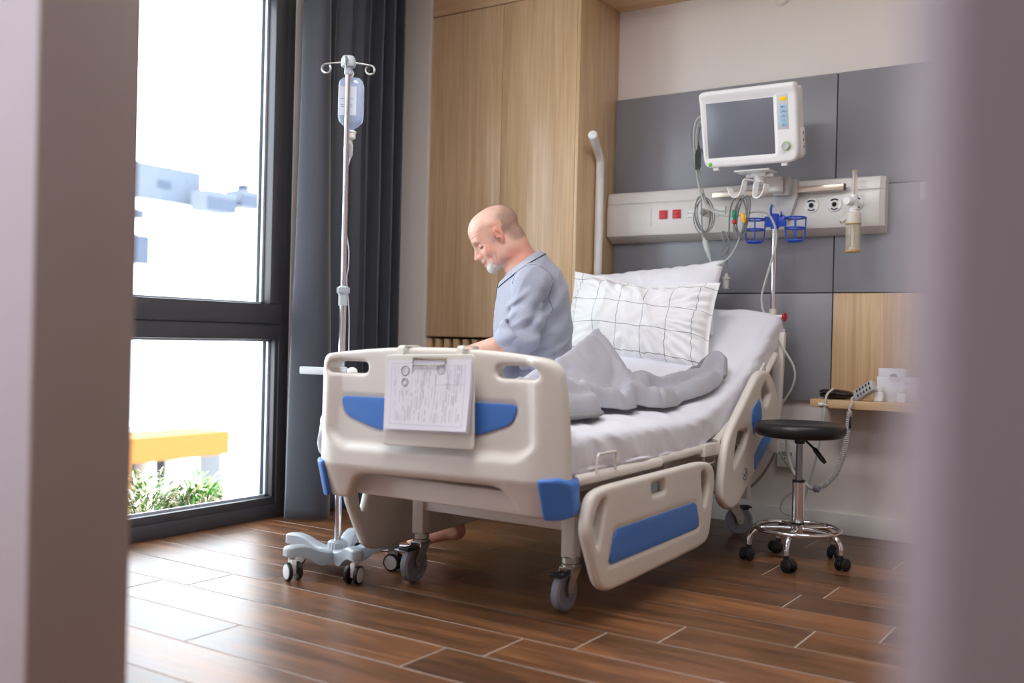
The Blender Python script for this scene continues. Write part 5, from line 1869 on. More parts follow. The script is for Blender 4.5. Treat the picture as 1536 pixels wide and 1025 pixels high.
# ---------------------------------------------------------------- slippers on the floor
def slipper(c, ang, label):
    t = thing('slipper', label, 'slipper', (c[0], c[1], 0), 'white slippers under the bed')
    ca, sa = math.cos(ang), math.sin(ang)
    o_ = cr([Vector((x, y)) for x, y in ((-0.125, 0), (-0.10, 0.034), (-0.03, 0.033), (0.05, 0.043), (0.105, 0.036), (0.125, 0.0), (0.10, -0.038), (0.04, -0.045), (-0.03, -0.035), (-0.10, -0.032))], 6, closed=True)
    V, F = plate([(p.x, p.y) for p in o_], [], 0.014, 0.005, 0.012)
    W_ = [(c[0] + x * ca - y * sa, c[1] + x * sa + y * ca, 0.008 - w) for x, y, w in V]
    mk('sole', W_, flipf(F), mat('white_slipper', (236, 234, 240), 0.8), t, 60)
    V = []; F = []
    for i in range(13):
        u = i / 12
        x = 0.0 + 0.112 * u
        hw = 0.046 * (1 - u ** 5 * 0.65); hz = 0.062 * (1 - 0.55 * u ** 1.4) * (1 if u < 0.98 else 0.5)
        for k in range(13):
            a = PI * k / 12
            V.append((c[0] + x * ca - hw * math.cos(a) * sa, c[1] + x * sa + hw * math.cos(a) * ca, 0.012 + (hz - 0.012) * math.sin(a)))
    for i in range(12):
        for k in range(12):
            F.append((i * 13 + k, i * 13 + k + 1, (i + 1) * 13 + k + 1, (i + 1) * 13 + k))
    o = mk('strap', V, F, mat('white_slipper_upper', (236, 234, 240), 0.85, bump=0.2, bscale=500), t, 180)
    sm = o.modifiers.new('thickness', 'SOLIDIFY'); sm.thickness = 0.004
# ---------------------------------------------------------------- leads and tubes
def lead(name, pts, r, m, label, cat='cable', n=8, group=None):
    P = cr(pts, n)
    o = MB().tube(P, r, 8).build(name, m, origin=tuple(P[0]))
    return tag(o, label, cat, group)
# two pale hoses leaving the monitor, sweeping down and across to the drip pole
lead('monitor_hose', [(-1.815, 4.385, 1.935), (-1.86, 4.39, 1.945), (-1.895, 4.40, 1.915), (-1.905, 4.41, 1.83), (-1.895, 4.42, 1.72), (-1.872, 4.42, 1.60), (-1.83, 4.42, 1.515), (-1.76, 4.42, 1.475), (-1.68, 4.42, 1.468), (-1.60, 4.42, 1.482),
      (-1.545, 4.43, 1.472), (-1.512, 4.43, 1.425), (-1.498, 4.43, 1.365), (-1.508, 4.43, 1.29), (-1.545, 4.43, 1.16), (-1.562, 4.435, 1.075), (-1.535, 4.43, 0.985), (-1.46, 4.42, 0.87), (-1.40, 4.42, 0.77), (-1.405, 4.43, 0.69), (-1.46, 4.45, 0.60), (-1.50, 4.47, 0.53), (-1.51, 4.49, 0.45), (-1.48, 4.50, 0.37), (-1.42, 4.50, 0.30), (-1.37, 4.50, 0.272), (-1.368, 4.50, 0.25), (-1.40, 4.50, 0.215), (-1.455, 4.50, 0.165), (-1.47, 4.50, 0.115), (-1.44, 4.50, 0.095), (-1.39, 4.50, 0.11), (-1.34, 4.49, 0.25), (-1.30, 4.46, 0.38), (-1.262, 4.41, 0.52), (-1.255, 4.405, 0.60), (-1.25, 4.42, 0.655), (-1.23, 4.45, 0.684)],
     0.0052, M_cable, 'long pale hose from the monitor over the blue holder and down to the shelf', 'hose')
lead('monitor_hose', [(-1.815, 4.39, 1.92), (-1.85, 4.395, 1.928), (-1.883, 4.405, 1.90), (-1.893, 4.415, 1.83), (-1.885, 4.425, 1.74), (-1.876, 4.43, 1.66), (-1.85, 4.44, 1.55), (-1.835, 4.44, 1.525), (-1.79, 4.44, 1.50), (-1.735, 4.44, 1.495), (-1.68, 4.43, 1.505)], 0.0036, M_cable, 'thin pale lead looping from the monitor to the coiled bundle', 'cable')
lead('monitor_lead', [(-1.815, 4.40, 1.955), (-1.865, 4.405, 1.955), (-1.91, 4.41, 1.91), (-1.918, 4.42, 1.83), (-1.905, 4.43, 1.74), (-1.898, 4.43, 1.68), (-1.878, 4.44, 1.60), (-1.872, 4.44, 1.56), (-1.868, 4.44, 1.48), (-1.858, 4.43, 1.40), (-1.84, 4.425, 1.35)], 0.003, M_cabled, 'grey lead hanging from the left side of the monitor', 'cable')
# connector hanging in front of the pillow
c = thing('lead_connector', 'long grey lead connector hanging below the wall unit above the pillow', 'connector', (-1.83, 4.42, 1.30))
m = MB()
p0, p1 = Vector((-1.846, 4.42, 1.372)), Vector((-1.806, 4.41, 1.262))
d = (p1 - p0)
m.tube([p0, p0 + d * 0.12, p0 + d * 0.16, p0 + d * 0.55, p0 + d * 0.6, p0 + d * 0.85, p0 + d * 0.9, p1], [0.005, 0.007, 0.013, 0.014, 0.011, 0.009, 0.006, 0.0045], 14)
m.build('connector_shell', mat('connector_grey', (190, 192, 190), 0.4), c)
m = MB(); m.tube(cr([p1, (-1.80, 4.405, 1.245), (-1.775, 4.40, 1.238), (-1.74, 4.40, 1.25), (-1.70, 4.40, 1.285), (-1.672, 4.405, 1.34), (-1.655, 4.41, 1.40), (-1.65, 4.41, 1.46)], 7), 0.0042, 8); m.build('lead', M_cable, c)
# coils
def loops(name, c, rx, rz, n, seed, m_, label, tilt_=0.0, r=0.0026):
    rd = random.Random(seed)
    t = thing(name, label, 'coiled cable', (c[0], c[1], c[2] - rz))
    for k in range(n):
        ox, oz = rd.uniform(-0.008, 0.008), rd.uniform(-0.012, 0.012)
        sx, sz = rx * rd.uniform(0.82, 1.1), rz * rd.uniform(0.85, 1.08)
        tt = R(tilt_ + rd.uniform(-8, 8))
        pts = []
        for q in range(28):
            a = 2 * PI * q / 28
            x, z = sx * math.cos(a), sz * math.sin(a)
            pts.append((c[0] + ox + x * math.cos(tt) - z * math.sin(tt), c[1] + 0.006 * (k - n / 2) + 0.004 * math.sin(3 * a + k), c[2] + oz + x * math.sin(tt) + z * math.cos(tt)))
        MB().tube(pts, r, 7, closed=True).build('cable_turn', m_, t)
    return t
t = loops('coiled_cable', (-1.868, 4.47, 1.488), 0.040, 0.088, 4, 3, M_cabled, 'grey cable coiled in an oval in front of the white sockets', 6)
MB().torus((-1.874, 4.47, 1.578), 0.008, 0.006, (1, 0, 0.3), 16, 8).build('cable_tie', M_cabledark, t)
t = loops('coiled_cable', (-1.632, 4.35, 1.452), 0.030, 0.090, 5, 9, M_cabled, 'coiled lead set with green, red and yellow clips hung below the monitor arm', -4)
for p0, p1, mm_, nm in (((-1.664, 4.325, 1.482), (-1.658, 4.325, 1.436), mat('green_clip', (10, 128, 96), 0.4), 'green'), ((-1.660, 4.32, 1.437), (-1.656, 4.32, 1.416), M_red, 'red'), ((-1.622, 4.32, 1.466), (-1.612, 4.32, 1.420), mat('yellow_clip', (244, 180, 10), 0.4), 'yellow')):
    P0, P1 = Vector(p0), Vector(p1)
    o = MB().tube([P0, P0.lerp(P1, 0.2), P0.lerp(P1, 0.7), P1], [0.005, 0.010, 0.011, 0.006], 12).build('lead_clip', mm_, t); o['label'] = nm + ' lead clip'
# lead with a plug hanging in a knot
t = thing('hanging_plug', 'grey lead with a knotted loop and a pale connector hanging beside the white pillow', 'cable', (-1.725, 4.42, 1.14))
m = MB()
m.tube(cr([(-1.668, 4.38, 1.55), (-1.695, 4.39, 1.53), (-1.712, 4.40, 1.48), (-1.718, 4.41, 1.40), (-1.722, 4.42, 1.36), (-1.726, 4.42, 1.30), (-1.728, 4.42, 1.24), (-1.728, 4.42, 1.195)], 7), 0.0036, 8)
for a0, sx, sz, ox in ((25, 0.012, 0.034, -0.016), (-30, 0.012, 0.032, 0.014)):
    pts = []
    for q in range(20):
        a = 2 * PI * q / 20
        x, z = sx * math.cos(a), sz * math.sin(a) + sz * (1 if ox < 0 else -1)
        pts.append((-1.722 + x * math.cos(R(a0)) - z * math.sin(R(a0)), 4.415 + 0.003 * math.sin(a), 1.335 + x * math.sin(R(a0)) + z * math.cos(R(a0))))
    m.tube(pts, 0.0032, 7, closed=True)
m.build('lead', M_cabled, t)
m = MB(); m.tube([(-1.729, 4.42, 1.20), (-1.729, 4.42, 1.185), (-1.7295, 4.42, 1.184), (-1.7295, 4.42, 1.172), (-1.73, 4.42, 1.171), (-1.731, 4.42, 1.128)], [0.006, 0.009, 0.020, 0.020, 0.016, 0.015], 16); m.build('plug_body', mat('plug_pale', (184, 186, 180), 0.4), t)
# dark folded leads at the monitor's left side
t = thing('folded_leads', 'dark folded bundle of leads hanging at the left side of the monitor', 'cable', (-1.875, 4.40, 1.69))
for k in range(6):
    x = -1.888 + 0.0045 * k
    MB().tube(cr([(-1.876, 4.40, 1.80 + 0.004 * k), (x, 4.398 + 0.003 * (k % 3), 1.765), (x + 0.001, 4.398, 1.72), (x + 0.003, 4.40, 1.692 + 0.006 * (k % 3))], 5), 0.0035, 7).build('lead_fold', M_cabledark, t)
MB().tube(cr([(-1.81, 4.39, 1.908), (-1.855, 4.395, 1.90), (-1.872, 4.40, 1.885), (-1.876, 4.40, 1.82), (-1.876, 4.40, 1.79)], 5), 0.0022, 7).build('lead', M_cabledark, t)
MB().tube(cr([(-1.862, 4.40, 1.79), (-1.845, 4.395, 1.76), (-1.825, 4.39, 1.73)], 5), 0.003, 7).build('lead', M_cabledark, t)
# floor-level cord behind the head rail
lead('supply_cable', [(-1.50, 4.55, 0.47), (-1.505, 4.54, 0.40), (-1.55, 4.52, 0.29), (-1.62, 4.50, 0.20), (-1.72, 4.48, 0.15), (-1.85, 4.45, 0.20), (-1.92, 4.42, 0.30)], 0.006, mat('taupe_cord', (150, 140, 132), 0.5), 'taupe power cord sagging from the wall to the bed behind the raised side rail', 'cable')
# cord clip on the shelf edge
o = MB().torus((-1.253, 4.405, 0.612), 0.011, 0.003, (0.2, 0.1, 1), 18, 7).box((-1.285, 4.409, 0.607), (-1.262, 4.4195, 0.619), 0.001).build('cord_clip', M_whitepl, origin=(-1.255, 4.41, 0.61))
tag(o, 'small white clip holding the hose at the shelf edge', 'clip')
# ---------------------------------------------------------------- the man
def smin(a, b, k):
    h = np.clip(0.5 + 0.5 * (b - a) / k, 0, 1)
    return b * (1 - h) + a * h - k * h * (1 - h)
def smax(a, b, k):
    return -smin(-a, -b, k)
def cap(P, a, b, ra, rb):
    a = np.asarray(a, np.float32); b = np.asarray(b, np.float32)
    e = b - a
    t = np.clip(((P - a) @ e) / float(e @ e), 0, 1)
    d = np.linalg.norm(P - a - t[:, None] * e, axis=1)
    return d - (ra + (rb - ra) * t)
def elp(P, c, r, rot=None):
    Q = P - np.asarray(c, np.float32)
    if rot is not None:
        Q = Q @ np.asarray(rot, np.float32)
    r = np.asarray(r, np.float32)
    k0 = np.linalg.norm(Q / r, axis=1)
    k1 = np.linalg.norm(Q / (r * r), axis=1) + 1e-9
    return k0 * (k0 - 1) / k1
def surface_nets(f, lo, hi, h, q=4):
    lo = np.asarray(lo, np.float32)
    nc = [int(math.ceil((hi[i] - lo[i]) / (h * q))) for i in range(3)]
    ax = [lo[i] + np.arange(nc[i] + 1) * h * q for i in range(3)]
    G = np.stack(np.meshgrid(*ax, indexing='ij'), -1).reshape(-1, 3).astype(np.float32)
    C = f(G).reshape([n + 1 for n in nc]).astype(np.float32)
    mn = np.full(nc, 1e9, np.float32)
    for dx in (0, 1):
        for dy in (0, 1):
            for dz in (0, 1):
                mn = np.minimum(mn, np.abs(C[dx:nc[0] + dx, dy:nc[1] + dy, dz:nc[2] + dz]))
    act = mn < h * q * 2.0
    nf = [n * q + 1 for n in nc]
    val = np.repeat(np.repeat(np.repeat(C[:-1, :-1, :-1], q, 0), q, 1), q, 2)
    full = np.empty(nf, np.float32)
    full[:] = 1.0
    full[:-1, :-1, :-1] = val
    M = np.zeros(nf, bool)
    A = np.repeat(np.repeat(np.repeat(act, q, 0), q, 1), q, 2)
    for dx in (0, 1):
        for dy in (0, 1):
            for dz in (0, 1):
                M[dx:nf[0] - 1 + dx, dy:nf[1] - 1 + dy, dz:nf[2] - 1 + dz] |= A
    I = np.argwhere(M)
    out = np.empty(len(I), np.float32)
    for s in range(0, len(I), 400000):
        out[s:s + 400000] = f((I[s:s + 400000] * h).astype(np.float32) + lo)
    full[M] = out
    S = full < 0
    n = [d - 1 for d in nf]
    cnt = np.zeros(n, np.int8)
    cs = [(dx, dy, dz) for dx in (0, 1) for dy in (0, 1) for dz in (0, 1)]
    for d in cs:
        cnt += S[d[0]:n[0] + d[0], d[1]:n[1] + d[1], d[2]:n[2] + d[2]]
    K = np.argwhere((cnt > 0) & (cnt < 8))
    idx = np.full(n, -1, np.int32)
    idx[tuple(K.T)] = np.arange(len(K))
    acc = np.zeros((len(K), 3), np.float32); w = np.zeros(len(K), np.float32)
    for a in range(8):
        for b in range(a + 1, 8):
            da, db = np.array(cs[a]), np.array(cs[b])
            if np.abs(da - db).sum() != 1:
                continue
            va = full[tuple((K + da).T)]; vb = full[tuple((K + db).T)]
            m = (va < 0) != (vb < 0)
            t = va / (va - vb + 1e-12)
            p = da + t[:, None] * (db - da)
            acc[m] += p[m]; w[m] += 1
    V = (K + acc / w[:, None]) * h + lo
    F = []
    for axis in range(3):
        o = [0, 0, 0]; o[axis] = 1
        A0 = S[:n[0], :n[1], :n[2]]
        B0 = S[o[0]:n[0] + o[0], o[1]:n[1] + o[1], o[2]:n[2] + o[2]]
        E = np.argwhere(A0 != B0)
        u, v = [(1, 2), (2, 0), (0, 1)][axis]
        E = E[(E[:, u] > 0) & (E[:, v] > 0)]
        du = np.zeros(3, int); du[u] = 1
        dv = np.zeros(3, int); dv[v] = 1
        q4 = np.stack([idx[tuple((E - du - dv).T)], idx[tuple((E - dv).T)], idx[tuple(E.T)], idx[tuple((E - du).T)]], 1)
        inn = S[tuple(E.T)]
        q4 = np.where(inn[:, None], q4, q4[:, ::-1])
        F.append(q4[(q4 >= 0).all(1)])
    return V.astype(float), np.vstack(F)
def smooth_mesh(V, F, it=2, lam=0.5):
    E = np.vstack([F[:, [0, 1]], F[:, [1, 2]], F[:, [2, 3]], F[:, [3, 0]]])
    E = np.vstack([E, E[:, ::-1]])
    for _ in range(it):
        S = np.zeros_like(V); c = np.zeros(len(V))
        for k in range(3):
            S[:, k] = np.bincount(E[:, 0], V[E[:, 1], k], len(V))
        c = np.bincount(E[:, 0], minlength=len(V))
        V = V + lam * (S / np.maximum(c, 1)[:, None] - V)
    return V
def nrms(V, F):
    n = np.cross(V[F[:, 2]] - V[F[:, 0]], V[F[:, 3]] - V[F[:, 1]])
    N = np.zeros_like(V)
    for k in range(4):
        for a in range(3):
            N[:, a] += np.bincount(F[:, k], n[:, a], len(V))
    return N / (np.linalg.norm(N, axis=1)[:, None] + 1e-12)
# cheap smooth vector noise for cloth and skin (sum of sines, vectorised)
def vnoise(P, s, seed=0):
    r = np.random.RandomState(seed)
    o = np.zeros(len(P), np.float32)
    for k in range(6):
        d = r.randn(3); d /= np.linalg.norm(d)
        o += np.sin((P @ d.astype(np.float32)) * s * r.uniform(0.6, 1.5) + r.uniform(0, 6.28)).astype(np.float32)
    return o / 6

# body frame: x forward (towards the window), y to his left (towards the doorway), z up
PO = Vector((-2.278, 3.445, 0.0))
PFW = Vector((-0.834, -0.551, 0.0)).normalized(); PLF = Vector((0.551, -0.834, 0.0)).normalized()
def to_world(V):
    V = np.asarray(V, float)
    return np.array(PO) + V[:, :1] * np.array(PFW) + V[:, 1:2] * np.array(PLF) + V[:, 2:] * np.array([0, 0, 1.0])
EAR = np.array([0.072, 0.0, 1.297], np.float32); HS = 1.07; TH = R(30)
HX = np.array([math.cos(TH), 0, -math.sin(TH)], np.float32); HZ = np.array([math.sin(TH), 0, math.cos(TH)], np.float32); HY = np.array([0, 1, 0], np.float32)
def hloc(P):
    Q = (P - EAR) / HS
    return np.stack([Q @ HX, Q @ HY, Q @ HZ], 1)
def head(P):
    Q = hloc(P)
    Qm = Q.copy(); Qm[:, 1] = np.abs(Q[:, 1])
    d = elp(Q, (-0.006, 0, 0.040), (0.099, 0.077, 0.075))
    d = smin(d, elp(Q, (0.040, 0, 0.032), (0.052, 0.064, 0.062)), 0.03)
    d = smin(d, elp(Q, (0.040, 0, -0.035), (0.047, 0.058, 0.070)), 0.03)
    d = smin(d, elp(Q, (0.032, 0, -0.083), (0.050, 0.050, 0.034)), 0.025)
    d = smin(d, elp(Qm, (-0.005, 0.052, -0.062), (0.035, 0.014, 0.034)), 0.03)
    d = smin(d, elp(Q, (0.079, 0, -0.100), (0.017, 0.024, 0.019)), 0.018)
    d = smin(d, elp(Qm, (0.058, 0.0445, -0.040), (0.021, 0.014, 0.016)), 0.02)
    d = smin(d, cap(Qm, (0.090, 0.008, 0.0145), (0.077, 0.043, 0.0135), 0.0115, 0.010), 0.012)
    d = smax(d, -elp(Qm, (0.094, 0.040, -0.0075), (0.030, 0.024, 0.0135)), 0.009)
    d = smin(d, elp(Qm, (0.0685, 0.0330, -0.0080), (0.0155, 0.0165, 0.0122)), 0.003)
    d = smax(d, -cap(Qm, (0.0855, 0.026, 0.0030), (0.070, 0.049, 0.0005), 0.0016, 0.0015), 0.003)
    d = smax(d, -cap(Qm, (0.084, 0.025, -0.0225), (0.071, 0.047, -0.0195), 0.0016, 0.0015), 0.004)
    d = smin(d, cap(Q, (0.090, 0, 0.006), (0.1085, 0, -0.036), 0.0072, 0.0100), 0.010)
    d = smin(d, cap(Q, (0.078, 0, 0.002), (0.090, 0, -0.040), 0.012, 0.0165), 0.010)
    d = smin(d, elp(Q, (0.1085, 0, -0.0405), (0.0125, 0.0115, 0.0105)), 0.008)
    d = smin(d, elp(Qm, (0.0975, 0.0135, -0.0435), (0.0115, 0.0075, 0.0085)), 0.006)
    d = smax(d, -elp(Qm, (0.1035, 0.0085, -0.0545), (0.0062, 0.0042, 0.0045)), 0.003)
    d = smin(d, elp(Q, (0.089, 0, -0.0615), (0.012, 0.022, 0.0105)), 0.012)
    d = smin(d, elp(Q, (0.0925, 0, -0.0695), (0.0095, 0.021, 0.0048)), 0.005)
    d = smin(d, elp(Q, (0.0905, 0, -0.0795), (0.010, 0.019, 0.0055)), 0.006)
    d = smax(d, -cap(Qm, (0.1035, 0, -0.0742), (0.088, 0.025, -0.0765), 0.0022, 0.0015), 0.003)
    # nasolabial fold, temple hollow
    d = smax(d, -cap(Qm, (0.0885, 0.0275, -0.050), (0.078, 0.038, -0.078), 0.0020, 0.0022), 0.006)
    d = smax(d, -elp(Qm, (0.050, 0.083, 0.020), (0.030, 0.012, 0.026)), 0.02)
    # ears
    rot = np.array(Matrix.Rotation(R(14), 3, 'Y') @ Matrix.Rotation(R(22), 3, 'Z'))
    rx, rz = np.array(Matrix.Rotation(R(14), 3, 'Y'))[:, 0], np.array(Matrix.Rotation(R(14), 3, 'Y'))[:, 2]
    EP = lambda u, w, v: (-0.008 + rx[0] * u + rz[0] * v, w, -0.004 + rx[2] * u + rz[2] * v)
    e = elp(Qm, EP(-0.002, 0.0795, 0.004), (0.0175, 0.0065, 0.0265), rot)
    e = smax(e, -elp(Qm, EP(0.002, 0.0885, 0.004), (0.0105, 0.0075, 0.0175), rot), 0.003)
    e = smin(e, elp(Qm, EP(0.004, 0.0775, -0.025), (0.0085, 0.0055, 0.0095)), 0.006)
    e = smin(e, cap(Qm, EP(-0.004, 0.0835, 0.016), EP(-0.006, 0.083, -0.010), 0.0026, 0.0026), 0.003)
    e = smin(e, elp(Qm, EP(0.013, 0.0745, -0.004), (0.0045, 0.005, 0.0075)), 0.004)
    d = smin(d, e, 0.006)
    # forehead creases, crow's feet, loose neck skin
    x, y, z = Q[:, 0], Qm[:, 1], Q[:, 2]
    fo = np.exp(-((x - 0.075) / 0.035) ** 2 - ((z - 0.040) / 0.022) ** 2)
    d = d + 0.0010 * fo * np.sin(z * 620 + 14 * y) 
    ck = np.exp(-((x - 0.055) / 0.022) ** 2 - ((z + 0.012) / 0.03) ** 2) * (y > 0.03)
    d = d + 0.0008 * ck * np.sin((z * 0.8 - x) * 520)
    ch = np.exp(-((x - 0.055) / 0.03) ** 2 - ((z + 0.062) / 0.04) ** 2) * (y > 0.03)
    d = d + 0.0009 * ch * np.sin((x * 0.95 + 0.25 * z) * 420)
    return d * HS
NB = ((-0.052, 0, 1.150), (0.016, 0, 1.290))
SHL = (-0.075, 0.182, 1.092); ELL = (-0.030, 0.236, 0.868); WRL = (0.205, 0.150, 0.800)
SHR = (-0.070, -0.182, 1.092); ELR = (-0.010, -0.236, 0.865); WRR = (0.112, -0.020, 0.785)
HPL = (-0.105, 0.092, 0.706); KNL = (0.275, 0.115, 0.672); ANL = (0.232, 0.085, 0.128)
HPR = (-0.105, -0.092, 0.706); KNR = (0.285, -0.115, 0.672); ANR = (0.375, -0.115, 0.105)
def hand(P, wr, sgn, fd=None):
    # resting on the thigh, fingers forward and slightly curled
    W_ = np.array(wr, np.float32)
    f = np.array([0.86, -0.38 * sgn, -0.10] if fd is None else fd, np.float32); f /= np.linalg.norm(f)
    up = np.array([0.10, 0.30 * sgn, 1.0], np.float32); up -= f * (up @ f); up /= np.linalg.norm(up)
    s = np.cross(up, f)     # to his left
    th = -s * sgn           # thumb on the inner side
    pt = lambda a, b, c: W_ + f * a + th * b + up * c
    R3 = np.stack([f, s, up], 1)
    d = elp(P, pt(0.052, 0.0, 0.0), (0.052, 0.041, 0.0155), R3)
    d = smin(d, cap(P, pt(0.0, 0, 0), pt(0.03, 0, 0), 0.026, 0.022), 0.02)
    for k, (b, l) in enumerate(((0.030, 0.070), (0.010, 0.078), (-0.011, 0.073), (-0.030, 0.057))):
        r = 0.0086 - 0.0005 * k
        p0 = pt(0.084 - 0.004 * abs(k - 1), b, 0.004); p1 = pt(0.092 + l * 0.42, b * 1.12, 0.004 - 0.004)
        p2 = pt(0.092 + l * 0.76, b * 1.14, -0.016); p3 = pt(0.092 + l * 0.93, b * 1.12, -0.033)
        fd_ = smin(cap(P, p0, p1, r * 1.06, r), smin(cap(P, p1, p2, r, r * 0.93), cap(P, p2, p3, r * 0.93, r * 0.8), 0.003), 0.003)
        d = smin(d, fd_, 0.004)
    t0 = pt(0.022, 0.024, -0.004); t1 = pt(0.052, 0.052, -0.010); t2 = pt(0.080, 0.060, -0.014); t3 = pt(0.102, 0.058, -0.020)
    d = smin(d, smin(cap(P, t0, t1, 0.014, 0.0115), smin(cap(P, t1, t2, 0.0110, 0.0098), cap(P, t2, t3, 0.0098, 0.0078), 0.003), 0.004), 0.008)
    return d
def foot(P, an, heel, ball, toe):
    d = cap(P, an, heel, 0.036, 0.034)
    d = smin(d, cap(P, heel, ball, 0.031, 0.026), 0.02)
    d = smin(d, cap(P, an, ball, 0.034, 0.024), 0.03)
    b = np.array(ball); t = np.array(toe); f = t - b
    s = np.array([-f[1], f[0], 0]); s /= np.linalg.norm(s)
    d = smin(d, cap(P, b + s * 0.026, b - s * 0.028, 0.022, 0.019), 0.02)
    for k, (o, l, r) in enumerate(((-0.032, 1.0, 0.0135), (-0.010, 0.98, 0.0095), (0.008, 0.88, 0.0088), (0.024, 0.75, 0.0082), (0.038, 0.58, 0.0078))):
        sg = 1 if an[1] > 0 else -1
        p0 = b + s * o * sg * 0.9; p1 = b + s * o * sg + f * l
        d = smin(d, cap(P, p0, p1, r * 1.05, r), 0.006)
    return d
def torso(P, g=0.0):
    d = elp(P, (-0.115, 0, 0.725), (0.122, 0.168, 0.115))
    d = smin(d, elp(P, (-0.088, 0, 0.865), (0.148, 0.165, 0.17)), 0.07)
    d = smin(d, elp(P, (-0.085, 0, 1.01), (0.140, 0.168, 0.175)), 0.06)
    d = smin(d, elp(P, (-0.078, 0, 1.105), (0.102, 0.150, 0.085)), 0.05)
    d = smin(d, cap(P, (-0.068, 0, 1.165), SHL, 0.058, 0.052), 0.04)
    d = smin(d, cap(P, (-0.068, 0, 1.165), SHR, 0.058, 0.052), 0.04)
    return d - g
def body(P):
    d = torso(P, -0.010)
    n = cap(P, NB[0], NB[1], 0.066, 0.0605)
    n = smin(n, cap(P, (0.035, 0, 1.235), (0.005, 0, 1.165), 0.026, 0.03), 0.03)
    d = smin(d, n, 0.035)
    for s_, e_, w_ in ((SHL, ELL, WRL), (SHR, ELR, WRR)):
        a = smin(cap(P, s_, e_, 0.054, 0.042), cap(P, e_, w_, 0.044, 0.027), 0.02)
        d = smin(d, a, 0.03)
    d = smin(d, hand(P, WRL, 1), 0.012)
    d = smin(d, hand(P, WRR, -1, (0.10, 0.98, -0.10)), 0.012)
    for h_, k_, a_ in ((HPL, KNL, ANL), (HPR, KNR, ANR)):
        l = smin(cap(P, h_, k_, 0.084, 0.056), cap(P, k_, a_, 0.052, 0.033), 0.03)
        c_ = np.array(k_) * 0.68 + np.array(a_) * 0.32 - np.array([0.022, 0, 0])
        l = smin(l, elp(P, c_, (0.042, 0.045, 0.10)), 0.03)
        d = smin(d, l, 0.03)
    d = smin(d, foot(P, ANL, (0.208, 0.085, 0.082), (0.352, 0.082, 0.046), (0.405, 0.080, 0.032)), 0.02)
    d = smin(d, foot(P, ANR, (0.358, -0.115, 0.052), (0.515, -0.12, 0.046), (0.57, -0.122, 0.035)), 0.02)
    return smin(d, head(P), 0.022)
def neck_plane(P):
    p1 = np.array([-0.118, 0, 1.238], np.float32); n = np.array([0.60, 0, 0.80], np.float32)
    return (P - p1) @ n
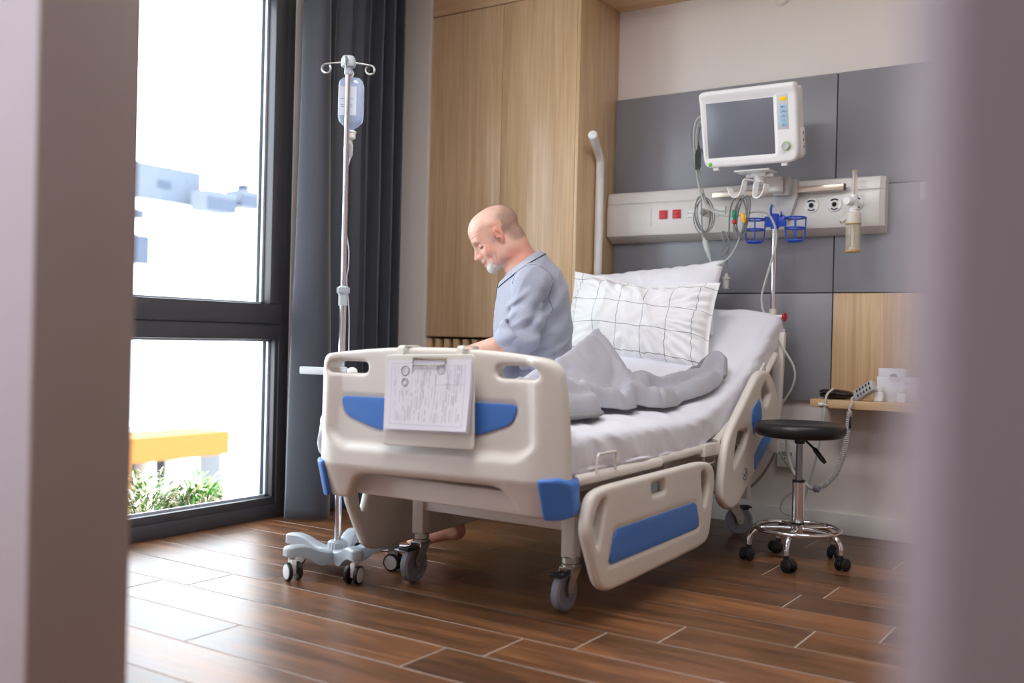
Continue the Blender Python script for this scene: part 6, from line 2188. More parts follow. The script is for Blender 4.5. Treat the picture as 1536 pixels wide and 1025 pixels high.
def shirt(P):
    d = torso(P, 0.012)
    # cloth hanging over the lap
    d = smin(d, elp(P, (-0.02, 0, 0.78), (0.095, 0.15, 0.12)), 0.05)
    for s_, e_, w_ in ((SHL, ELL, WRL), (SHR, ELR, WRR)):
        s_ = np.array(s_); e_ = np.array(e_); w_ = np.array(w_)
        c0 = e_ + (w_ - e_) * 0.16
        a = cap(P, s_, e_ + np.array([-0.006, 0, 0.0]), 0.070, 0.064)
        a = smin(a, cap(P, e_, c0, 0.062, 0.064), 0.03)
        d = smin(d, a, 0.032)
    fold = 0.0
    # folds pulling from the armpit and bunching towards the elbow
    for e_, sg in ((ELL, 1), (ELR, -1)):
        q = P - np.array(e_, np.float32)
        r = np.linalg.norm(q * np.array([1, 1, 0.75], np.float32), axis=1)
        wgt = np.exp(-(r / 0.12) ** 2)
        ph = (q[:, 2] * 75 - q[:, 0] * 34 + 5.0 * vnoise(P, 14, 3))
        fold = fold + 0.008 * wgt * np.sin(ph) 
    q = P - np.array((-0.10, 0.15, 1.0), np.float32)
    wgt = np.exp(-(np.linalg.norm(q, axis=1) / 0.13) ** 2)
    fold = fold + 0.009 * wgt * np.sin(q[:, 0] * 62 + q[:, 2] * 38 + 3 * vnoise(P, 11, 9))
    q = P - np.array((0.04, 0.06, 0.95), np.float32)
    wgt = np.exp(-(np.linalg.norm(q * np.array([1, 1, .5], np.float32), axis=1) / 0.11) ** 2)
    fold = fold + 0.009 * wgt * np.sin(q[:, 0] * 120 + q[:, 1] * 60 + 2.5 * vnoise(P, 16, 4))
    low = np.clip((0.86 - P[:, 2]) / 0.16, 0, 1)
    fold = fold + 0.007 * low * np.sin(P[:, 2] * 95 + P[:, 1] * 22 + 4 * vnoise(P, 12, 8))
    PA = P * np.array([1.0, 0.8, 0.55], np.float32) + P[:, 2:3] * np.array([0.5, 0.2, 0.0], np.float32)
    rdg = np.clip(1 - np.abs(vnoise(PA, 30, 21)) * 5, 0, 1)
    fold = fold + 0.0028 * vnoise(P, 15, 1) + 0.0055 * rdg ** 2 * np.clip(0.4 + 1.2 * vnoise(P, 9, 5), 0, 1)
    az = P[:, [0, 2]]
    out_ = sstep(0.10, 0.16, np.abs(P[:, 1]))
    for x0, z0, x1, z1, am, wd_ in ((-0.061, 1.062, 0.040, 0.985, 0.010, 0.012), (-0.058, 1.036, 0.046, 0.955, -0.007, 0.014), (-0.118, 1.055, -0.094, 0.985, -0.012, 0.013), (-0.094, 0.985, -0.062, 0.905, -0.012, 0.013),
                                    (-0.02, 1.00, 0.035, 0.93, 0.006, 0.010), (-0.055, 0.955, 0.03, 0.905, 0.008, 0.010), (-0.07, 0.925, 0.02, 0.885, -0.007, 0.010), (0.03, 1.06, 0.055, 0.96, -0.008, 0.010), (-0.16, 0.90, -0.07, 0.86, 0.006, 0.013),
                                    (-0.20, 0.86, -0.08, 0.80, -0.007, 0.014), (-0.17, 1.0, -0.11, 0.94, 0.005, 0.014), (-0.22, 0.79, -0.10, 0.755, 0.008, 0.014)):
        A_ = np.array([x0, z0], np.float32); B_ = np.array([x1, z1], np.float32); e_ = B_ - A_
        t = np.clip(((az - A_) @ e_) / float(e_ @ e_), 0, 1)
        dd_ = np.hypot(az[:, 0] - A_[0] - t * e_[0] + 0.006 * np.sin(t * 5), az[:, 1] - A_[1] - t * e_[1])
        fold = fold + am * np.exp(-(dd_ / wd_) ** 2) * out_ * (0.35 + 0.65 * np.sin(PI * np.clip(t, 0.06, 0.94)))
    d = d - fold
    d = smax(d, neck_plane(P), 0.008)
    d = smax(d, 0.628 - P[:, 2], 0.006)
    for e_, w_ in ((ELL, WRL), (ELR, WRR)):
        e_ = np.array(e_, np.float32); w_ = np.array(w_, np.float32)
        f = (w_ - e_) / np.linalg.norm(w_ - e_)
        c = e_ + (w_ - e_) * 0.20
        s_ = (P - c) @ f
        near = np.linalg.norm(P - c, axis=1) < 0.13
        d = np.where(near & (P[:, 2] > 0.70) & (np.abs(P[:, 1]) > 0.155), smax(d, s_, 0.006), d)
    return d
def cuff(P, e_, w_):
    if True:
        e_ = np.array(e_, np.float32); w_ = np.array(w_, np.float32)
        f = (w_ - e_) / np.linalg.norm(w_ - e_) * 0.78 + np.array([0, 0, -0.62], np.float32)
        f = f / np.linalg.norm(f)
        c = e_ + (w_ - e_) * 0.14 + np.array([0, 0, 0.004], np.float32)
        q = P - c
        s_ = q @ f
        rad = np.linalg.norm(q - s_[:, None] * f, axis=1)
        wob = 0.004 * np.sin(q[:, 2] * 90 + q[:, 0] * 30) + 0.003 * vnoise(P, 40, 5)
        ring = np.sqrt(np.maximum(0, np.abs(s_) - 0.020) ** 2 + (rad - 0.062 - wob) ** 2) - 0.0115
        ring2 = np.sqrt(np.maximum(0, np.abs(s_ + 0.030) - 0.010) ** 2 + (rad - 0.068 - wob * 1.5) ** 2) - 0.0095
        ring = smin(ring, ring2, 0.006)
    return ring
def trousers(P):
    d = elp(P, (-0.105, 0, 0.712), (0.132, 0.172, 0.105))
    for h_, k_, a_ in ((HPL, KNL, ANL), (HPR, KNR, ANR)):
        k_ = np.array(k_); a_ = np.array(a_)
        l = cap(P, h_, k_, 0.094, 0.072)
        l = smin(l, cap(P, k_, a_ + np.array([0, 0, 0.10]), 0.070, 0.062), 0.03)
        d = smin(d, l, 0.03)
    d = d - (0.005 * vnoise(P, 24, 6) + 0.004 * np.sin(P[:, 0] * 60 + 5 * vnoise(P, 10, 7)) * np.clip((P[:, 2] - 0.6) / 0.05, 0, 1))
    d = smax(d, P[:, 2] - 0.80, 0.01)
    return smax(d, 0.20 - P[:, 2], 0.008)

def skin_material():
    m, nt, b = new_mat('skin')
    at = nd(nt, 'ShaderNodeAttribute', attribute_name='tint')
    tc = nd(nt, 'ShaderNodeTexCoord')
    n = nd(nt, 'ShaderNodeTexNoise'); n.inputs['Scale'].default_value = 60; n.inputs['Detail'].default_value = 5
    nt.links.new(tc.outputs['Object'], n.inputs['Vector'])
    r = nd(nt, 'ShaderNodeMapRange'); r.inputs['To Min'].default_value = 0.86; r.inputs['To Max'].default_value = 1.10
    nt.links.new(n.outputs['Fac'], r.inputs['Value'])
    mu = nd(nt, 'ShaderNodeVectorMath', operation='SCALE')
    nt.links.new(at.outputs['Color'], mu.inputs[0]); nt.links.new(r.outputs[0], mu.inputs['Scale'])
    nt.links.new(mu.outputs[0], b.inputs['Base Color'])
    b.inputs['Roughness'].default_value = 0.48
    b.inputs['Subsurface Weight'].default_value = 0.12
    b.inputs['Subsurface Radius'].default_value = (0.010, 0.004, 0.002)
    n2 = nd(nt, 'ShaderNodeTexNoise'); n2.inputs['Scale'].default_value = 260; n2.inputs['Detail'].default_value = 3
    nt.links.new(tc.outputs['Object'], n2.inputs['Vector'])
    bp = nd(nt, 'ShaderNodeBump'); bp.inputs['Strength'].default_value = 0.16; bp.inputs['Distance'].default_value = 0.002
    nt.links.new(n2.outputs['Fac'], bp.inputs['Height']); nt.links.new(bp.outputs[0], b.inputs['Normal'])
    return m
def shirt_material(name, c1, c2):
    m, nt, b = new_mat(name)
    tc = nd(nt, 'ShaderNodeTexCoord')
    mp = nd(nt, 'ShaderNodeMapping'); mp.inputs['Scale'].default_value = (330, 330, 900)
    nt.links.new(tc.outputs['Object'], mp.inputs['Vector'])
    n = nd(nt, 'ShaderNodeTexNoise'); n.inputs['Scale'].default_value = 1; n.inputs['Detail'].default_value = 3
    nt.links.new(mp.outputs[0], n.inputs['Vector'])
    r = nd(nt, 'ShaderNodeValToRGB')
    r.color_ramp.elements[0].position = 0.35; r.color_ramp.elements[0].color = (*lin(c1), 1)
    r.color_ramp.elements[1].position = 0.65; r.color_ramp.elements[1].color = (*lin(c2), 1)
    nt.links.new(n.outputs['Fac'], r.inputs['Fac']); nt.links.new(r.outputs[0], b.inputs['Base Color'])
    b.inputs['Roughness'].default_value = 0.9; b.inputs['Sheen Weight'].default_value = 0.2
    return m
def person():
    h = 0.0033
    V, F = surface_nets(body, (-0.27, -0.325, -0.02), (0.64, 0.325, 1.46), h)
    V = smooth_mesh(V, F, 1, 0.35)
    M_skin = skin_material()
    o = mk('person', to_world(V), F, M_skin, None, 180, origin=(PO.x - 0.1, PO.y, 0.62))
    tag(o, 'bald man with white goatee and grey-blue pyjama shirt sitting hunched on the bed', 'person')
    Q = hloc(V.astype(np.float32))
    x, y, z = Q[:, 0], np.abs(Q[:, 1]), Q[:, 2]
    base = np.array(lin((222, 172, 150))); red = np.array(lin((206, 126, 106))); pale = np.array(lin((232, 192, 172)))
    T = np.tile(base, (len(V), 1))
    def blend(T, c, w):
        w = np.clip(w, 0, 1)[:, None]
        return T * (1 - w) + c * w
    T = blend(T, pale, sstep(0.03, 0.08, z) * 0.6)
    T = blend(T, red, 0.75 * np.exp(-((x - 0.112) / 0.016) ** 2 - ((z + 0.038) / 0.016) ** 2 - (y / 0.02) ** 2))
    T = blend(T, red, 0.65 * sstep(0.072, 0.082, y) * (np.abs(x + 0.005) < 0.03) * (np.abs(z) < 0.045))
    T = blend(T, red, 0.6 * sstep(-0.05, -0.10, z) * sstep(0.04, -0.02, x))
    T = blend(T, red, 0.5 * np.exp(-((x - 0.06) / 0.03) ** 2 - ((z + 0.035) / 0.022) ** 2))
    T = blend(T, np.array(lin((176, 92, 86))), 0.8 * np.exp(-((x - 0.096) / 0.014) ** 2 - ((z + 0.0745) / 0.0075) ** 2 - (y / 0.021) ** 4))
    lowf = sstep(0.16, 0.03, V[:, 2])
    T = blend(T, red, 0.35 * lowf)
    ca = o.data.color_attributes.new('tint', 'FLOAT_COLOR', 'POINT')
    ca.data.foreach_set('color', np.column_stack([T, np.ones(len(T))]).astype(np.float32).ravel())
    N = nrms(V, F)
    EDG = np.vstack([F[:, [0, 1]], F[:, [1, 2]], F[:, [2, 3]], F[:, [3, 0]]]); EDG = np.vstack([EDG, EDG[:, ::-1]])
    DEG = np.maximum(np.bincount(EDG[:, 0], minlength=len(V)), 1)
    def patch(name, mask, off, m, label=None, soft=6):
        w = np.asarray(mask, float)
        for _ in range(soft):
            w = 0.5 * w + 0.5 * np.bincount(EDG[:, 0], w[EDG[:, 1]], len(V)) / DEG
        w = np.clip(w, 0, 1)
        keep = w > 0.02
        f = F[keep[F].all(1)]
        use = np.unique(f)
        mp = -np.ones(len(V), int); mp[use] = np.arange(len(use))
        of = np.broadcast_to(off, (len(V),))[use] * (0.25 + 0.75 * w[use])
        Vp = V[use] + N[use] * of[:, None]
        p = mk(name, to_world(Vp), mp[f], m, o, 180)
        ca_ = p.data.color_attributes.new('fade', 'FLOAT_COLOR', 'POINT')
        ca_.data.foreach_set('color', np.repeat(w[use][:, None], 4, 1).astype(np.float32).ravel())
        if label:
            p['label'] = label
        return p
    def hair_mat(name, c1, c2, lo, hi, sc):
        m, nt, b = new_mat(name)
        tc = nd(nt, 'ShaderNodeTexCoord')
        n = nd(nt, 'ShaderNodeTexNoise'); n.inputs['Scale'].default_value = sc; n.inputs['Detail'].default_value = 4
        nt.links.new(tc.outputs['Object'], n.inputs['Vector'])
        r = nd(nt, 'ShaderNodeMapRange'); r.inputs['From Min'].default_value = 0.36; r.inputs['From Max'].default_value = 0.64
        r.inputs['To Min'].default_value = lo; r.inputs['To Max'].default_value = hi
        nt.links.new(n.outputs['Fac'], r.inputs['Value'])
        at = nd(nt, 'ShaderNodeAttribute', attribute_name='fade')
        ml = nd(nt, 'ShaderNodeMath', operation='MULTIPLY')
        nt.links.new(r.outputs[0], ml.inputs[0]); nt.links.new(at.outputs['Fac'], ml.inputs[1])
        nt.links.new(ml.outputs[0], b.inputs['Alpha'])
        rr = nd(nt, 'ShaderNodeValToRGB')
        rr.color_ramp.elements[0].color = (*lin(c1), 1); rr.color_ramp.elements[1].color = (*lin(c2), 1)
        nt.links.new(n.outputs['Fac'], rr.inputs['Fac']); nt.links.new(rr.outputs[0], b.inputs['Base Color'])
        b.inputs['Roughness'].default_value = 0.8
        return m
    notear = ~((y > 0.0715) & (np.abs(x + 0.003) < 0.032) & (np.abs(z) < 0.046))
    on_head = (np.linalg.norm(Q - np.array([-0.005, 0, 0.03]), axis=1) < 0.14)
    jit = 0.010 * vnoise(V.astype(np.float32), 90, 3) + 0.006 * vnoise(V.astype(np.float32), 240, 5)
    hl = sstep(-0.012, -0.050, x - 0.22 * z + jit) * sstep(-0.072, -0.045, z - 0.30 * np.clip(x + 0.08, 0, 1) + jit) * (1 - 0.85 * sstep(0.055, 0.105, z + 0.55 * (x + 0.05) + jit)) * notear * on_head
    sb = np.exp(-((x - 0.024) / 0.010) ** 2) * sstep(0.022, 0.008, z) * sstep(-0.04, -0.01, z + jit) * (y > 0.045) * on_head * notear
    patch('hair', hl, 0.0009, hair_mat('grey_brown_stubble', (110, 94, 82), (166, 150, 136), 0.10, 0.72, 700), 'close-cropped grey-brown hair at the back and sides', 4)
    for sg in (1, -1):
        patch('sideburn', sb * (Q[:, 1] * sg > 0), 0.0008, hair_mat('pale_sideburn', (206, 188, 176), (226, 214, 206), 0.0, 0.45, 700), None, 3)
    lips = np.exp(-((z + 0.0735) / 0.0085) ** 4 - (y / 0.022) ** 4) * (x > 0.08)
    bd = sstep(-0.066, -0.090, z + 0.18 * (x - 0.09) + 0.6 * jit) * sstep(0.026, 0.060, x + 0.7 * jit) * sstep(0.052, 0.030, y + 0.5 * jit) * (z > -0.16) * (1 - lips) * (x < 0.13)
    ms = np.exp(-((z + 0.0595) / 0.0065) ** 2) * sstep(0.070, 0.082, x) * sstep(0.036, 0.022, y) * (1 - lips) * (x < 0.104)
    offb = 0.0008 + 0.0014 * sstep(-0.085, -0.11, z) + 0.0009 * vnoise(V.astype(np.float32), 420, 7)
    patch('beard', bd, offb, hair_mat('white_beard', (214, 204, 196), (240, 236, 232), 0.55, 1.0, 600), 'short white goatee', 3)
    patch('moustache', ms, 0.0010, hair_mat('white_moustache', (206, 192, 182), (232, 224, 218), 0.1, 0.8, 700), None, 2)
    eb = np.exp(-((z - 0.0145 - 0.10 * (0.03 - y)) / 0.0048) ** 4) * (y > 0.010) * (y < 0.050) * (x > 0.058)
    for sg in (1, -1):
        patch('eyebrow', eb * (Q[:, 1] * sg > 0), 0.0013, hair_mat('grey_eyebrow', (140, 116, 102), (196, 180, 168), 0.1, 0.9, 700), None, 1)
    def march(p, d, f, n=60):
        p = np.array(p, np.float32); d = np.array(d, np.float32); d /= np.linalg.norm(d)
        for _ in range(n):
            s_ = float(f(p[None])[0])
            if s_ < 0.0004:
                break
            p = p + d * s_ * 0.8
        return p
    M_lash = mat('lash_brown', (84, 58, 48), 0.7)
    for sg in (1, -1):
        for nm, el0, el1, rr_ in (('eyelashes', -30, -14, 0.0013),):
            pts = []
            for k in range(11):
                az = R(-22 + 132 * k / 10)
                el = R(el0 + (el1 - el0) * (k / 10.0))
                dl = np.array([math.cos(az) * math.cos(el), math.sin(az) * math.cos(el) * sg, math.sin(el)])
                dw = HX * dl[0] + HY * dl[1] + HZ * dl[2]
                c_ = EAR + HS * (HX * 0.0685 + HY * 0.0330 * sg + HZ * -0.0080)
                p = march(c_ + dw * 0.022, -dw, body, 80)
                pts.append(p + dw * 0.0003)
            MB().tube([Vector(p) for p in to_world(np.array(pts))], rr_, 6).build(nm, M_lash if nm == 'eyelashes' else mat('crease_brown', (150, 96, 80), 0.7), o)
    M_shirt = shirt_material('heather_grey_blue_jersey', (148, 151, 168), (174, 177, 190))
    V2, F2 = surface_nets(shirt, (-0.28, -0.34, 0.60), (0.16, 0.34, 1.27), 0.004)
    V2 = smooth_mesh(V2, F2, 1, 0.4)
    sh = mk('shirt', to_world(V2), F2, M_shirt, o, 180)
    for e_, w_ in ((ELL, WRL), (ELR, WRR)):
        s_ = 1 if e_[1] > 0 else -1
        V3, F3 = surface_nets(lambda P: cuff(P, e_, w_), (-0.16, 0.10 if s_ > 0 else -0.34, 0.72), (0.16, 0.34 if s_ > 0 else -0.10, 1.0), 0.0035)
        mk('rolled_cuff', to_world(V3), F3, M_shirt, sh, 180)
    V4, F4 = surface_nets(trousers, (-0.27, -0.30, 0.17), (0.48, 0.30, 0.86), 0.005)
    mk('trousers', to_world(V4), F4, shirt_material('dark_grey_blue_jersey', (116, 119, 138), (142, 145, 162)), o, 180)
    # collar band, piping, seams
    M_navy = mat('navy_piping', (34, 36, 72), 0.8)
    c0 = np.array([-0.047, 0, 1.185]); e1 = np.array([0.80, 0, -0.60]); n_ = np.array([0.60, 0, 0.80])
    pip = []; V = []; F = []
    K = 72
    def ring(off):
        out_ = []
        for k in range(K):
            a = 2 * PI * k / K
            d_ = e1 * math.cos(a) + np.array([0, 1.0, 0]) * math.sin(a)
            p0 = c0 - n_ * off + d_ * 0.22
            out_.append(march(p0, -d_, shirt, 80))
        Q_ = np.array(out_)
        for _ in range(4):
            Q_ = 0.5 * Q_ + 0.25 * (np.roll(Q_, 1, 0) + np.roll(Q_, -1, 0))
        return Q_
    lowr = ring(0.017)
    for k in range(K):
        p = lowr[k]
        rad = p - c0; rad -= n_ * (rad @ n_); L_ = np.linalg.norm(rad); rad /= L_
        upp = c0 + rad * min(L_ - 0.010, 0.086) + n_ * 0.011
        V += [upp - rad * 0.004, upp, p + rad * 0.003 + n_ * 0.003, p + rad * 0.0022 - n_ * 0.003]
        pip.append(p + rad * 0.0028 - n_ * 0.001)
    for k in range(K):
        for q in range(3):
            a_ = k * 4 + q; b_ = k * 4 + q + 1; c_ = ((k + 1) % K) * 4
            F.append((a_, b_, c_ + q + 1, c_ + q))
    col_ = mk('collar', to_world(np.array(V)), F, M_shirt, sh, 60)
    MB().tube([Vector(p) for p in to_world(np.array(pip))], 0.0019, 6, closed=True).build('collar_piping', M_navy, col_)
    for yy in (0.016, -0.012):
        pts = []
        for k in range(22):
            zz = 1.125 - 0.40 * k / 21
            p = march((0.30, yy, zz), (-1, 0, 0), shirt)
            pts.append(p + np.array([0.0012, 0, 0]))
        MB().tube([Vector(p) for p in to_world(np.array(pts))], 0.0017, 6).build('placket_piping', M_navy, sh)
    for zz in (1.07, 0.98, 0.89):
        p = march((0.30, 0.002, zz), (-1, 0, 0), shirt)
        w_ = Vector(to_world(np.array([p]))[0])
        MB().lathe([(0.0055, -0.001), (0.0055, 0.0016), (0.004, 0.0022), (0.0025, 0.0014), (0, 0.0014)], w_, PFW, 16).build('button', M_whitepl, sh)
    for sg, S_ in ((1, SHL), (-1, SHR)):
        pts = []
        for k in range(19):
            a = R(-62 + 190 * k / 18)
            q = np.array([S_[0] - 0.010 + 0.0, 0.118 * sg, 1.035])
            d_ = np.array([-math.sin(a) * 0.9, 0.62 * sg, math.cos(a)])
            d_ /= np.linalg.norm(d_)
            p = march(q + d_ * 0.30, -d_, shirt)
            pts.append(p + d_ * 0.0006)
        MB().tube([Vector(p) for p in to_world(np.array(pts))], 0.0011, 5).build('shoulder_seam', mat('seam_slate', (96, 102, 128), 0.9), sh)
    return o
person()
def floor_pt(a, b):
    p = PO + PFW * a + PLF * b
    return (p.x, p.y)
ang = math.atan2(PFW.y, PFW.x)
slipper(floor_pt(0.50, 0.10), ang, "white slipper under the toes of the man's lifted foot, seen behind the bed caster")
slipper(floor_pt(0.435, -0.105), ang + 0.05, "white slipper under the man's far foot, seen past the bed leg")
# ---------------------------------------------------------------- beyond the window
M_fac = mat('pale_render_facade', (236, 236, 236), 0.8)
M_fac2 = mat('blue_grey_facade', (80, 87, 100), 0.7)
M_winout = mat('dark_blue_glazing', (48, 58, 76), 0.5)
M_yellow = mat('orange_yellow_cladding', (138, 84, 8), 0.7)
M_terr = mat('pale_terrace', (216, 214, 210), 0.8)
struct(MB().box((-40, -20, -1.9), (XW - 0.75, 60, -1.8)).build('ground', M_terr))
M_soil = mat('planter_soil', (70, 56, 44), 0.9)
pl_ = thing('planter', 'long white planter outside the lower window pane, full of leafy plants', 'planter', (-4.0, 2.6, -0.3))
m = MB(); m.box((-4.22, 0.6, -1.8), (-3.80, 3.62, -0.05), 0.01); m.build('trough', M_fac, pl_)
m = MB(); m.box((-4.19, 0.63, -0.055), (-3.83, 3.59, -0.035)); m.build('soil', M_soil, pl_)
def leaves(n, c, rx, ry, L, wd, seed, up, curl, zb):
    rd = random.Random(seed)
    m_ = MB()
    for k in range(n):
        a = rd.uniform(0, 2 * PI)
        r0 = math.sqrt(rd.random())
        x0 = c[0] + rx * r0 * math.cos(a); y0 = c[1] + ry * r0 * math.sin(a)
        z0 = zb + rd.uniform(0, up) * (1 - 0.55 * r0 * r0)
        el = rd.uniform(0.15, 1.25); az = a + rd.uniform(-0.9, 0.9)
        l = L * rd.uniform(0.55, 1.15); w_ = wd * rd.uniform(0.7, 1.2)
        s = Vector((-math.sin(az), math.cos(az), 0))
        V = []; F = []
        p = Vector((x0, y0, z0)); e = el
        ns = 5
        for i in range(ns + 1):
            t = i / ns
            hw = w_ * math.sin(PI * (0.08 + 0.92 * t)) ** 0.8 * (1 if t < 1 else 0.05)
            V += [p + s * hw, p - s * hw]
            d = Vector((math.cos(az) * math.cos(e), math.sin(az) * math.cos(e), math.sin(e)))
            p = p + d * (l / ns); e -= curl * rd.uniform(0.6, 1.3) / ns
        for i in range(ns):
            F.append((2 * i, 2 * i + 1, 2 * i + 3, 2 * i + 2))
        m_.add(V, F)
    return m_
def leaf_mat(name, cols):
    m, nt, b = new_mat(name)
    geo = nd(nt, 'ShaderNodeNewGeometry')
    r = nd(nt, 'ShaderNodeValToRGB'); r.color_ramp.interpolation = 'CONSTANT'
    e = r.color_ramp.elements
    e[0].position = 0; e[0].color = (*lin(cols[0]), 1)
    e[1].position = 1.0 / len(cols); e[1].color = (*lin(cols[1]), 1)
    for i, c in enumerate(cols[2:]):
        x = e.new((i + 2) / len(cols)); x.color = (*lin(c), 1)
    nt.links.new(geo.outputs['Random Per Island'], r.inputs['Fac'])
    nt.links.new(r.outputs[0], b.inputs['Base Color'])
    b.inputs['Roughness'].default_value = 0.5
    return m
L1 = leaf_mat('variegated_leaves', ((84, 116, 50), (122, 146, 70), (216, 206, 180), (76, 104, 56), (226, 214, 196)))
L2 = leaf_mat('spiky_leaves', ((58, 116, 40), (84, 146, 48), (214, 180, 150), (226, 208, 196), (92, 152, 56)))
def plant(name, label, c, rx, ry, L, wd, n, seed, up, curl, m_, h):
    t = thing(name, label, 'plant', (c[0], c[1], -0.036))
    leaves(n, c, rx, ry, L, wd, seed, up, curl, -0.03).build('foliage', m_, t, 180)
    s = MB()
    for k in range(5):
        a = k * 1.3
        s.tube([(c[0] + 0.02 * math.cos(a), c[1] + 0.02 * math.sin(a), -0.04), (c[0] + rx * 0.4 * math.cos(a), c[1] + ry * 0.4 * math.sin(a), h * 0.55)], 0.003, 5)
    s.build('stems', mat('green_stem', (70, 84, 40), 0.7), t)
plant('leafy_shrub', 'bushy variegated shrub at the left in the planter outside the lower window pane', (-4.0, 2.93), 0.12, 0.24, 0.050, 0.007, 900, 3, 0.24, 0.9, L1, 0.2)
plant('spiky_plant', 'spiky plant with long arching leaves at the right in the planter outside', (-4.0, 3.24), 0.09, 0.16, 0.17, 0.0065, 330, 8, 0.15, 1.5, L2, 0.15)

# white building with a blue-grey top storey
b1 = thing('building', 'large white building with a blue-grey top storey seen through the upper window pane', 'building', (-27, 18.5, -1.8))
BXF = -24.0
MB().box((-34, 10, -1.8), (BXF, 26, 4.55), 0).build('facade', M_fac, b1)
MB().box((-32, 10.5, 4.55), (BXF - 0.05, 19.42, 5.58), 0).build('top_storey', M_fac2, b1)
for ya, yb, za, zb, x in ((17.93, 18.36, 4.95, 5.16, BXF - 0.05), (17.0, 17.44, 3.98, 4.23, BXF), (17.93, 18.2, 4.15, 4.25, BXF), (16.9, 17.64, 2.72, 3.52, BXF)):
    MB().box((x - 0.1, ya, za), (x + 0.02, yb, zb), 0).build('window', M_winout, b1)
b2 = thing('rooftop_block', 'grey-blue rooftop block with a small chimney, right of the white building', 'building', (-23.5, 19.8, 4.3))
MB().box((-23.6, 18.72, 4.36), (-22.9, 19.80, 4.93), 0).build('plant_room', M_fac2, b2)
MB().box((-23.6, 19.98, 4.62), (-22.9, 20.92, 5.10), 0).build('plant_room', M_fac2, b2)
for ya, yb, za, zb in ((18.74, 19.78, 4.38, 4.74), (20.0, 20.8, 4.64, 4.95)):
    MB().box((-22.95, ya, za), (-22.88, yb, zb), 0).build('dark_band', M_winout, b2)
MB().box((-23.4, 20.24, 5.10), (-23.1, 20.42, 5.24), 0).box((-23.45, 20.2, 5.24), (-23.05, 20.46, 5.30), 0).build('chimney', M_winout, b2)
M_glz = mat('dark_grey_glazing', (88, 90, 94), 0.6)
# low building with an orange-yellow fascia
b3 = thing('shop_front', 'low building with an orange-yellow fascia and dark glazing behind the planter', 'building', (-9.6, 7.0, -1.8))
m = MB(); m.box((-10.2, 4.0, -0.53), (-9.0, 7.75, -0.27), 0.0); m.box((-9.5, 6.30, -1.8), (-9.0, 6.46, -0.53), 0)
m.build('fascia', M_yellow, b3)
for ya, yb in ((6.72, 6.80), (7.10, 7.38)):
    MB().box((-9.3, ya, -1.8), (-9.05, yb, -0.53), 0).build('pillar', M_fac, b3)
MB().box((-9.7, 6.2, -1.8), (-9.45, 8.02, -0.53), 0).build('glazing', M_glz, b3)
MB().box((-10.2, 4.0, -0.27), (-9.6, 7.75, -0.2), 0).build('flat_roof', M_fac, b3)
# ---------------------------------------------------------------- camera, light
cam = bpy.data.cameras.new('camera')
co = bpy.data.objects.new('camera', cam)
COL.objects.link(co)
RT = Vector((0.83386303, 0.55147315, 0.02344801))
UP = Vector((-0.02101673, -0.01072837, 0.99972156))
FW = Vector((-0.55157115, 0.83412365, -0.00264417))
Mc = Matrix((RT, UP, -FW)).transposed().to_4x4()
Mc.translation = Vector((0, 0, 0.87))
co.matrix_world = Mc
cam.sensor_width = 36.0
cam.sensor_fit = 'HORIZONTAL'
cam.lens = 36.0 * 1487.46 / 1536.0
cam.clip_start = 0.02
cam.clip_end = 300
cam.dof.use_dof = True
cam.dof.focus_distance = 3.95
cam.dof.aperture_fstop = 1.6
SC.camera = co

w = bpy.data.worlds.new('sky')
SC.world = w
w.use_nodes = True
bg = w.node_tree.nodes['Background']
bg.inputs['Color'].default_value = (0.82, 0.91, 1.0, 1)
bg.inputs['Strength'].default_value = 7.3

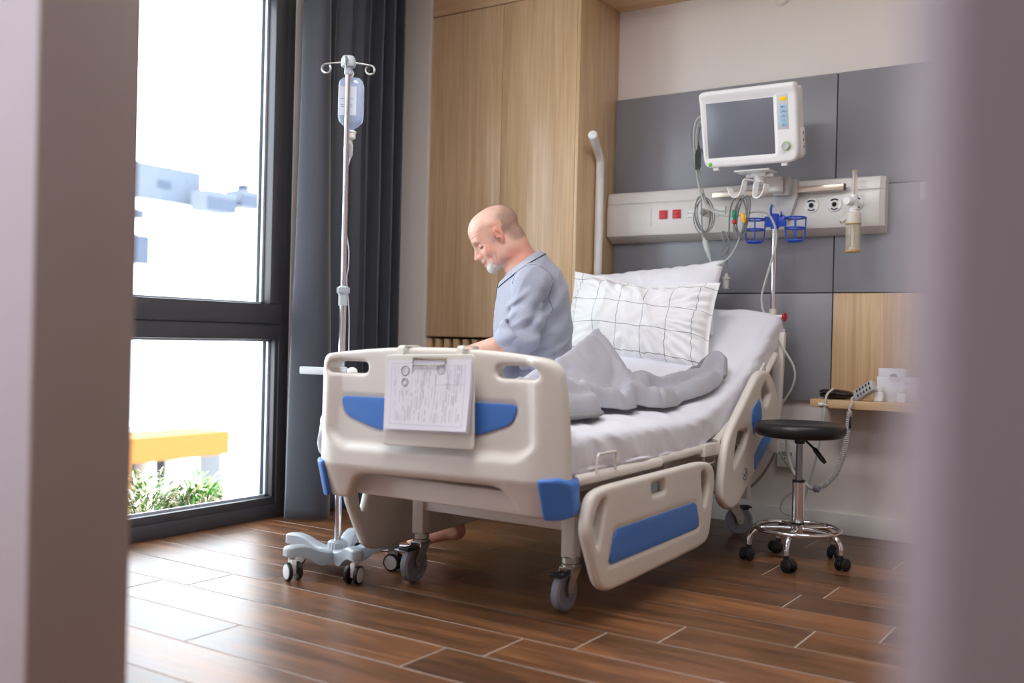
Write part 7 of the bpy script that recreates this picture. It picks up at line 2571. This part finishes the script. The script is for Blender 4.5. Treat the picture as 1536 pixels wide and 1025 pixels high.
def area(name, loc, rot, sx, sy, power, col=(1, 1, 1), portal=False, spread=180):
    l = bpy.data.lights.new(name, 'AREA')
    l.shape = 'RECTANGLE'
    l.size = sx; l.size_y = sy
    l.energy = power
    l.color = col
    l.spread = R(spread)
    o = bpy.data.objects.new(name, l)
    o.location = loc
    o.rotation_euler = rot
    COL.objects.link(o)
    if portal:
        l.cycles.is_portal = True
    return o
area('daylight_portal', (XW - 0.13, 2.865, 1.29), (0, R(-90), 0), 2.5, 0.95, 1, portal=True)
area('daylight_portal', (XW - 0.13, 1.865, 1.29), (0, R(-90), 0), 2.5, 0.95, 1, portal=True)
s = bpy.data.lights.new('sun', 'SUN')
s.energy = 7.0
s.angle = R(0.5)
s.color = (1.0, 0.95, 0.86)
so = bpy.data.objects.new('sun', s)
so.rotation_euler = Vector((0.05, 0.70, -0.72)).to_track_quat('-Z', 'Y').to_euler()
so.location = (-6, -4, 8)
COL.objects.link(so)

def added_fill_lamp(x, y, sx, sy, power, col):  # unseen housing with an area light, added as interior fill
    f = MB()
    f.box((x - sx / 2 - 0.02, y - sy / 2 - 0.02, ZC - 0.03), (x + sx / 2 + 0.02, y + sy / 2 + 0.02, ZC), 0.003)
    o = f.build('ceiling_lamp', M_whitepl, origin=(x, y, ZC - 0.03))
    tag(o, LAMPLAB.pop(0), 'ceiling lamp', 'ceiling lamps out of view')
    area('lamp_light', (x, y, ZC - 0.034), (0, 0, 0), sx, sy, power, col)
LAMPLAB = ['square ceiling lamp above the open floor by the stool, above the picture',
           'square ceiling lamp over the doorway side of the room, above the picture',
           'square ceiling lamp in the corridor behind the doorway, out of view']
added_fill_lamp(-0.3, 3.0, 1.2, 0.6, 18, (0.97, 0.98, 1.0))
added_fill_lamp(-1.6, 1.8, 1.2, 0.6, 36, (0.97, 0.98, 1.0))
added_fill_lamp(-1.5, -0.8, 1.2, 0.6, 64, (0.90, 0.93, 1.0))

SC.view_settings.view_transform = 'Standard'
SC.view_settings.look = 'None'
SC.view_settings.exposure = 0.18
SC.view_settings.gamma = 1.0
SC.cycles.use_denoising = True
SC.cycles.max_bounces = 8
SC.cycles.diffuse_bounces = 5
SC.cycles.transparent_max_bounces = 16
SC.cycles.sample_clamp_indirect = 6.0
SC.cycles.caustics_reflective = False
SC.cycles.caustics_refractive = False
